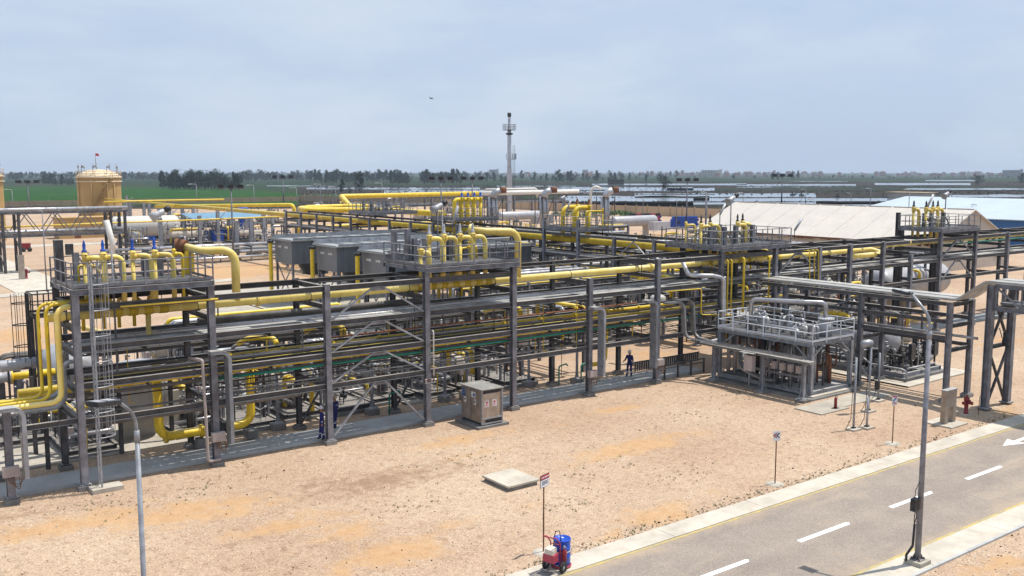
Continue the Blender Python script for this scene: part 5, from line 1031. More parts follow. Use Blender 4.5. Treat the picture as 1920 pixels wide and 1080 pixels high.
# far yellow pipe on its own rack that ends in white
fr = rack('pipe_rack', 'far slender pipe rack behind the plant carrying the yellow to white pipe', (108, 214, 0))
for k in range(9):
    x = 108 + k * 9
    m = MB(); m.hbeam((x, 214, 0), (x, 214, 7.2), .5, .5); m.hbeam((x, 217.5, 0), (x, 217.5, 7.2), .4, .4); m.build('column', 'steel', fr)
m = MB(); [m.hbeam((108, y, 5.6), (182, y, 5.6), .35, .3) for y in (214, 217.5)]; m.build('beam', 'steel_pale', fr)
pipe('gas_pipe', 'far thick yellow pipe with an elbow, on the slender rack behind the plant', 'yellow', [(103, 196, 5.0), (108, 212, 7.8), (109, 214.5, 7.9), (150, 214.5, 8.1)], .62, 1.8, 12)
pipe('white_pipe', 'white continuation of the far yellow pipe toward the flare stack', 'white_paint', [(150.1, 214.5, 8.1), (186, 214.5, 8.25)], .62, 0, 12)
pipe('white_pipe', 'white pipe lying beside the foot of the flare stack', 'white_paint', [(158, 222, 8.8), (176, 222, 8.9), (177, 222, 6.5)], .5, .8, 10)
fp = at(955, 396)
fl = thing('flare_stack', 'tall slim flare stack rising above the horizon with a railed ring platform', 'flare stack', (fp.x, fp.y, 0)); hF = (396 - 216) * math.hypot(fp.x, fp.y) / 1800 * 1.0
MB().lathe((fp.x, fp.y, 0), [(.95, 0), (.95, 9), (.9, 13), (.72, 16), (.68, hF - 5.5), (.50, hF - 5.2), (.50, hF - 1)], 16).build('stack', 'silver_pipe', fl)
MB().lathe((fp.x, fp.y, hF - 1.2), [(.45, 0), (.62, .1), (.7, .8), (.62, 1.5), (0, 1.5)], 14).build('burner_tip', 'black_iron', fl)
def ringplat(par, z, r, a0=0, a1=2 * math.pi):
    m = MB(); n = 16; pt = lambda a, rr, zz: Vector((fp.x + rr * math.cos(a), fp.y + rr * math.sin(a), zz)); A = [a0 + (a1 - a0) * k / n for k in range(n + 1)]
    for a, b in zip(A, A[1:]): m.add([pt(a, .6, z), pt(b, .6, z), pt(b, r, z), pt(a, r, z), pt(a, .6, z - .15), pt(b, .6, z - .15), pt(b, r, z - .15), pt(a, r, z - .15)], [(0, 1, 2, 3), (7, 6, 5, 4), (3, 2, 6, 7), (0, 4, 5, 1)])
    for h in (.6, 1.2, 1.8): m.tube([pt(a, r, z + h) for a in A], .06, 5, cap=False)
    for a in A[::2]: m.cyl(pt(a, r, z), pt(a, r, z + 1.8), .06, 5)
    m.build('ring_platform', 'steel_dark', par)
ringplat(fl, hF - 5.6, 2.3); ringplat(fl, 18.4, 2.4, -1.2, 1.4)
MB().lathe((fp.x, fp.y, hF - 7.4), [(.65, 0), (1.25, .1), (1.25, .6), (.65, .7)], 14).build('collar', 'black_iron', fl)
m = MB(); [m.cyl((fp.x + 1.2 + dx, fp.y - .5, 4), (fp.x + 1.2 + dx, fp.y - .5, hF - 11), .05, 4) for dx in (0, .5, .9)]; m.build('ladder', 'steel_dark', fl)
# ---- tanks
def tank(label, x, y, r, h):
    t = thing('storage_tank', label, 'tank', (x, y, 0), 'tan domed storage tanks')
    MB().lathe((x, y, 0), [(r, -.1), (r, h)], 48).build('wall', 'tank_wall', t); MB().lathe((x, y, h), [(r + .15, 0), (r + .15, .25), (r * .8, 1.1), (r * .55, 1.55), (r * .5, 1.75), (0, 1.9)], 40).build('roof', 'tank_roof', t)
    m = MB(); [m.lathe((x, y, z), [(r, 0), (r + .35, .02), (r + .35, .25), (r, .3)], 40) for z in (h - 1.1, h - .1)]; m.build('ring_beam', 'tank_roof', t); m = MB()
    P = lambda a, rr, z: Vector((x + rr * math.cos(a), y + rr * math.sin(a), z))
    for zz in (.6, 1.2): m.tube([P(k * math.pi / 16, r + .2, h + .3 + zz) for k in range(33)], .06, 4, cap=False)
    for k in range(16): m.cyl(P(k * math.pi / 8, r + .2, h), P(k * math.pi / 8, r + .2, h + 1.5), .05, 4)
    m.build('handrail', 'tank_tan', t)
    rs = random.Random(int(x)); m = MB()
    for k in range(9):
        a = k * .7; m.cyl(P(a, r * .9, h + .4), P(a, r * .9, h + rs.uniform(2, 3.6)), .07, 5); m.cyl(P(a, r * .9, h + 2.2), P(a + .12, r * .9, h + 2.9), .16, 6)
    m.build('lamp_posts', 'steel_pale', t); m = MB()
    for k in range(30): m.obb(P(-2.6 + k * .045, r + .35, .6 + k * h / 31), (.45, 0, 0), (0, .3, 0), (0, 0, .06))
    m.tube([P(-2.6 + k * .045, r + .6, 1.7 + k * h / 31) for k in range(31)], .05, 4); m.tube([P(-2.6 + k * .045, r + .35, .4 + k * h / 31) for k in range(31)], .09, 4); m.build('spiral_stair', 'tank_tan', t)
    m = MB(); [m.cyl(P(a, r + .15, .2), P(a, r + .15, h), .1, 6) for a in (-2.9, -2.15, -1.45, -1.1)]; m.build('down_pipe', 'tank_tan', t); return t
q = at(190, 432); tk = tank('whole tan domed storage tank with spiral stair and small red flag', q.x, q.y, 4.85, 12.6)
o = MB().cyl((q.x - .5, q.y, 14.8), (q.x - .5, q.y, 18.4), .06, 5).build('flag_pole', 'steel_pale', None, loc=(q.x - .5, q.y, 14.8)); tag(o, 'thin pole with a small red flag on the roof of the tan tank', 'flag')
m = MB(); m.add([(q.x - .5, q.y, 18.3), (q.x + .2, q.y - .2, 18.2), (q.x + .3, q.y - .3, 17.6), (q.x - .5, q.y, 17.7)], [(0, 1, 2, 3)]); m.build('flag', 'sign_red', o)
q = at(-31, 452); tank('tan domed storage tank cut off by the edge of the photo', q.x, q.y, 4.2, 13.0)
# ---- left gantry (low truss bridge) with towers
lg = thing('pipe_bridge', 'grey lattice pipe bridge on braced towers crossing the inner road', 'pipe bridge', (24, 150, 0))
A = Vector((13, 130, 0)); gA = Vector((24.4, 148.3, 0)); gB = Vector((38.6, 148.6, 0)); dB = (gB - gA).normalized(); nB = Vector((-dB.y, dB.x, 0)); gS = gA - dB * 14; gE = gB + dB * 1.5
for off in (-1.4, 1.4):
    m = MB(); [m.hbeam(gS + nB * off + Vector((0, 0, z)), gE + nB * off + Vector((0, 0, z)), .35, .3) for z in (8.3, 5.1)]
    L_ = (gE - gS).length; k = 0; s = 0
    while s < L_ - 1.8: m.bar(gS + dB * s + nB * off + Vector((0, 0, 5.2 if k % 2 else 8.2)), gS + dB * (s + 2) + nB * off + Vector((0, 0, 8.2 if k % 2 else 5.2)), .12, .12); s += 2; k += 1
    m.build('truss', 'steel', lg)
m = MB(); s = 1
while s < L_: [m.hbeam(gS + dB * s - nB * 1.4 + Vector((0, 0, z)), gS + dB * s + nB * 1.4 + Vector((0, 0, z)), .25, .2) for z in (8.3, 5.1)]; s += 4
m.build('cross_beam', 'steel_dark', lg)
for base in (gA, gB):
    for a in (-1, 1):
        for b in (-1.4, 1.4):
            p = base + dB * a + nB * b; MB().hbeam(p, p + Vector((0, 0, 8.3)), .4, .35, .03, .02).build('tower_leg', 'steel_dark', lg)
    m = MB(); [m.bar(base + dB * a - nB * 1.4 + Vector((0, 0, z)), base + dB * a + nB * 1.4 + Vector((0, 0, z + 2.4)), .12, .12) for a in (-1, 1) for z in (.2, 2.7)]; m.build('brace', 'steel_dark', lg)
for j, (off, z, r_, mt) in enumerate([(-.9, 8.75, .25, 'silver_pipe'), (-.2, 8.7, .2, 'silver_pipe'), (.6, 8.7, .2, 'grey_pipe'), (0, 5.6, .3, 'silver_pipe')]): pipe('silver_pipe', '%s pipe along the lattice bridge on the left, laid %s' % (('pale', 'slim', 'dull', 'thick')[j], ('outermost on top', 'in the middle on top', 'innermost on top', 'inside the truss')[j]), mt, [gS + nB * off + Vector((0, 0, z)), gE + nB * off + Vector((0, 0, z))], r_, 0, 8)
pipe('gas_pipe', 'thin yellow pipe stretched across from the lattice bridge to the grey posts', 'yellow', [at(-40, 428, 6.0), at(180, 419, 6.0), at(350, 413, 6.0), at(575, 404, 6.0)], .13, 0, 6)
pipe('gas_pipe', 'yellow pipe on tall posts between the tan tank and the far plant', 'yellow', [at(195, 379, 8), at(262, 377, 8), at(420, 374, 8)], .2, 0, 6)
# posts that carry the far left pipes (each on its own)
GP = 'row of grey posts in the left middle plant'
pj = 0
for (px, pb, h) in [(226, 480, 6.2), (303, 478, 6.2), (376, 466, 6.0), (410, 455, 6.4), (445, 487, 6.2), (472, 470, 6.0), (496, 462, 6), (512, 455, 6), (344, 448, 6.4), (364, 440, 6.6), (320, 446, 6.4), (300, 440, 7), (282, 440, 7), (272, 436, 7), (246, 436, 7.5), (240, 425, 8), (228, 430, 7), (214, 430, 7), (536, 446, 6), (430, 446, 6), (462, 440, 6), (560, 440, 6)]:
    q = at(px, pb); o = MB().hbeam((q.x, q.y, 0), (q.x, q.y, h), .55, .6, .06, .05, up=(0, 1, 0)); o.box(q.x - .5, q.y - .5, -.1, q.x + .5, q.y + .5, .3); o.bar((q.x + .1, q.y, h - 2), (q.x + 1.5, q.y, h - .4), .12, .12); o = o.build('pipe_post', 'steel_pale', None, loc=(q.x, q.y, 0)); pj += 1
    tag(o, 'grey steel post with a slanting bracket in the row beyond the nearest platform', 'post', GP)
lt = thing('pipe_sleeper_rack', 'low wide bank of grey pipes on sleepers beyond the nearest platform', 'pipe bank', (57, 148, 0))
q0, q1 = at(205, 472), at(515, 478); m = MB()
for k in range(5): m.cyl((q0.x + 3 + k * .3, 152 + k * .8, 1.3), (q0.x + 40, 152 + k * .8, 1.3), .22, 8)
m.build('pipes', 'silver_pipe', lt); m = MB(); [m.box(q0.x + 5 + k * 4, 151, 0, q0.x + 5.4 + k * 4, 157, 1.08) for k in range(9)]; m.build('sleepers', 'concrete_dark', lt)
lt2 = thing('pipe_sleeper_rack', 'second low pipe rack with dark shadowed trays beyond the nearest platform', 'pipe bank', (40, 140, 0)); m = MB()
for k, (y, z) in enumerate([(146, 2.6), (147, 2.6), (149, 1.2), (150, 1.2), (138, 1.4)]): m.cyl((36, y, z), (64, y, z), .2, 8)
m.build('pipes', 'silver_pipe', lt2); m = MB(); [m.hbeam((38 + k * 5, 145, 2.3), (38 + k * 5, 151, 2.3), .25, .2) for k in range(6)]; [m.hbeam((38 + k * 5, y, 0), (38 + k * 5, y, 2.3), .25, .2) for k in range(6) for y in (145.2, 150.8)]; m.build('frame', 'steel', lt2); MB().box(36, 145.5, 1.9, 64, 148, 2.0).build('tray', 'steel_dark', lt2)
j = 0
for (px, py) in [(330, 452), (350, 460), (400, 450), (470, 455), (500, 470), (560, 470), (300, 447), (265, 445), (430, 430), (500, 420), (560, 415), (620, 412), (390, 425), (340, 425), (700, 405), (660, 395), (600, 395), (750, 395), (250, 460), (800, 420), (850, 400)]:
    q = at(px, py); put_skid(j, q.x, q.y, rad(90 * (j % 2)), 'distant pipe skid in the left middle plant beyond the nearest platform', 'distant skids in the left middle plant', 1.4); j += 1
cs = thing('canopy_shelter', 'small shelter with a pale blue roof over dark blue machinery', 'shelter', at(390, 452)); q = at(352, 452)
m = MB(); m.obb((q.x + 7, q.y - 2, 5.0), (7.5, 0, .05), (0, 4.2, .5), (0, -.01, .06)); m.build('roof', 'roof_blue', cs); m = MB(); [m.box(q.x + a, q.y + b, 0, q.x + a + .25, q.y + b + .25, 4.8) for a in (0, 6.8, 13.6) for b in (-5, 1.2)]; m.build('post', 'steel', cs)
GBm = 'dark blue machines around the shelter'
for j, (dx, dy, s) in enumerate([(2, -2, 1.4), (5.5, -2.5, 1.7), (9.5, -2, 1.5), (13, -2, 1.1), (-6.0, 5, 1.0), (4, -6, 1.0)]):
    t = thing('pump_unit', 'dark blue pump unit, %s under or beside the pale blue shelter roof' % ORD[j], 'pump', (q.x + dx, q.y + dy, 0), GBm); MB().box(q.x + dx - s, q.y + dy - .8, .2, q.x + dx + s, q.y + dy + .8, 1.6 + s * .4).build('housing', 'blue_paint', t); MB().cyl((q.x + dx + s, q.y + dy, 1), (q.x + dx + s + 1.2, q.y + dy, 1), .5, 12).build('motor', 'black_iron', t); MB().box(q.x + dx - s - .3, q.y + dy - 1, 0, q.x + dx + s + 1.4, q.y + dy + 1, .2).build('base', 'concrete_dark', t)
for (px, py, r_, h, l) in ((151, 445, .9, 2.2, 'beside the tan hut'), (457, 428, 1.3, 5.0, 'hung between the grey posts')):
    q = at(px, py); t = thing('blue_tank', 'bright blue upright tank %s' % l, 'tank', q); MB().lathe(q, [(0, .1), (r_, .1), (r_, h), (r_ * .6, h + .3), (0, h + .35)], 16).build('shell', 'blue_drum', t)
q = at(150, 447); o = MB().box(q.x - 4, q.y, 0, q.x + 7, q.y + 5, 4.2); o.box(q.x - 4.3, q.y - .3, 4.2, q.x + 7.3, q.y + 5.3, 4.45); o.mat(1).box(q.x - 1, q.y - .02, 0, q.x + .2, q.y, 2.2); o = o.build('small_building', ['tank_tan', 'rust'], None, loc=(q.x, q.y, 0)); tag(o, 'small tan flat roofed hut behind the lattice pipe bridge', 'hut')
# slanted white duct
t = thing('white_duct', 'slanting white insulated duct beside the lattice bridge tower', 'duct', at(205, 470)); q = at(206, 472); MB().tube([far_pt(199, 413, 150), far_pt(210.5, 455, 150), far_pt(211, 475, 150)], .42, 12).build('pipe_run', 'white_paint', t)
# small road equipment on the left
def hydrant(label, x, y, s=1.0):
    t = thing('fire_hydrant', label, 'hydrant', (x, y, 0), 'red fire hydrants'); MB().lathe((x, y, 0), [(.16 * s, 0), (.16 * s, .08), (.11 * s, .1), (.11 * s, .75 * s), (.15 * s, .78 * s), (.15 * s, .95 * s), (.06 * s, 1.0 * s), (.05 * s, 1.08 * s), (0, 1.08 * s)], 14).build('barrel', 'red_paint', t)
    m = MB(); [m.cyl((x, y, .68 * s), (x + a * .28 * s, y + b * .28 * s, .68 * s), .08 * s, 10) for a, b in ((1, 0), (-1, 0), (0, -1))]; [m.cyl((x + a * .28 * s, y + b * .28 * s, .68 * s), (x + a * .34 * s, y + b * .34 * s, .68 * s), .1 * s, 8) for a, b in ((1, 0), (-1, 0), (0, -1))]; m.build('outlets', 'red_paint', t); MB().cyl((x, y, -.05), (x, y, .05), .28, 14).build('collar', 'concrete', t); return t
hq = at(1811, 777); hydrant('dark red fire hydrant on the gravel before the road gantry', hq.x, hq.y, 1.05)
o = MB().tube([(hq.x + .45, hq.y - .5, 0), (hq.x + .5, hq.y - .5, 1.1), (hq.x + .75, hq.y - .5, 1.18)], .02, 5, .1).build('marker_rod', 'rust', None, loc=(hq.x + .45, hq.y - .5, 0)); tag(o, 'thin rusty bent rod standing beside the red hydrant', 'rod')
hq = at(50, 523); hydrant('red fire hydrant by the brown marker box near the inner road', hq.x, hq.y, 1.3); q = at(44, 524); o = MB().box(q.x - .5, q.y - .2, 0, q.x + .2, q.y + .3, 3.2).build('marker_cabinet', 'stainless', None, loc=(q.x, q.y, 0)); tag(o, 'narrow brown cabinet beside the inner road hydrant', 'cabinet')
q = at(49, 472); t = thing('hose_cart', 'small dark red cart standing by the inner road', 'cart', q); MB().box(q.x - .7, q.y - .5, .4, q.x + .7, q.y + .5, 1.5).build('body', 'red_paint', t); m = MB(); [m.lathe((q.x + a, q.y - .6, .4), [(0, 0), (.4, 0), (.4, .15), (0, .15)], 12, (0, 1, 0)) for a in (-.5, .5)]; m.build('wheel', 'rubber', t)
# steel box post by the gantry (stainless H shaped stand)
q = at(1768, 797); t = thing('panel_stand', 'brown stainless panel stand with two legs on a pale pad before the gantry', 'panel stand', (q.x, q.y, 0)); x, y = q.x, q.y
MB().box(x - .45, y - .75, -.05, x + 1.3, y + .9, .08).build('pad', 'concrete', t); MB().box(x - .12, y - .16, .98, x + 1.02, y + .12, 1.95).build('panel_box', 'stainless', t)
for a in (-.12, .723): MB().box(x + a - .003, y - .163, .08, x + a + .30, y + .123, 1.2).build('leg', 'stainless', t)
MB().box(x - .16, y - .2, 1.95, x + 1.06, y + .16, 1.99).build('cap', 'steel_pale', t)
# ---- stacked pipes behind, green tops
rs = random.Random(2)
for (px, py, w, n_, nm, lab) in ((1190, 421, 11, 10, 'blue', 'dark blue and pinkish drums stacked by the perimeter wall'), (1268, 428, 9, 7, 'blue', 'bright blue pipe ends stacked beside the bundle of drums')):
    q = at(px, py); t = thing('drum_stack', lab, 'stack of drums', (q.x, q.y, 0)); m = MB(); rr_ = .33
    for row in range(5):
        for k in range(int(w / (rr_ * 2.1)) - row // 2):
            c = (q.x - w * .5 * .6 + (k + row * .5) * rr_ * 2.1, q.y - (k + row * .5) * rr_ * .6, rr_ + row * rr_ * 1.75); m.mat(rs.choice([0, 0, 1, 1, 2]) if n_ == 10 else rs.choice([0, 0, 0, 1])); m.cyl(c, (c[0] + .6, c[1] + 1.0, c[2]), rr_, 10)
    o_ = m.build('drums', ['blue_paint', 'black_iron', 'red_faded'], t); o_['kind'] = 'stuff'
for j, (px, py, s) in enumerate([(1060, 405, 3.5), (1095, 408, 3), (1130, 404, 3.5), (1160, 403, 3), (1180, 405, 2.5), (1345, 398, 3), (1275, 404, 2), (1260, 405, 2), (835, 385, 3), (980, 408, 2.5), (1090, 396, 2)]):
    q = at(px, py); m = MB()
    for k in range(260):
        a = rs.uniform(0, 6.3); d = rs.uniform(0, 1) ** .6 * s; z = rs.uniform(.1, 1.3) * (1 - d / s * .6) * s * .5; c = Vector((q.x + d * math.cos(a) * 1.4, q.y + d * math.sin(a), z)); u = Vector((rs.uniform(-1, 1), rs.uniform(-1, 1), rs.uniform(-1, 1))) * .3; v = Vector((rs.uniform(-1, 1), rs.uniform(-1, 1), rs.uniform(-1, 1))) * .3
        m.add([c - u, c + v, c + u, c - v], [(0, 1, 2, 3)])
    o = m.build('shrub', 'shrub_green', None, loc=(q.x, q.y, 0)); tag(o, 'low green shrub growing by the perimeter wall', 'shrub', 'shrubs by the perimeter wall')
# ---- sheds
def shed(name, label, x0, x1, y0, y1, he, hr, roofm, wallm, overhang=.4):
    t = thing(name, label, 'shed', (x0, y0, 0)); xm = (x0 + x1) / 2
    m = MB(); m.add([(x0, y0, 0), (x1, y0, 0), (x1, y0, he), (xm, y0, hr - .1), (x0, y0, he), (x0, y1, 0), (x1, y1, 0), (x1, y1, he), (xm, y1, hr - .1), (x0, y1, he)], [(0, 1, 2, 3, 4), (9, 8, 7, 6, 5), (0, 4, 9, 5), (1, 6, 7, 2)]); m.build('walls', wallm, t)
    sl_ = (hr - he) / (xm - x0); m = MB(); e = overhang
    for s, xe in ((-1, x0 - e), (1, x1 + e)):
        ze = he - e * sl_; a = [(xm, y0 - e, hr), (xe, y0 - e, ze), (xe, y1 + e, ze), (xm, y1 + e, hr)]; vs = [Vector(p) for p in a] + [Vector(p) - Vector((0, 0, .15)) for p in a]
        fs = [(0, 1, 2, 3), (7, 6, 5, 4), (0, 4, 5, 1), (1, 5, 6, 2), (2, 6, 7, 3), (3, 7, 4, 0)]; m.add(vs, fs if s > 0 else [f[::-1] for f in fs])
    bmr = m.build('roof', roofm, t); b2 = bmesh.new(); b2.from_mesh(bmr.data); bmesh.ops.recalc_face_normals(b2, faces=b2.faces); b2.to_mesh(bmr.data); b2.free()
    return t
sw = shed('storage_shed', 'large cream roofed open shed with torn roof edge', 126, 146, 70.5, 113.5, 4.3, 8.6, 'roof_cream', 'plaster')
m = MB(); y = 70.5; rs = random.Random(8)
while y < 113: l = rs.uniform(.4, 1.6); m.box(125.5, y, 4.05 - rs.uniform(.05, .35), 125.6, y + l, 4.12); y += l
m.build('torn_edge', 'rust', sw)
m = MB(); [m.box(136 - .15, 70.3 + k * 4.3, 8.58, 136 + .15, 74.3 + k * 4.3, 8.68) for k in range(10)]; m.build('ridge_cap', 'roof_cream', sw)
m = MB(); [m.obb((131, 74.6 + k * 4.3, 6.47), (4.9, 0, 2.1), (0, .035, 0), (0, 0, .02)) for k in range(9)]; m.build('roof_seams', 'roof_cream', sw)
shed('blue_shed', 'long shed with pale blue roof and deep blue wall behind the cream shed', 181, 228, 50, 121, 5.3, 8.4, 'roof_white_blue', 'wall_blue', .8)
q = at(1460, 470); o = MB().box(100, 96, 0, 116, 97, 2.6).build('low_wall', 'plaster', None, loc=(100, 96, 0)); tag(o, 'low pale block wall in front of the cream shed', 'wall')
# ---- perimeter wall, wall posts
def wall(label, a, b, h=2.9):
    a, b = Vector(a), Vector(b); d = (b - a); L_ = d.length; d.normalize(); n_ = Vector((-d.y, d.x, 0)); t = thing('perimeter_wall', label, 'wall', a); m = MB(); s = 0
    while s < L_: e = min(s + 4.8, L_); m.obb(a + d * (s + e) / 2 + Vector((0, 0, h / 2)), d * ((e - s) / 2 - .1), n_ * .12, (0, 0, h / 2)); s = e
    m.build('wall_panels', 'wall_tan', t); m = MB(); s = 0
    while s <= L_: p = a + d * s; m.obb(p + Vector((0, 0, h / 2 + .1)), d * .18, n_ * .22, (0, 0, h / 2 + .1)); m.bar(p + Vector((0, 0, h)), p + Vector((0, 0, h + .8)), .08, .08); s += 4.8
    m.build('wall_posts', 'wall_tan', t)
wall('tan perimeter wall with posts beyond the drums and the plant', (226, 120, 0), (215, 330, 0)); wall('tan perimeter wall far behind the yellow manifold', (215, 330, 0), (196, 428, 0)); wall('distant tan wall along the edge of the green field', (196, 428, 0), (40, 428, 0), 2.2)
# ---- lamps of all sorts
def street_lamp(label, x, y, h=8.9, arm=(0, 1), L_=1.15, r=.095, group=None, heads=2, sc=1.0, base=True, mat='steel', rise=1.12):
    t = thing('street_lamp', label, 'street lamp', (x, y, 0), group); a = Vector((arm[0], arm[1], 0)).normalized(); b = Vector((x, y, 0))
    MB().tube([b + Vector((0, 0, .13)), b + Vector((0, 0, h * .98))], [r * 1.05, r * .72], 14).build('pole', mat, t)
    _c = MB().cyl(b + Vector((0, 0, h * .955)), b + Vector((0, 0, h * .985)), r * .85, 12)
    _c.tube([b + Vector((0, 0, h * .955)), b + Vector((0, 0, h + rise * .35)), b + a * L_ + Vector((0, 0, h + rise))], r * .5, 10, .9, seg=7); _c.build('arm', 'steel_pale', t)
    hd = b + a * (L_ + .05) + Vector((0, 0, h + rise)); u = (a + Vector((0, 0, .12))).normalized(); s_ = Vector((-a.y, a.x, 0)); w = s_.cross(u) * -1
    m = MB(); m.obb(hd + u * .35 * sc, u * .36 * sc, s_ * .20 * sc, u.cross(s_) * .055 * sc); m.tube([hd - u * .12, hd + u * .08], .06 * sc, 8); m.build('lamp_housing', 'panel_dark', t)
    m = MB(); m.obb(hd + u * .22 * sc + u.cross(s_) * -.0 + Vector((0, 0, .062 * sc)), u * .13 * sc, s_ * .14 * sc, Vector((0, 0, .008))); m.obb(hd + u * .55 * sc + Vector((0, 0, .062 * sc)), u * .13 * sc, s_ * .14 * sc, Vector((0, 0, .008))); m.build('lamp_top', 'vessel_grey', t)
    MB().obb(hd + u * .35 * sc - Vector((0, 0, .06 * sc)), u * .28 * sc, s_ * .15 * sc, Vector((0, 0, .01))).build('lens', 'lamp_glass', t)
    if base:
        m = MB(); m.box(x - .33, y - .33, -.05, x + .33, y + .33, .14 + .06); m.build('footing', 'concrete', t); m = MB(); m.box(x - .2, y - .2, .2, x + .2, y + .2, .225)
        for k in range(4): d = Vector((math.cos(k * math.pi / 2 + .8), math.sin(k * math.pi / 2 + .8), 0)); m.add([b + d * .08 + Vector((0, 0, .22)), b + d * .22 + Vector((0, 0, .22)), b + d * .08 + Vector((0, 0, .5)), b + d * .09 + Vector((0.01, 0.01, .22))], [(0, 1, 2), (2, 1, 3)]); m.cyl(b + d * .22 + Vector((0, 0, .22)), b + d * .22 + Vector((0, 0, .3)), .025, 6)
        m.build('base_plate', 'steel_dark', t)
    return t
lr = street_lamp('grey street lamp standing on the pavement in the right foreground', 31.46, 17.6, 8.6, (0, 1), .75, .105, sc=.85)
m = MB(); m.tube([(31.15, 17.85, .15), (31.05, 17.8, .4), (31.2, 17.66, .75), (31.22, 17.64, 1.55)], .045, 8, .15); m.build('conduit', 'black_iron', lr)
m = MB(); m.box(31.05, 17.55, 2.05, 31.2, 17.75, 2.5); m.box(31.21, 17.54, 2.1, 31.34, 17.76, 2.5); m.tube([(31.2, 17.64, 1.5), (31.18, 17.64, 1.8), (31.24, 17.64, 2.1)], .018, 5); m.tube([(31.18, 17.64, 1.5), (31.26, 17.6, 1.85), (31.28, 17.64, 2.1)], .018, 5); m.tube([(31.15, 17.64, 2.5), (31.16, 17.64, 2.8), (31.36, 17.62, 3.05)], .014, 5, .1); m.build('switch_box', 'black_iron', lr)
ql = at(257, 822, 8.4); street_lamp('pale grey street lamp standing alone on the gravel before the ladder', ql.x, ql.y, 8.7, (-.85, -.5), .5, .068, mat='steel_pale', rise=.62, sc=.85)
def mast(label, px, pb, ptop, group, base_h=None):
    q = at(px, pb); h = 14 + 0; d = ray(px, ptop); tt = math.hypot(q.x, q.y) / math.hypot(d.x, d.y); h = H + d.z * tt
    t = thing('floodlight_mast', label, 'floodlight mast', (q.x, q.y, 0), group); s = math.hypot(q.x, q.y) / 150 * .8 + .3
    MB().tube([(q.x, q.y, 0), (q.x, q.y, h - .4)], [.12 * s + .04, .07 * s + .03], 8).build('pole', 'steel', t); MB().bar((q.x - 1.3 * s, q.y + .9 * s, h - .5), (q.x + 1.3 * s, q.y - .9 * s, h - .5), .12 * s, .12 * s).build('cross_arm', 'steel', t)
    for k in (-1, 0, 1): MB().obb((q.x + k * 1.1 * s, q.y - k * .75 * s, h - .15), (.32 * s, -.2 * s, 0), (.12 * s, .2 * s, -.05 * s), (0, 0, .2 * s)).build('lamp_head', 'black_iron', t)
    return t
for (px, pb, pt, l) in [(55, 398, 340, 'beside the tan tank over the green field'), (438, 492, 348, 'rising in front of the yellow pipes'), (532, 388, 331, 'before the green field'), (828, 470, 333, 'behind the railed platform by the coolers'), (886, 440, 333, 'near the far yellow pipe'), (1287, 425, 336, 'over the blue pipe stack'), (1465, 386, 328, 'beyond the cream shed')]:
    mast('tall floodlight mast %s' % l, px, pb, pt, 'tall floodlight masts')
def slim_lamp(px, pb, ptop, i):
    q = at(px, pb); d = ray(px, ptop); tt = math.hypot(q.x, q.y) / math.hypot(d.x, d.y); h = H + d.z * tt; s = math.hypot(q.x, q.y) / 150
    t = thing('slim_lamp', SL[i], 'lamp post', (q.x, q.y, 0), 'slim lamp posts of the plant'); MB().tube([(q.x, q.y, 0), (q.x, q.y, h - .5)], [.05 * s + .04, .035 * s + .025], 6).build('pole', 'steel', t)
    MB().tube([(q.x, q.y, h - .55), (q.x, q.y, h - .1), (q.x - .7 * s, q.y + .2, h)], .03 * s + .02, 6, .4 * s).build('arm', 'steel_pale', t); MB().obb((q.x - .85 * s, q.y + .2, h), (.28 * s, 0, .04), (0, .11 * s, 0), (0, 0, .05 * s)).build('lamp_head', 'vessel_grey', t)
SLp = [(88, 548, 393, 'at the corner of the inner road'), (1323, 478, 360, 'before the near end of the cream shed'), (1523, 462, 373, 'against the middle of the cream roof'), (1392, 420, 361, 'behind the left end of the cream shed'), (1205, 425, 365, 'between the drum stacks'), (1268, 430, 366, 'in front of the blue pipe stack'), (1700, 470, 355, 'left of the tall platform'), (1828, 450, 383, 'against the blue wall'), (1851, 440, 367, 'right of the tall platform over the pale roof'), (1780, 440, 362, 'behind the goose necks of the tall platform'), (1510, 388, 355, 'beyond the pond side of the cream shed'), (1595, 390, 362, 'over the ridge of the cream shed'), (1632, 385, 353, 'where the two sheds meet'), (25, 400, 355, 'left in the green field'), (477, 392, 347, 'beside the far yellow elbow'), (602, 400, 345, 'in front of the dark trees'), (717, 398, 343, 'behind the far yellow pipe'), (630, 398, 350, 'left of the two near trees'), (1040, 400, 350, 'near the flare stack'), (1105, 402, 362, 'before the perimeter wall'), (557, 400, 352, 'left of the pond'), (370, 400, 345, 'over the green crop')]
SL = ['slim lamp post ' + s[3] for s in SLp]
for i, s in enumerate(SLp): slim_lamp(s[0], s[1], s[2], i)
def barrel_light(px, py, d, zb, label, s=1.0):
    """large tilted barrel floodlight on a thin post"""
    p = far_pt(px, py, d); t = thing('barrel_floodlight', label, 'floodlight', (p.x, p.y, zb), 'tilted barrel floodlights'); ax = Vector((-.80, .05, -.45)).normalized()
    MB().lathe(p, [(0, -.55 * s), (.16 * s, -.5 * s), (.22 * s, -.15 * s), (.24 * s, .05 * s), (.38 * s, .5 * s), (.35 * s, .5 * s), (.1, .3 * s), (0, .3 * s)], 16, ax).build('barrel', 'vessel_grey', t); MB().lathe(p - ax * .55 * s, [(0, -.4 * s), (.20 * s, -.38 * s), (.20 * s, 0), (.05, .05)], 12, ax).build('ballast', 'black_iron', t)
    MB().cyl((p.x, p.y, zb), p, .045, 6).build('post', 'steel', t)
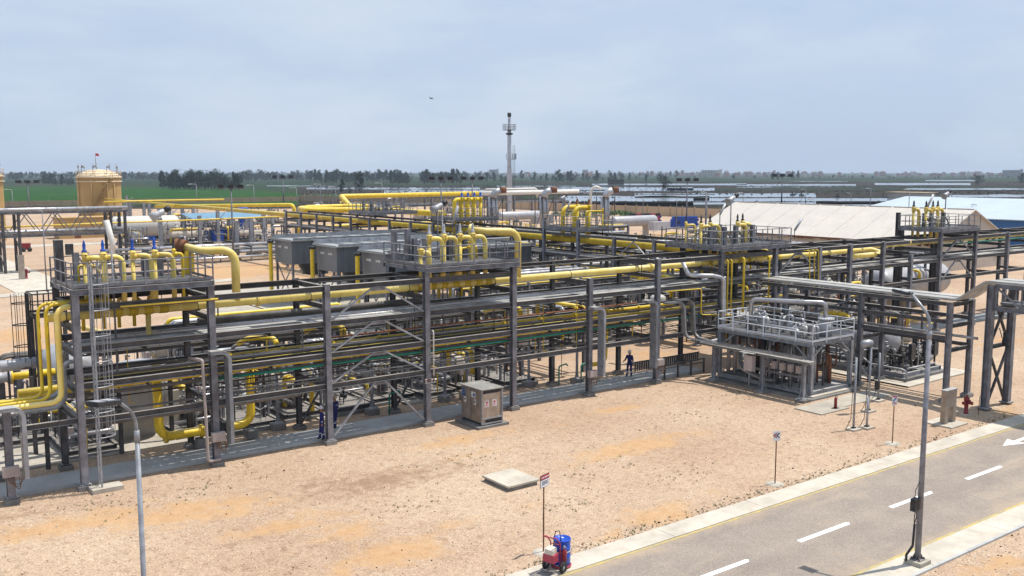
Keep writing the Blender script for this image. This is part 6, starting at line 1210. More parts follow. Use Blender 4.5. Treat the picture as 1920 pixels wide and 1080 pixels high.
barrel_light(296, 402, 105, 0, 'tilted barrel floodlight above the white vessel on the left', 1.5); barrel_light(820, 389, 57, 8.85, 'tilted barrel floodlight over the platform by the coolers', .75); barrel_light(1371, 374, 73, 8.75, 'tilted barrel floodlight over the rack crossing', .8); barrel_light(1774, 365, 94, 10.65, 'tilted barrel floodlight over the tall platform', .75); barrel_light(1055, 371, 120, 0, 'tilted barrel floodlight near the far exhaust stacks', .8)
def tube_light(px, py, d, zb, label, s=1.0, dirn=(.25, .1, .95)):
    q = far_pt(px, py, d); dd = Vector(dirn).normalized(); t = thing('tube_light', label, 'light fitting', (q.x, q.y, zb), 'tilted tube lights on thin posts'); MB().cyl((q.x, q.y, zb), q, .035, 5).build('post', 'steel_dark', t)
    MB().tube([q, q + dd * 1.3 * s], .10 * s, 8).build('tube', 'vessel_grey', t)
tube_light(849, 420, 60, 8.0, 'tilted tube light rising before the crossing rack pipes', .9, (.25, -.1, .9)); tube_light(1490, 432, 85, 8.3, 'tilted tube light in front of the cream roof', .95, (.5, -.2, .8)); tube_light(1062, 396, 90, 8.8, 'tilted tube light above the thick goose necks', .8, (.4, -.1, .9)); tube_light(1350, 402, 74, 8.75, 'tilted tube light above the goose necks at the rack crossing', .8, (.6, 0, .8)); tube_light(1739, 388, 95, 10.65, 'tilted tube light above the tall platform', 1.0, (.5, -.1, .85))
for j, (px, py0, dd, zb, lab) in enumerate([(209, 470, 47.5, 4, 'thin grey pole standing up through the nearest platform'), (829, 400, 56, 3, 'thin grey pole standing up through the second platform'), (1324, 362, 72, 8.75, 'thin grey pole rising at the rack crossing platform')]):
    q = far_pt(px, py0, dd); o = MB().cyl((q.x, q.y, zb), q, .045, 6).build('slim_pole', 'steel', None, loc=(q.x, q.y, zb)); tag(o, lab, 'pole')
# conduit poles on the gravel to the right of the pump platform
def standpost(label, px, py, h, cable=True, r=.06, head=None):
    q = at(px, py); t = thing('instrument_post', label, 'post', (q.x, q.y, 0)); MB().box(q.x - .35, q.y - .3, -.05, q.x + .35, q.y + .3, .1).build('pad', 'concrete', t); MB().cyl((q.x, q.y, .1), (q.x, q.y, h), r, 10).build('pole', 'steel_pale', t)
    m = MB(); m.tube([(q.x - .45, q.y + .15, .12), (q.x - .2, q.y + .05, .6), (q.x - .16, q.y, h * .9)], .018, 5, .2); m.box(q.x - .12, q.y - .1, .1, q.x + .12, q.y + .1, .16); m.build('cable', 'black_iron', t)
    if head == 'lamp': MB().lathe((q.x - .6, q.y + .2, h + .1), [(0, 0), (.2, 0), (.22, .5), (.15, .7), (0, .7)], 12, (1, -.3, .1)).build('lamp_head', 'steel_pale', t); MB().tube([(q.x, q.y, h - .4), (q.x, q.y, h), (q.x - .3, q.y + .1, h + .12)], .03, 6, .2).build('arm', 'steel_pale', t)
    if head == 'box': MB().box(q.x - .28, q.y - .1, .75, q.x - .02, q.y + .1, 1.25).build('switch_box', 'black_iron', t)
    return t
standpost('tall pale instrument post on the gravel before the pump platform', 1600, 806, 4.0); standpost('short pale post with small bracket on the gravel before the pump platform', 1625, 803, 1.75); standpost('grey post with a barrel lamp and black switch box beside the pump platform', 1628, 772, 3.95, head='lamp'); standpost('dark post with switch box and leaning rod near the stair', 1646, 752, 3.0, head='box')
t = thing('cctv_pole', 'slim white pole leaning lamp among the silencers', 'pole', at(1107, 445)); q = at(1107, 445); MB().tube([(q.x, q.y, 0), (q.x, q.y, 10), (q.x + .8, q.y - .6, 11), (q.x + 1.8, q.y - 1.4, 10.2)], .28, 8, .8).build('pole', 'white_paint', t)
# ================================================================== FOREGROUND
# stainless equipment cabinet
t = thing('equipment_cabinet', 'brown stainless steel equipment cabinet with white stickers by the footpath', 'cabinet', (30.2, 43, 0)); x0, x1, y0, y1 = 29.55, 30.95, 41.95, 44.0
MB().box(x0 - .35, y0 - .15, -.05, x1 + .35, y1 + .1, .14).build('base_slab', 'concrete_dark', t); m = MB(); [m.box(x0, y, .14, x1, y + .12, .26) for y in (y0 + .05, y1 - .2)]; m.build('feet', 'steel_dark', t)
MB().box(x0 + .03, y0 + .06, .28, x1 - .06, y1 - .03, 2.12).build('housing', 'stainless', t); m = MB(); m.box(x0 - .04, y0 - .06, 2.12, x1 + .06, y1 + .05, 2.17); m.build('lid', 'lid_metal', t)
m = MB(); [m.box(x, y, .2, x + .07, y + .07, 2.12) for x in (x0 - .01, x1 - .05) for y in (y0 - .01,)]; m.box(x0, y0 - .01, .2, x1, y0 + .05, .28); m.box(x0, y0 - .02, .48, x1, y0 + .05, .56); m.build('frame', 'steel_pale', t)
MB().box(x0 + .07, y0 + .015, 1.93, x1 - .1, y0 + .055, 2.07).build('vent_slot', 'black_iron', t); MB().box(x0 + .07, y0 + .015, .57, x1 - .2, y0 + .05, 1.9).build('front_door', 'stainless', t)
MB().box(x0 + .3, y0 + .01, .29, x1 - .08, y0 + .055, .47).build('lower_vent', 'black_iron', t); MB().box(x0 + .022, 43.02, .3, x0 + .028, 43.05, 2.1).build('door_gap', 'black_iron', t)
for j, (ax_, a, b, c, d, mt) in enumerate([('y', x0 + .2, 1.15, x0 + .48, 1.55, 'sign_white'), ('y', x0 + .72, 1.15, x0 + 1.0, 1.55, 'sign_white'), ('x', 43.62, 1.55, 43.9, 1.98, 'sign_blue'), ('x', 43.5, 1.2, 43.72, 1.5, 'sign_white'), ('x', 42.6, 1.6, 43.0, 1.92, 'sign_white'), ('x', 42.55, 1.2, 42.75, 1.52, 'sign_white')]):
    m = MB(); ink = 1
    if ax_ == 'y': m.box(a, y0 + .008, b, c, y0 + .0145, d); m.mat(1); m.box(a + .08, y0 + .003, b + .2, a + .2, y0 + .0075, b + .32); [m.box(a + .04, y0 + .003, b + .05 + k * .05, c - .04, y0 + .0075, b + .065 + k * .05) for k in range(3)]
    else:
        m.box(x0 + .015, a, b, x0 + .0295, c, d); m.mat(1)
        if j == 2: m.lathe((x0 + .014, (a + c) / 2, (b + d) / 2 + .02), [(0, 0), (.11, 0), (.11, .005)], 16, (-1, 0, 0)); m.mat(2); m.obb((x0 + .006, (a + c) / 2, (b + d) / 2 + .02), (.003, 0, 0), (0, .05, .05), (0, .05, -.05))
        elif j == 4: m.mat(2); m.lathe((x0 + .014, 42.72, 1.76), [(0, 0), (.1, 0), (.1, .005)], 14, (-1, 0, 0))
        else: m.box(x0 + .008, a + .05, b + .12, x0 + .0145, c - .05, b + .22)
    m.build('sticker', [mt, 'sign_red' if j != 2 else 'sign_white', 'sign_blue'] if ax_ == 'y' else [mt, 'panel_dark' if j != 2 else 'sign_white', 'sign_blue'], t)
# raised concrete cover slab in the gravel
c4 = [at(917, 903), at(958, 887), at(1001, 908), at(958, 921)]
t = thing('cover_slab', 'pale concrete manhole cover slab lying alone in the gravel', 'slab', (25.3, 33.7, 0)); MB().box(24.5, 32.75, -.05, 26.1, 34.6, .18).build('curb', 'concrete_dark', t); m = MB(); m.box(24.42, 32.67, .18, 26.18, 34.68, .26); m.build('lid', 'concrete', t)
# signs
def sign(label, px, py, h, kind, name='sign_post'):
    q = at(px, py); t = thing(name, label, 'sign', (q.x, q.y, 0)); x, y = q.x, q.y; MB().cyl((x, y, 0), (x, y, h - .1), .028, 8).build('post', 'wood_post', t)
    MB().lathe((x, y, -.02), [(.42, 0), (.40, .05), (0, .07)], 14).build('footing', 'concrete', t)
    f = Vector((-.6, -.8, 0)); s = Vector((.8, -.6, 0)) if kind != 'board' else Vector((.95, .3, 0)).normalized(); f = Vector((s.y, -s.x, 0)); U = Vector((0, 0, 1)); c = Vector((x, y, h)) + f * .04
    def pl(m, cx, cz, w, hh, d): m.obb(c + s * cx + U * cz + f * d, s * w, f * .004, U * hh)
    if kind == 'board':
        m = MB(); pl(m, 0, .16, .30, .235, 0); m.build('board_back', 'panel_dark', t); m = MB(); pl(m, 0, .07, .28, .13, .010); m.build('board_lower', 'sign_white', t); m = MB(); pl(m, 0, .30, .28, .075, .010); m.build('board_header', 'sign_red', t)
        m = MB(); [pl(m, 0, .15 - k * .055, .20, .008, .018) for k in range(3)]; m.mat(1); [pl(m, -.2 + k * .1, .30, .03, .025, .018) for k in range(5)]; m.build('lettering', ['panel_dark', 'sign_white'], t)
    elif kind == 'chev':
        m = MB(); pl(m, 0, 0, .16, .22, 0); m.build('plate', 'sign_white', t); m = MB()
        for k, cx in ((0, -.07), (1, .05)):
            m.mat(k)
            for sg in (1, -1): p = c + f * .010; m.obb(p + s * (cx) + U * .05 * sg + U * .02, (s * .07 + U * .06 * sg), f * .004, (U * .03 - s * .02 * sg) * .6)
        m.build('symbol', ['sign_red', 'panel_dark'], t)
    else:
        m = MB(); pl(m, 0, 0, .14, .25, 0); m.build('plate', 'sign_white', t); m = MB(); m.obb(c + f * .010 + U * .05, (s * .08 + U * .1), f * .004, (U * .02 - s * .016)); m.mat(1); pl(m, 0, .2, .12, .03, .010); [pl(m, 0, -.12 - k * .05, .1, .01, .010) for k in range(2)]; m.build('symbol', ['sign_blue', 'sign_red'], t)
sign('small white sign with red and black chevrons on a brown post beside the road', 1453, 908, 2.25, 'chev'); sign('narrow white notice on a thin brown post beyond the chevron sign', 1673, 832, 2.3, 'notice'); sign('white notice board with a red header on a thin post behind the hand cart', 1019, 1036, 2.6, 'board')
# hand cart with drum
CX, CY = 20.75, 25.0
dr = thing('blue_drum', 'blue plastic drum strapped upright on the red hand cart', 'drum', (21.12, 25.12, .1)); MB().lathe((21.16, 25.13, .12), [(0, 0), (.29, 0), (.305, .03), (.305, .3), (.318, .32), (.305, .34), (.305, .6), (.318, .62), (.305, .64), (.305, .88), (.32, .9), (.32, .95), (.29, .95), (.285, .92), (0, .92)], 28).build('drum_body', 'blue_drum', dr); m = MB(); m.cyl((21.25, 25.2, 1.0), (21.25, 25.2, 1.045), .04, 10); m.build('bung', 'sign_white', dr); m = MB(); m.cyl((20.98, 24.98, 1.0), (20.98, 24.98, 1.1), .03, 8); m.tube([(20.98, 24.98, 1.08), (20.85, 24.9, 1.5), (20.72, 24.98, 1.45), (20.7, 25.05, .9)], .016, 6, .15); m.build('hose', 'black_iron', dr)
MB().lathe((21.16, 25.13, .62), [(.31, 0), (.318, .005), (.318, .025), (.31, .03)], 28).build('strap', 'sign_white', dr)
ct = thing('hand_cart', 'red two wheeled hand cart with tool box carrying the blue drum', 'hand cart', (CX, CY, 0)); fx = Vector((.94, .3, 0)).normalized(); sx = Vector((-fx.y, fx.x, 0)); C0 = Vector((20.72, 24.98, 0))
m = MB()
for s in (-.2, .2): m.tube([C0 + sx * s + Vector((0, 0, .18)) + fx * .05, C0 + sx * s + fx * .02 + Vector((0, 0, 1.05)), C0 + sx * s - fx * .22 + Vector((0, 0, 1.32)), C0 + sx * s * .9 - fx * .5 + Vector((0, 0, 1.42))], .024, 8, .12)
m.tube([C0 + sx * .18 - fx * .5 + Vector((0, 0, 1.42)), C0 - sx * .18 - fx * .5 + Vector((0, 0, 1.42))], .026, 8); [m.cyl(C0 + sx * .2 + Vector((0, 0, z)), C0 - sx * .2 + Vector((0, 0, z)), .018, 6) for z in (.4, .7, 1.0)]; m.build('cart_frame', 'red_faded', ct)
MB().lathe((21.12, 25.12, .07), [(0, 0), (.36, 0), (.37, .03), (.37, .06), (0, .06)], 24).build('drum_tray', 'red_faded', ct)
m = MB(); m.obb(C0 - fx * .28 + Vector((0, 0, .6)), fx * .15, sx * .23, (0, 0, .14)); m.build('tool_box', 'red_faded', ct); m = MB(); m.obb(C0 - fx * .28 + Vector((0, 0, .85)), fx * .13 + Vector((0, 0, .03)), sx * .17 + Vector((0, 0, .015)), (0.01, 0, .09)); m.build('canvas_bag', 'plaster', ct)
for s, nm in ((-.36, 1), (.36, 2)):
    w = MB(); c = C0 + sx * s + Vector((0, 0, .22)) - fx * .02; w.lathe(c - sx * .045, [(.10, .0), (.17, 0), (.215, .015), (.22, .045), (.215, .075), (.17, .09), (.10, .09)], 22, sx); wo = w.build('wheel', 'rubber', ct); w = MB(); w.lathe(c - sx * .03, [(0, -.02), (.03, -.02), (.04, 0), (.10, .015), (.16, 0.0), (.16, .06), (.1, .045), (.04, .06), (0, .08)], 20, sx); r_ = w.build('rim', 'vessel_grey', wo)
MB().cyl(C0 + sx * .36 + Vector((0, 0, .22)), C0 - sx * .36 + Vector((0, 0, .22)), .015, 6).build('axle', 'steel_dark', ct)
fe = thing('fire_extinguisher', 'small red fire extinguisher hooked on the red hand cart', 'fire extinguisher', (20.9, 24.74, .45)); p = C0 + fx * .1 - sx * .32 + Vector((0, 0, .42)); MB().lathe(p, [(0, 0), (.085, 0), (.09, .02), (.09, .34), (.05, .4), (.03, .42), (.03, .46), (0, .46)], 14).build('cylinder', 'red_paint', fe); m = MB(); m.obb(p + Vector((0, 0, .49)), (.05, 0, .01), (0, .02, 0), (0, 0, .02)); m.lathe(p + Vector((0, 0, .5)), [(0, 0), (.035, 0), (.035, .05), (0, .06)], 8); m.tube([p + Vector((0, 0, .46)), p + Vector((.1, 0, .5)), p + Vector((.12, 0, .2))], .012, 5, .05); m.build('valve_head', 'vessel_grey', fe)
t = thing('drain_grate', 'dark square drain grate in the pavement beside the hand cart', 'drain', (20.1, 24.95, .13)); m = MB(); m.box(19.75, 24.68, .02, 20.6, 25.3, .056); [m.box(19.8 + k * .1, 24.7, .057, 19.84 + k * .1, 25.28, .065) for k in range(8)]; m.build('grate', 'steel_dark', t)
o = MB().box(12.6, 26.7, 0, 13.9, 27.6, .12).build('cover_slab', 'concrete', None, loc=(13, 27, 0)); tag(o, 'concrete cover slab cut by the lower edge of the photo', 'slab')
# low railing / channel by the path near the worker
t = thing('cable_rail', 'low dark railing of posts and pipes beside the footpath near the worker', 'railing', (46, 47.6, 0)); m = MB(); [m.box(46.6 + k * 1.3, 44.7, 0, 46.7 + k * 1.3, 44.8, 1.05) for k in range(4)]; m.tube([(46.6, 44.75, 1.0), (50.6, 44.75, 1.0)], .05, 6); m.tube([(46.6, 44.75, .75), (50.6, 44.75, .75)], .03, 6); m.build('posts_and_rail', 'steel_dark', t); m = MB(); [m.box(46.6 + k * .22, 47.5, .1, 46.66 + k * .22, 47.6, .75) for k in range(30)]; m.box(46.5, 47.52, .7, 53.2, 47.58, .78); m.build('grille', 'steel_dark', t)
for j, (x, y) in enumerate([(20.6, 48.6), (31.4, 48.5), (32.8, 48.2), (38.0, 48.6), (41.2, 47.5), (26.3, 48.4)]):
    t = thing('pipe_pedestal', 'short bracketed pipe pedestal on a block, %s behind the footpath' % ORD[j], 'pipe support', (x, y, 0), 'short pipe supports behind the footpath'); MB().box(x - .35, y - .3, -.05, x + .35, y + .3, .35).build('block', 'concrete_dark', t); MB().cyl((x, y, .35), (x, y, 3.0), .09, 8).build('stem', 'steel_pale', t); MB().lathe((x, y, .35), [(.25, 0), (.22, .04), (.12, .1), (.10, .34)], 8).build('bracket', 'steel', t)
for j, (x, y) in enumerate([(27.0, 47.6), (39.9, 47.8), (41.4, 47.3)]):
    t = thing('green_standpipe', 'short green hooked standpipe, %s behind the footpath' % ORD[j], 'standpipe', (x, y, 0), 'green standpipes behind the footpath'); MB().tube([(x, y, 0), (x, y, 1.25), (x + .6, y, 1.35), (x + .75, y, 1.2)], .05, 8, .15).build('pipe_run', 'green_pipe', t)
# ================================================================== PEOPLE
def person(label, x, y, rz, helmet='helmet_white', arm=0, h=1.74, lean=0.0):
    t = thing('person', label, 'person', (x, y, 0)); me = bpy.data.meshes.new('body'); k = h / 1.74
    P = {'pel': (0, 0, .95), 'waist': (0, 0, 1.08), 'chest': (0, .0, 1.30), 'neck': (0, 0, 1.47), 'hd0': (0, .01, 1.56), 'hd1': (0, .02, 1.66), 'hd2': (0, .01, 1.73)}
    for s, sg in (('l', -1), ('r', 1)):
        P['sh' + s] = (.19 * sg, 0, 1.41); a = arm if sg > 0 else 0
        P['el' + s] = (.25 * sg, .02 + .12 * a, 1.14); P['wr' + s] = (.27 * sg - .04 * a * sg, .05 + .34 * a, .92 + .2 * a); P['pm' + s] = (.275 * sg - .04 * a * sg, .06 + .40 * a, .85 + .22 * a)
        for f in range(4): P['f%d' % f + s] = ((.275 - .04 * a) * sg + (.012 * (f - 1.5)), .07 + .45 * a + .012 * (f - 1.5), (.765 if f not in (0, 3) else .78) + .24 * a)
        P['th' + s] = ((.275 - .04 * a) * sg - .03 * sg, .11 + .42 * a, .82 + .23 * a)
        st = .10 if sg > 0 else -.06
        P['hp' + s] = (.10 * sg, 0, .90); P['kn' + s] = (.115 * sg, .03 + st * .5, .50); P['an' + s] = (.12 * sg, -.01 + st, .10); P['to' + s] = (.13 * sg, .14 + st, .05); P['he' + s] = (.12 * sg, -.05 + st, .05)
    E_ = [('pel', 'waist'), ('waist', 'chest'), ('chest', 'neck'), ('neck', 'hd0'), ('hd0', 'hd1'), ('hd1', 'hd2')]
    for s in 'lr': E_ += [('chest', 'sh' + s), ('sh' + s, 'el' + s), ('el' + s, 'wr' + s), ('wr' + s, 'pm' + s), ('pm' + s, 'th' + s), ('pel', 'hp' + s), ('hp' + s, 'kn' + s), ('kn' + s, 'an' + s), ('an' + s, 'to' + s), ('an' + s, 'he' + s)] + [('pm' + s, 'f%d' % f + s) for f in range(4)]
    RD = dict(pel=(.155, .115), waist=(.145, .105), chest=(.17, .12), neck=(.06, .06), hd0=(.075, .085), hd1=(.085, .10), hd2=(.06, .07), sh=(.085, .085), el=(.058, .058), wr=(.042, .042), pm=(.038, .025), th=(.010, .010), hp=(.105, .105), kn=(.075, .075), an=(.06, .06), to=(.05, .035), he=(.05, .045))
    names = list(P); me.from_pydata([Vector(P[n_]) * k + Vector((0, lean * P[n_][2] * .1, 0)) for n_ in names], [(names.index(a), names.index(b)) for a, b in E_], [])
    o = bpy.data.objects.new('tmp', me); COL.objects.link(o); sk = o.modifiers.new('skin', 'SKIN'); 
    sv = me.skin_vertices[0].data if me.skin_vertices else None
    if sv is None:
        bm = bmesh.new(); bm.from_mesh(me); bm.verts.layers.skin.verify(); bm.to_mesh(me); bm.free(); sv = me.skin_vertices[0].data
    for i, n_ in enumerate(names): b_ = n_ if n_ in RD else n_[:-1]; r_ = RD.get(b_, (.009, .009)); sv[i].radius = (r_[0] * k, r_[1] * k); sv[i].use_root = (n_ == 'pel')
    ss = o.modifiers.new('s', 'SUBSURF'); ss.levels = 1; ss.render_levels = 1
    bpy.context.view_layer.update(); ev = o.evaluated_get(bpy.context.evaluated_depsgraph_get()); nm = bpy.data.meshes.new_from_object(ev); bpy.data.objects.remove(o)
    nm.name = 'body'
    for mt in ('coverall', 'skin', 'boot'): nm.materials.append(MATS[mt])
    for pl in nm.polygons:
        c = pl.center / k; pl.use_smooth = True; pl.material_index = 1 if (c.z > 1.475 or (abs(c.x) > .2 and c.z < (.93 + (.2 * arm if c.x > 0 else 0)))) else (2 if c.z < .13 else 0)
    bo = bpy.data.objects.new('body', nm); COL.objects.link(bo); bo.parent = t; ROOT[bo.name] = Vector((0, 0, 0)); t.rotation_euler = (0, 0, rz)
    ROOT[t.name] = Vector((0, 0, 0))
    m = MB(); m.lathe((0, .01, 1.665 * k), [(.145, .0), (.15, .015), (.118, .03), (.115, .08), (.09, .13), (.05, .155), (0, .16)], 18); m.obb((0, .14, 1.67 * k), (.07, 0, 0), (0, .05, -.01), (0, 0, .007)); m.build('helmet', helmet, t)
    m = MB(); [m.obb((s * .033, .10, 1.62 * k), (.016, 0, 0), (0, .006, 0), (0, 0, .006)) for s in (-1, 1)]; m.mat(1); m.obb((0, .112, 1.595 * k), (.012, 0, 0), (0, .016, 0), (0, 0, .022)); [m.obb((s * .088, .01, 1.60 * k), (.01, 0, 0), (0, .02, 0), (0, 0, .03)) for s in (-1, 1)]; m.mat(2); m.obb((0, .10, 1.555 * k), (.022, 0, 0), (0, .006, 0), (0, 0, .005)); m.build('face', ['black_iron', 'skin', 'red_faded'], t)
    m = MB()
    for s, st in ((-1, -.06), (1, .10)): m.lathe((.118 * s * k, (.005 + st * .78) * k, .30 * k), [(.078, 0), (.085, .005), (.085, .05), (.078, .055)], 14)
    for s in (-1, 1):
        if not (arm and s > 0): m.lathe((.262 * s * k, .035 * k, 1.0 * k), [(.052, 0), (.058, .004), (.058, .04), (.052, .044)], 12)
    m.build('reflective_band', 'reflective', t)
    MB().box(-.09, -.132 * k, 1.27 * k, .09, -.126 * k, 1.31 * k).build('back_badge', 'reflective', t)
    for c in t.children: pass
    return t
q = at(629, 803, .16); pA = person('person in blue overalls and a tan hard hat on the footpath', q.x, q.y, rad(25), 'helmet_tan', 0, 1.76)
q = at(606, 825, .16); pB = person('person in blue overalls and white hard hat half hidden by a column', q.x, q.y + .1, rad(75), 'helmet_white', 0, 1.74)
q = at(1180, 706, .16); pC = person('person in dark overalls and white hard hat alone under the rack', q.x, q.y, rad(110), 'helmet_white', 1, 1.76)
for p_ in (pA, pB, pC): p_.location.z = .16
# ================================================================== COUNTRY BEYOND: fields, ponds, banks
def region(name, pxs, mat, z=-.05, th=.02, kind='structure', rough=0.0, seed=1):
    """level patch of land; corners measured on the ground"""
    P = [at(x, y, z) for x, y in pxs]; m = MB(); m.poly([(p.x, p.y) for p in P], z - .05, z); o = m.build(name, mat); o['kind'] = kind; return o
region('crop_field', [(-200, 392), (-200, 351), (0, 350), (230, 351), (420, 354), (560, 362), (600, 372), (600, 380), (560, 384), (430, 388), (200, 392)], 'crop', .05)
region('crop_field', [(230, 345), (420, 347), (560, 352), (600, 346), (400, 341), (200, 341)], 'farmland', .06)
region('crop_field', [(400, 367), (560, 365), (720, 364), (720, 369), (560, 372), (400, 372)], 'crop', .12)
def rpoly(x0, x1, ytop, ybot, n=10, j=.6):
    r = random.Random(int(x0 + ytop * 7)); a = [(x0 + (x1 - x0) * k / n, ytop + r.uniform(-j, j) * (ybot - ytop) * .15) for k in range(n + 1)]; b = [(x1 - (x1 - x0) * k / n, ybot + r.uniform(-j, j) * (ybot - ytop) * .15) for k in range(n + 1)]
    return a + b
for (x0, x1, y0, y1) in [(-200, 660, 386, 391), (560, 1300, 372, 386), (1050, 2100, 357, 392), (560, 980, 347, 372), (960, 2100, 341, 357)]: region('field_bank', rpoly(x0, x1, y0, y1, 16), 'bank_soil', .10)
PONDS = [(575, 900, 351.5, 355.0), (720, 1045, 356.0, 361.5), (930, 1080, 348.2, 350.2), (1040, 1300, 350.8, 358.5), (1110, 1400, 344.2, 347.2), (1010, 1140, 356.5, 360.5), (1060, 1330, 367.5, 377.5), (1300, 2100, 371, 383), (1190, 1530, 362.5, 370.0), (1530, 1750, 377, 386), (1780, 2100, 365.0, 376.0), (1380, 1605, 345.5, 351.5), (1480, 1590, 339.8, 341.6), (1640, 1820, 343.0, 347.0), (1700, 2100, 352.8, 356.0), (1735, 1830, 337.5, 339.5), (1820, 2100, 381, 388), (1420, 1530, 357.5, 359.0), (1250, 1340, 352.5, 357.5), (500, 650, 347.8, 349.3)]
for p_ in PONDS: region('water', rpoly(*p_), 'pond_water', .16)
rs = random.Random(12)
def ridge(x0, x1, py, h, w, mat='bank_soil'):
    m = MB(); n = 26; prof = []
    for k in range(n + 1):
        q = at(x0 + (x1 - x0) * k / n, py + rs.uniform(-.25, .25)); d = Vector((q.x, q.y, 0)).normalized(); hh = h * rs.uniform(.6, 1.2); prof.append((q - d * w, q + Vector((0, 0, hh)), q + d * w))
    vs = [v for p in prof for v in p]; fs = []
    for k in range(n): a = k * 3; fs += [(a, a + 1, a + 4, a + 3), (a + 1, a + 2, a + 5, a + 4)]
    m.add(vs, [f[::-1] for f in fs]); o = m.build('field_bank', mat); o['kind'] = 'structure'
for (a, b, y, h, w) in [(560, 1340, 365, .5, 5), (1060, 2100, 379.5, .45, 3), (1300, 2100, 388, .6, 4), (1190, 2100, 371.5, .5, 4), (930, 1700, 362, .5, 6), (1340, 2100, 359, .8, 10), (560, 1400, 350.6, .5, 9), (1300, 2100, 349.8, .8, 12), (1400, 2100, 342.2, 1.2, 16), (560, 900, 356, .3, 3), (200, 620, 388, .8, 4)]: ridge(a, b, y, h, w)
for (a, b, y, h, w) in [(560, 1090, 347.6, 1.2, 10), (1450, 2100, 352.3, .9, 8), (600, 1450, 341.8, 2, 20), (-200, 620, 343, 2, 20), (1340, 1720, 357.2, .9, 8), (-200, 900, 336, 3, 30), (1000, 2100, 337, 2.5, 25), (-200, 700, 340, 2, 20)]: ridge(a, b, y, h, w, 'leaves')
# reeds and scrub along the banks: one uncountable mass
m = MB(); r = random.Random(14)
for k in range(5200):
    py = r.choice([341.8, 343.5, 349, 350.5, 352.3, 357, 359.5, 361.8, 364.5, 371, 378.8, 387]) + r.gauss(0, .28); px = r.uniform(560 if py > 346 else -100, 2080)
    if px < 1040 and py > 366: continue
    q = at(px, py); d = math.hypot(q.x, q.y); h = r.uniform(.2, .55) * (1 + d / 1500); s_ = h * .7; u = Vector((r.uniform(-1, 1), r.uniform(-1, 1), 0)).normalized() * s_ * 1.6; c = q + Vector((0, 0, h * .4))
    m.mat(r.choice((0, 0, 1))); m.add([c - u, c - Vector((0, 0, h * .5)), c + u, c + Vector((r.uniform(-.3, .3), 0, h * .6))], [(0, 1, 2, 3)])
tag(m.build('reeds', ['leaves', 'bank_soil']), 'dark reeds and scrub along the banks between the ponds', 'reeds', kind='stuff')
# far building ruins by the ponds, boats
q = at(1715, 372); t = thing('ruined_hut', 'long low ruined hut on the bank between the ponds', 'hut', q); m = MB(); m.box(q.x - 6, q.y - 9, 0, q.x + 4, q.y + 12, 3.0); m.build('walls', 'plaster', t); m = MB(); m.box(q.x - 7, q.y - 10, 3.0, q.x + 5, q.y + 13, 3.3); m.build('roof', 'wall_tan', t)
for j, (px, py) in enumerate([(1486, 366), (1503, 367), (1570, 370)]): q = at(px, py, .2); o = MB().poly([(q.x - 2.5, q.y), (q.x - 1, q.y - .8), (q.x + 1.5, q.y - .8), (q.x + 2.5, q.y), (q.x + 1.5, q.y + .8), (q.x - 1, q.y + .8)], .1, .9); o.box(q.x - .4, q.y - .3, .9, q.x + .3, q.y + .3, 1.9); o = o.build('rowing_boat', 'black_iron', None, loc=(q.x, q.y, 0)); tag(o, 'small dark boat on the pond, %s from the flare stack' % ORD[j], 'boat', 'boats on the ponds')
q = at(1155, 346); t = thing('farm_hut', 'dark thatched hut on the bank among the ponds', 'hut', q); MB().box(q.x - 8, q.y - 4, 0, q.x + 8, q.y + 4, 5.5).build('walls', 'bank_soil', t)
# ---- trees
def tree_proto(seed, h, w, kind):
    r = random.Random(seed); t = thing('tree', 'x', 'tree', (0, 0, 0)); m = MB(); top = h * .8; lean = r.uniform(-.05, .05) * h
    m.tube([(0, 0, -.2), (lean * .4, 0, h * .35), (lean, lean * .4, top)], [h * .022, h * .016, h * .006], 7)
    cl = []
    nb = 16
    for k in range(nb):
        f = .18 + .80 * k / nb; a = r.uniform(0, 6.3); prof = (math.sin(min(1, f * 1.15) * math.pi * .86) ** .7) if kind else (1.12 - f) ; L_ = w * .5 * prof * r.uniform(.5, 1.15); z = h * f
        e = Vector((lean * f + L_ * math.cos(a), L_ * math.sin(a), z + L_ * .35)); m.tube([(lean * f, 0, z - h * .05), e], [h * .008, h * .003], 5); cl.append((e, w * .20 * r.uniform(.6, 1.25))); cl.append((Vector((lean * f + L_ * .45 * math.cos(a), L_ * .45 * math.sin(a), z + L_ * .1)), w * .22 * r.uniform(.6, 1.1)))
    m.build('trunk', 'bark', t); m = MB()
    for c, s in cl:
        for _ in range(34):
            d = Vector((r.gauss(0, 1), r.gauss(0, 1), r.gauss(0, 1.15))); d = d.normalized() * s * r.uniform(.35, 1.1); p = c + d; q_ = h * .024 * r.uniform(.6, 1.5); u = Vector((r.uniform(-1, 1), r.uniform(-1, 1), r.uniform(-.5, 1))).normalized() * q_; v = u.cross(Vector((r.uniform(-1, 1), r.uniform(-1, 1), r.uniform(-1, 1)))).normalized() * q_ * .7
            m.add([p - u, p + v, p + u * 1.2, p - v], [(0, 1, 2, 3)])
    m.build('crown', 'leaves', t); return t
TP = [tree_proto(s, 10, w, k) for s, w, k in ((1, 6, 1), (2, 4.6, 0), (3, 7.2, 1), (4, 3.8, 1), (5, 5.4, 0), (6, 8.5, 1))]
tu = set()
def put_tree(k, x, y, h, wsc, label, group):
    r = rs.uniform(0, 6.3); s = h / 10; sc = (s * wsc, s * wsc, s)
    if k not in tu: tu.add(k); o = TP[k]; o.location = (x, y, -.1); o.rotation_euler = (0, 0, r); o.scale = sc; o['label'] = label; o['group'] = group; return
    dup(TP[k], (x, y, -.1), r, label, group, sc)
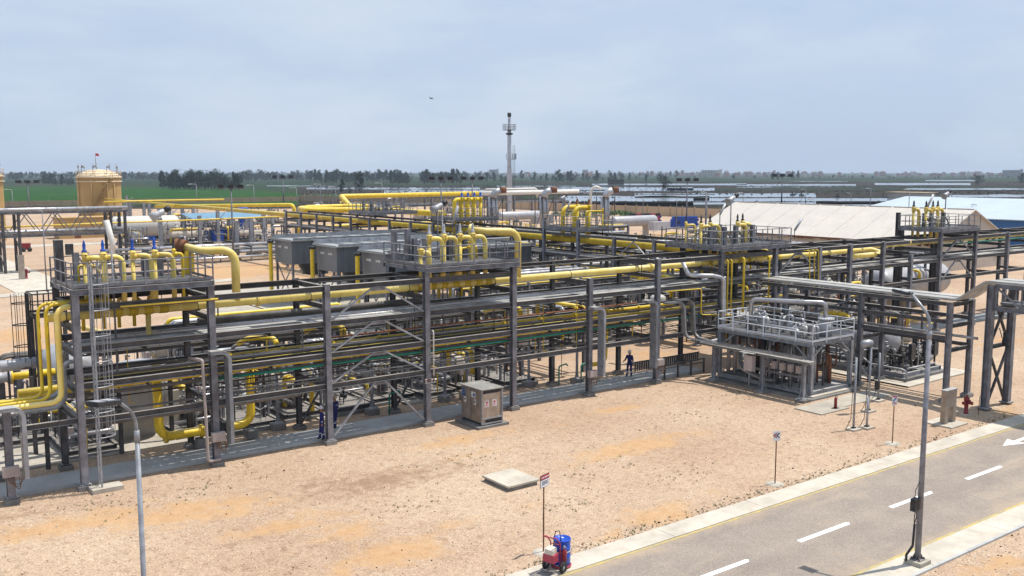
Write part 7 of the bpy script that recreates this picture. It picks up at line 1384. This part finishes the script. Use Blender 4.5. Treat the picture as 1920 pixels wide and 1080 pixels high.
def tree_px(px, pb, ptop, wsc, label, group, k=None):
    q = at(px, pb); d = math.hypot(q.x, q.y); h = (pb - ptop) * d / 1800 * 1.02; put_tree(rs.randrange(6) if k is None else k, q.x, q.y, h, wsc, label, group)
near = [(641, 363, 337, 1.1), (655, 364, 352, .9), (675, 362, 325, 1.0), (1244, 359, 329, 1.0), (1211, 342, 327, .9), (1045, 343, 320, 1.3), (1070, 341, 321, 1.2), (1068, 342, 326, 1.2), (979, 337, 320, 1.3), (925, 338, 323, 1.3), (1118, 340, 320, 1.1), (1145, 340, 324, 1.3), (1180, 340, 325, .9), (1268, 334, 320, 1.2), (1448, 338, 324, 1.4), (1458, 338, 324, .9), (1496, 336, 321, .9), (1487, 337, 322, .8), (1834, 347, 331, 1.5), (1915, 345, 328, 1.4)]
NL = ['dark bushy tree, left of the two dark trees near the far yellow elbow', 'small bush like tree between the two dark trees near the pond', 'tall dark tree, right of the two near the far yellow elbow', 'dark tree standing alone on the pond bank right of the flare stack', 'small tree standing above the pond bank left of the lone dark tree', 'round dark tree just right of the flare stack']
for j, (a, b, c, w) in enumerate(near): tree_px(a, b, c, w, NL[j] if j < len(NL) else 'dark tree standing singly in the farmland between the flare stack and the town', 'single trees in the farmland')
for (x0, x1, pb, pt, n_, lab) in [(300, 450, 357, 325, 26, 'dark tree in the dense grove beyond the green field'), (78, 140, 348, 331, 12, 'dark tree in the small clump left of the tan tank'), (252, 300, 339, 326, 12, 'dark tree in the clump just right of the tan tank'), (446, 600, 341, 323, 26, 'dark tree in the long row behind the pale pond'), (590, 672, 344, 319, 16, 'tall dark tree in the middle grove behind the two near trees'), (672, 760, 342, 321, 14, 'dark tree in the grove right of the two near trees'), (735, 768, 348, 325, 8, 'dark tree in the clump by the long pond'), (788, 862, 346, 320, 16, 'dark tree in the grove left of the flare stack'), (868, 955, 342, 324, 7, 'dark tree close to the flare stack'), (1000, 1170, 342, 324, 16, 'dark tree scattered right of the flare stack'), (1090, 1260, 333, 321, 12, 'tree far off in the farmland right of the flare stack')]:
    for k in range(n_): tree_px(x0 + (x1 - x0) * (k + rs.uniform(.1, .9)) / n_, pb - rs.uniform(0, 3), pt + rs.uniform(-3, 10) * (1 if (pb - pt) > 15 else .5), rs.uniform(.8, 1.45), lab, lab.replace('dark tree', 'dark trees').replace('tall dark', 'tall dark'))
# far off wood: one mass of tree shapes at the horizon
m = MB(); r = random.Random(4)
for k in range(2300):
    px = r.uniform(-150, 2080); pb = 322 + 14 * r.random() ** 1.6 + 1.4; q = at(px, pb); d = math.hypot(q.x, q.y)
    if d > 5200 or (px > 1000 and r.random() < .55): continue
    h = r.uniform(5, 11) * (1.2 if px < 900 else .65); w = h * r.uniform(.35, .8)
    for _ in range(9):
        c = q + Vector((r.uniform(-.5, .5) * w, r.uniform(-.5, .5) * w, h * r.uniform(.2, .95))); s = w * .38; u = Vector((r.uniform(-1, 1), r.uniform(-1, 1), .3)).normalized() * s; v = Vector((r.uniform(-.4, .4), r.uniform(-.4, .4), 1)).normalized() * s * 1.2; m.add([c - u, c - v, c + u, c + v], [(0, 1, 2, 3)])
tag(m.build('woodland', 'leaves'), 'hazy far off woodland and hedges along the horizon', 'woodland', kind='stuff')
# ---- houses of the far town
HP = []
for j, (w, d, h, mt) in enumerate([(12, 10, 10, 'house_red'), (14, 10, 13, 'house_red'), (10, 10, 7, 'house_pale'), (16, 12, 9, 'house_grey'), (11, 9, 16, 'house_red')]):
    t = thing('town_house', 'x', 'house', (0, 0, 0)); MB().box(-w / 2, -d / 2, -1, w / 2, d / 2, h).build('walls', mt, t); m = MB()
    for fl_ in range(int(h // 3.1)):
        for k in range(3):
            for s in (-1, 1): x = -w / 2 + w * (k + .5) / 3; z = 1 + fl_ * 3.1; m.box(x - .7, s * d / 2 - .03, z, x + .7, s * d / 2 + .03, z + 1.5)
            y = -d / 2 + d * (k + .5) / 3; m.box(-w / 2 - .03, y - .6, 1 + fl_ * 3.1, -w / 2 + .03, y + .6, 2.5 + fl_ * 3.1)
    m.build('windows', 'window_dark', t); m = MB(); m.box(-w / 2 - .2, -d / 2 - .2, h, w / 2 + .2, d / 2 + .2, h + .5); m.box(-1.5, -1.5, h + .5, 1.5, 1.5, h + 2.4); m.build('roof', 'house_pale' if j % 2 else mt, t); HP.append(t)
hu = set(); r = random.Random(6)
def put_house(k, px, pb, label, group, s=1.0, szx=1.0):
    q = at(px, pb); rz = r.uniform(0, 3); sc = (s * szx, s, s * r.uniform(.7, 1.15))
    if k not in hu: hu.add(k); o = HP[k]; o.location = q; o.rotation_euler = (0, 0, rz); o.scale = sc; o['label'] = label; o['group'] = group
    else: dup(HP[k], q, rz, label, group, sc)
for k in range(150):
    px = r.choice([r.uniform(1330, 1930)] * 4 + [r.uniform(1180, 1330), r.uniform(860, 1180), r.uniform(1650, 1930)]); put_house(r.choice((0, 1, 4, 2, 0, 1, 3)), px, r.uniform(326.5, 331.5), 'small brick or pale block house in the hazy far town', 'houses of the far town', .95)
for (px, pb, w, h, lab, mt) in [(926, 330.5, 18, 12.5, 'pale multi storey block on the horizon left of the flare stack', 'house_pale'), (1334, 331, 37, 11.5, 'long white many windowed building on the horizon behind the cream shed', 'house_pale'), (1898, 331.5, 30, 11, 'long grey block near the right end of the far town', 'house_grey'), (1097, 328.5, 10, 10, 'small red roofed block on the horizon right of the flare stack', 'house_red')]:
    q = at(px, pb); d = math.hypot(q.x, q.y); W_ = w * d / 1800; Hh = h * d / 1800; t = thing('apartment_block', lab, 'building', q); u = Vector((q.y, -q.x, 0)).normalized(); n_ = Vector((-q.x, -q.y, 0)).normalized(); m = MB(); m.obb(q + Vector((0, 0, Hh / 2)), u * W_ / 2, n_ * W_ * .18, (0, 0, Hh / 2)); m.obb(q + u * W_ * .43 + Vector((0, 0, Hh / 2 + 1)), u * W_ * .07, n_ * W_ * .19, (0, 0, Hh / 2 + 1.5)); m.build('walls', mt, t)
    m = MB(); nf = 4
    for f in range(nf):
        for k in range(12): m.obb(q + n_ * W_ * .182 + u * W_ * (-.45 + .82 * k / 11) + Vector((0, 0, Hh * (f + .5) / nf)), u * W_ * .022, n_ * .2, (0, 0, Hh * .10))
    m.build('windows', 'window_dark', t)
# bird
q = Vector((0, 0, H)) + ray(809, 185).normalized() * 95; t = thing('bird', 'tiny dark bird in the sky left of the flare stack', 'bird', q); m = MB(); m.lathe(q - Vector((.2, 0, 0)), [(0, 0), (.05, .08), (.06, .2), (.03, .34), (.015, .42), (0, .45)], 8, (1, 0, .2)); m.add([q + Vector((0, 0, .02)), q + Vector((.12, 0, .02)), q + Vector((.0, .45, .22)), q + Vector((-.06, .3, .12))], [(0, 1, 2, 3)]); m.add([q + Vector((0, 0, .02)), q + Vector((.12, 0, .02)), q + Vector((.0, -.4, -.12)), q + Vector((-.06, -.25, -.05))], [(3, 2, 1, 0)]); m.build('body', 'black_iron', t)
# ---- haze
hz = MB().box(-1200, -1200, -1.6, 6200, 6200, 60).build('haze', 'steel'); hz['kind'] = 'stuff'; hz['label'] = 'pale blue haze lying over the far farmland'; hz['category'] = 'haze'
hm = bpy.data.materials.new('haze_air'); hm.use_nodes = True; ht = hm.node_tree; ht.nodes.clear(); ho = ht.nodes.new('ShaderNodeOutputMaterial'); pv = ht.nodes.new('ShaderNodeVolumePrincipled'); pv.inputs['Color'].default_value = (0.72, 0.84, 1.0, 1); pv.inputs['Density'].default_value = 0.00013; pv.inputs['Anisotropy'].default_value = 0.0
ht.links.new(pv.outputs[0], ho.inputs['Volume']); hz.data.materials.clear(); hz.data.materials.append(hm)
SETL = {'ground': 'dark green farmland reaching to the horizon', 'gravel_ground': 'pinkish tan gravel yard of the plant with orange soil patches', 'road': 'grey brown asphalt road crossing the right foreground', 'pavement': 'pale concrete strip along the road', 'kerb': 'thin grey kerb at the outer edge of the pavement', 'road_edge_line': 'faded yellow lines along both road edges', 'road_marking': 'white painted marking on the road', 'footpath': 'grey concrete footpath along the long rack', 'concrete_pad': 'pale concrete pad under plant equipment', 'yard_road': 'pale concrete service road inside the plant', 'ladder_footing': 'concrete footing under the caged ladder', 'crop_field': 'green crop field beyond the plant', 'field_bank': 'dark earth bank between fields and ponds', 'water': 'shallow pond reflecting the pale sky'}
CATL = {'ground': 'ground', 'gravel_ground': 'ground', 'road': 'road', 'pavement': 'pavement', 'kerb': 'kerb', 'road_edge_line': 'road marking', 'road_marking': 'road marking', 'footpath': 'path', 'concrete_pad': 'pad', 'yard_road': 'road', 'ladder_footing': 'pad', 'crop_field': 'field', 'field_bank': 'bank', 'water': 'water'}
for o in list(COL.objects):
    if o.get('kind') == 'structure' and not o.get('label'):
        n_ = o.name.split('.')[0]
        if n_ in SETL: o['label'] = SETL[n_]; o['category'] = CATL[n_]; o['group'] = n_.replace('_', ' ') + ' pieces'
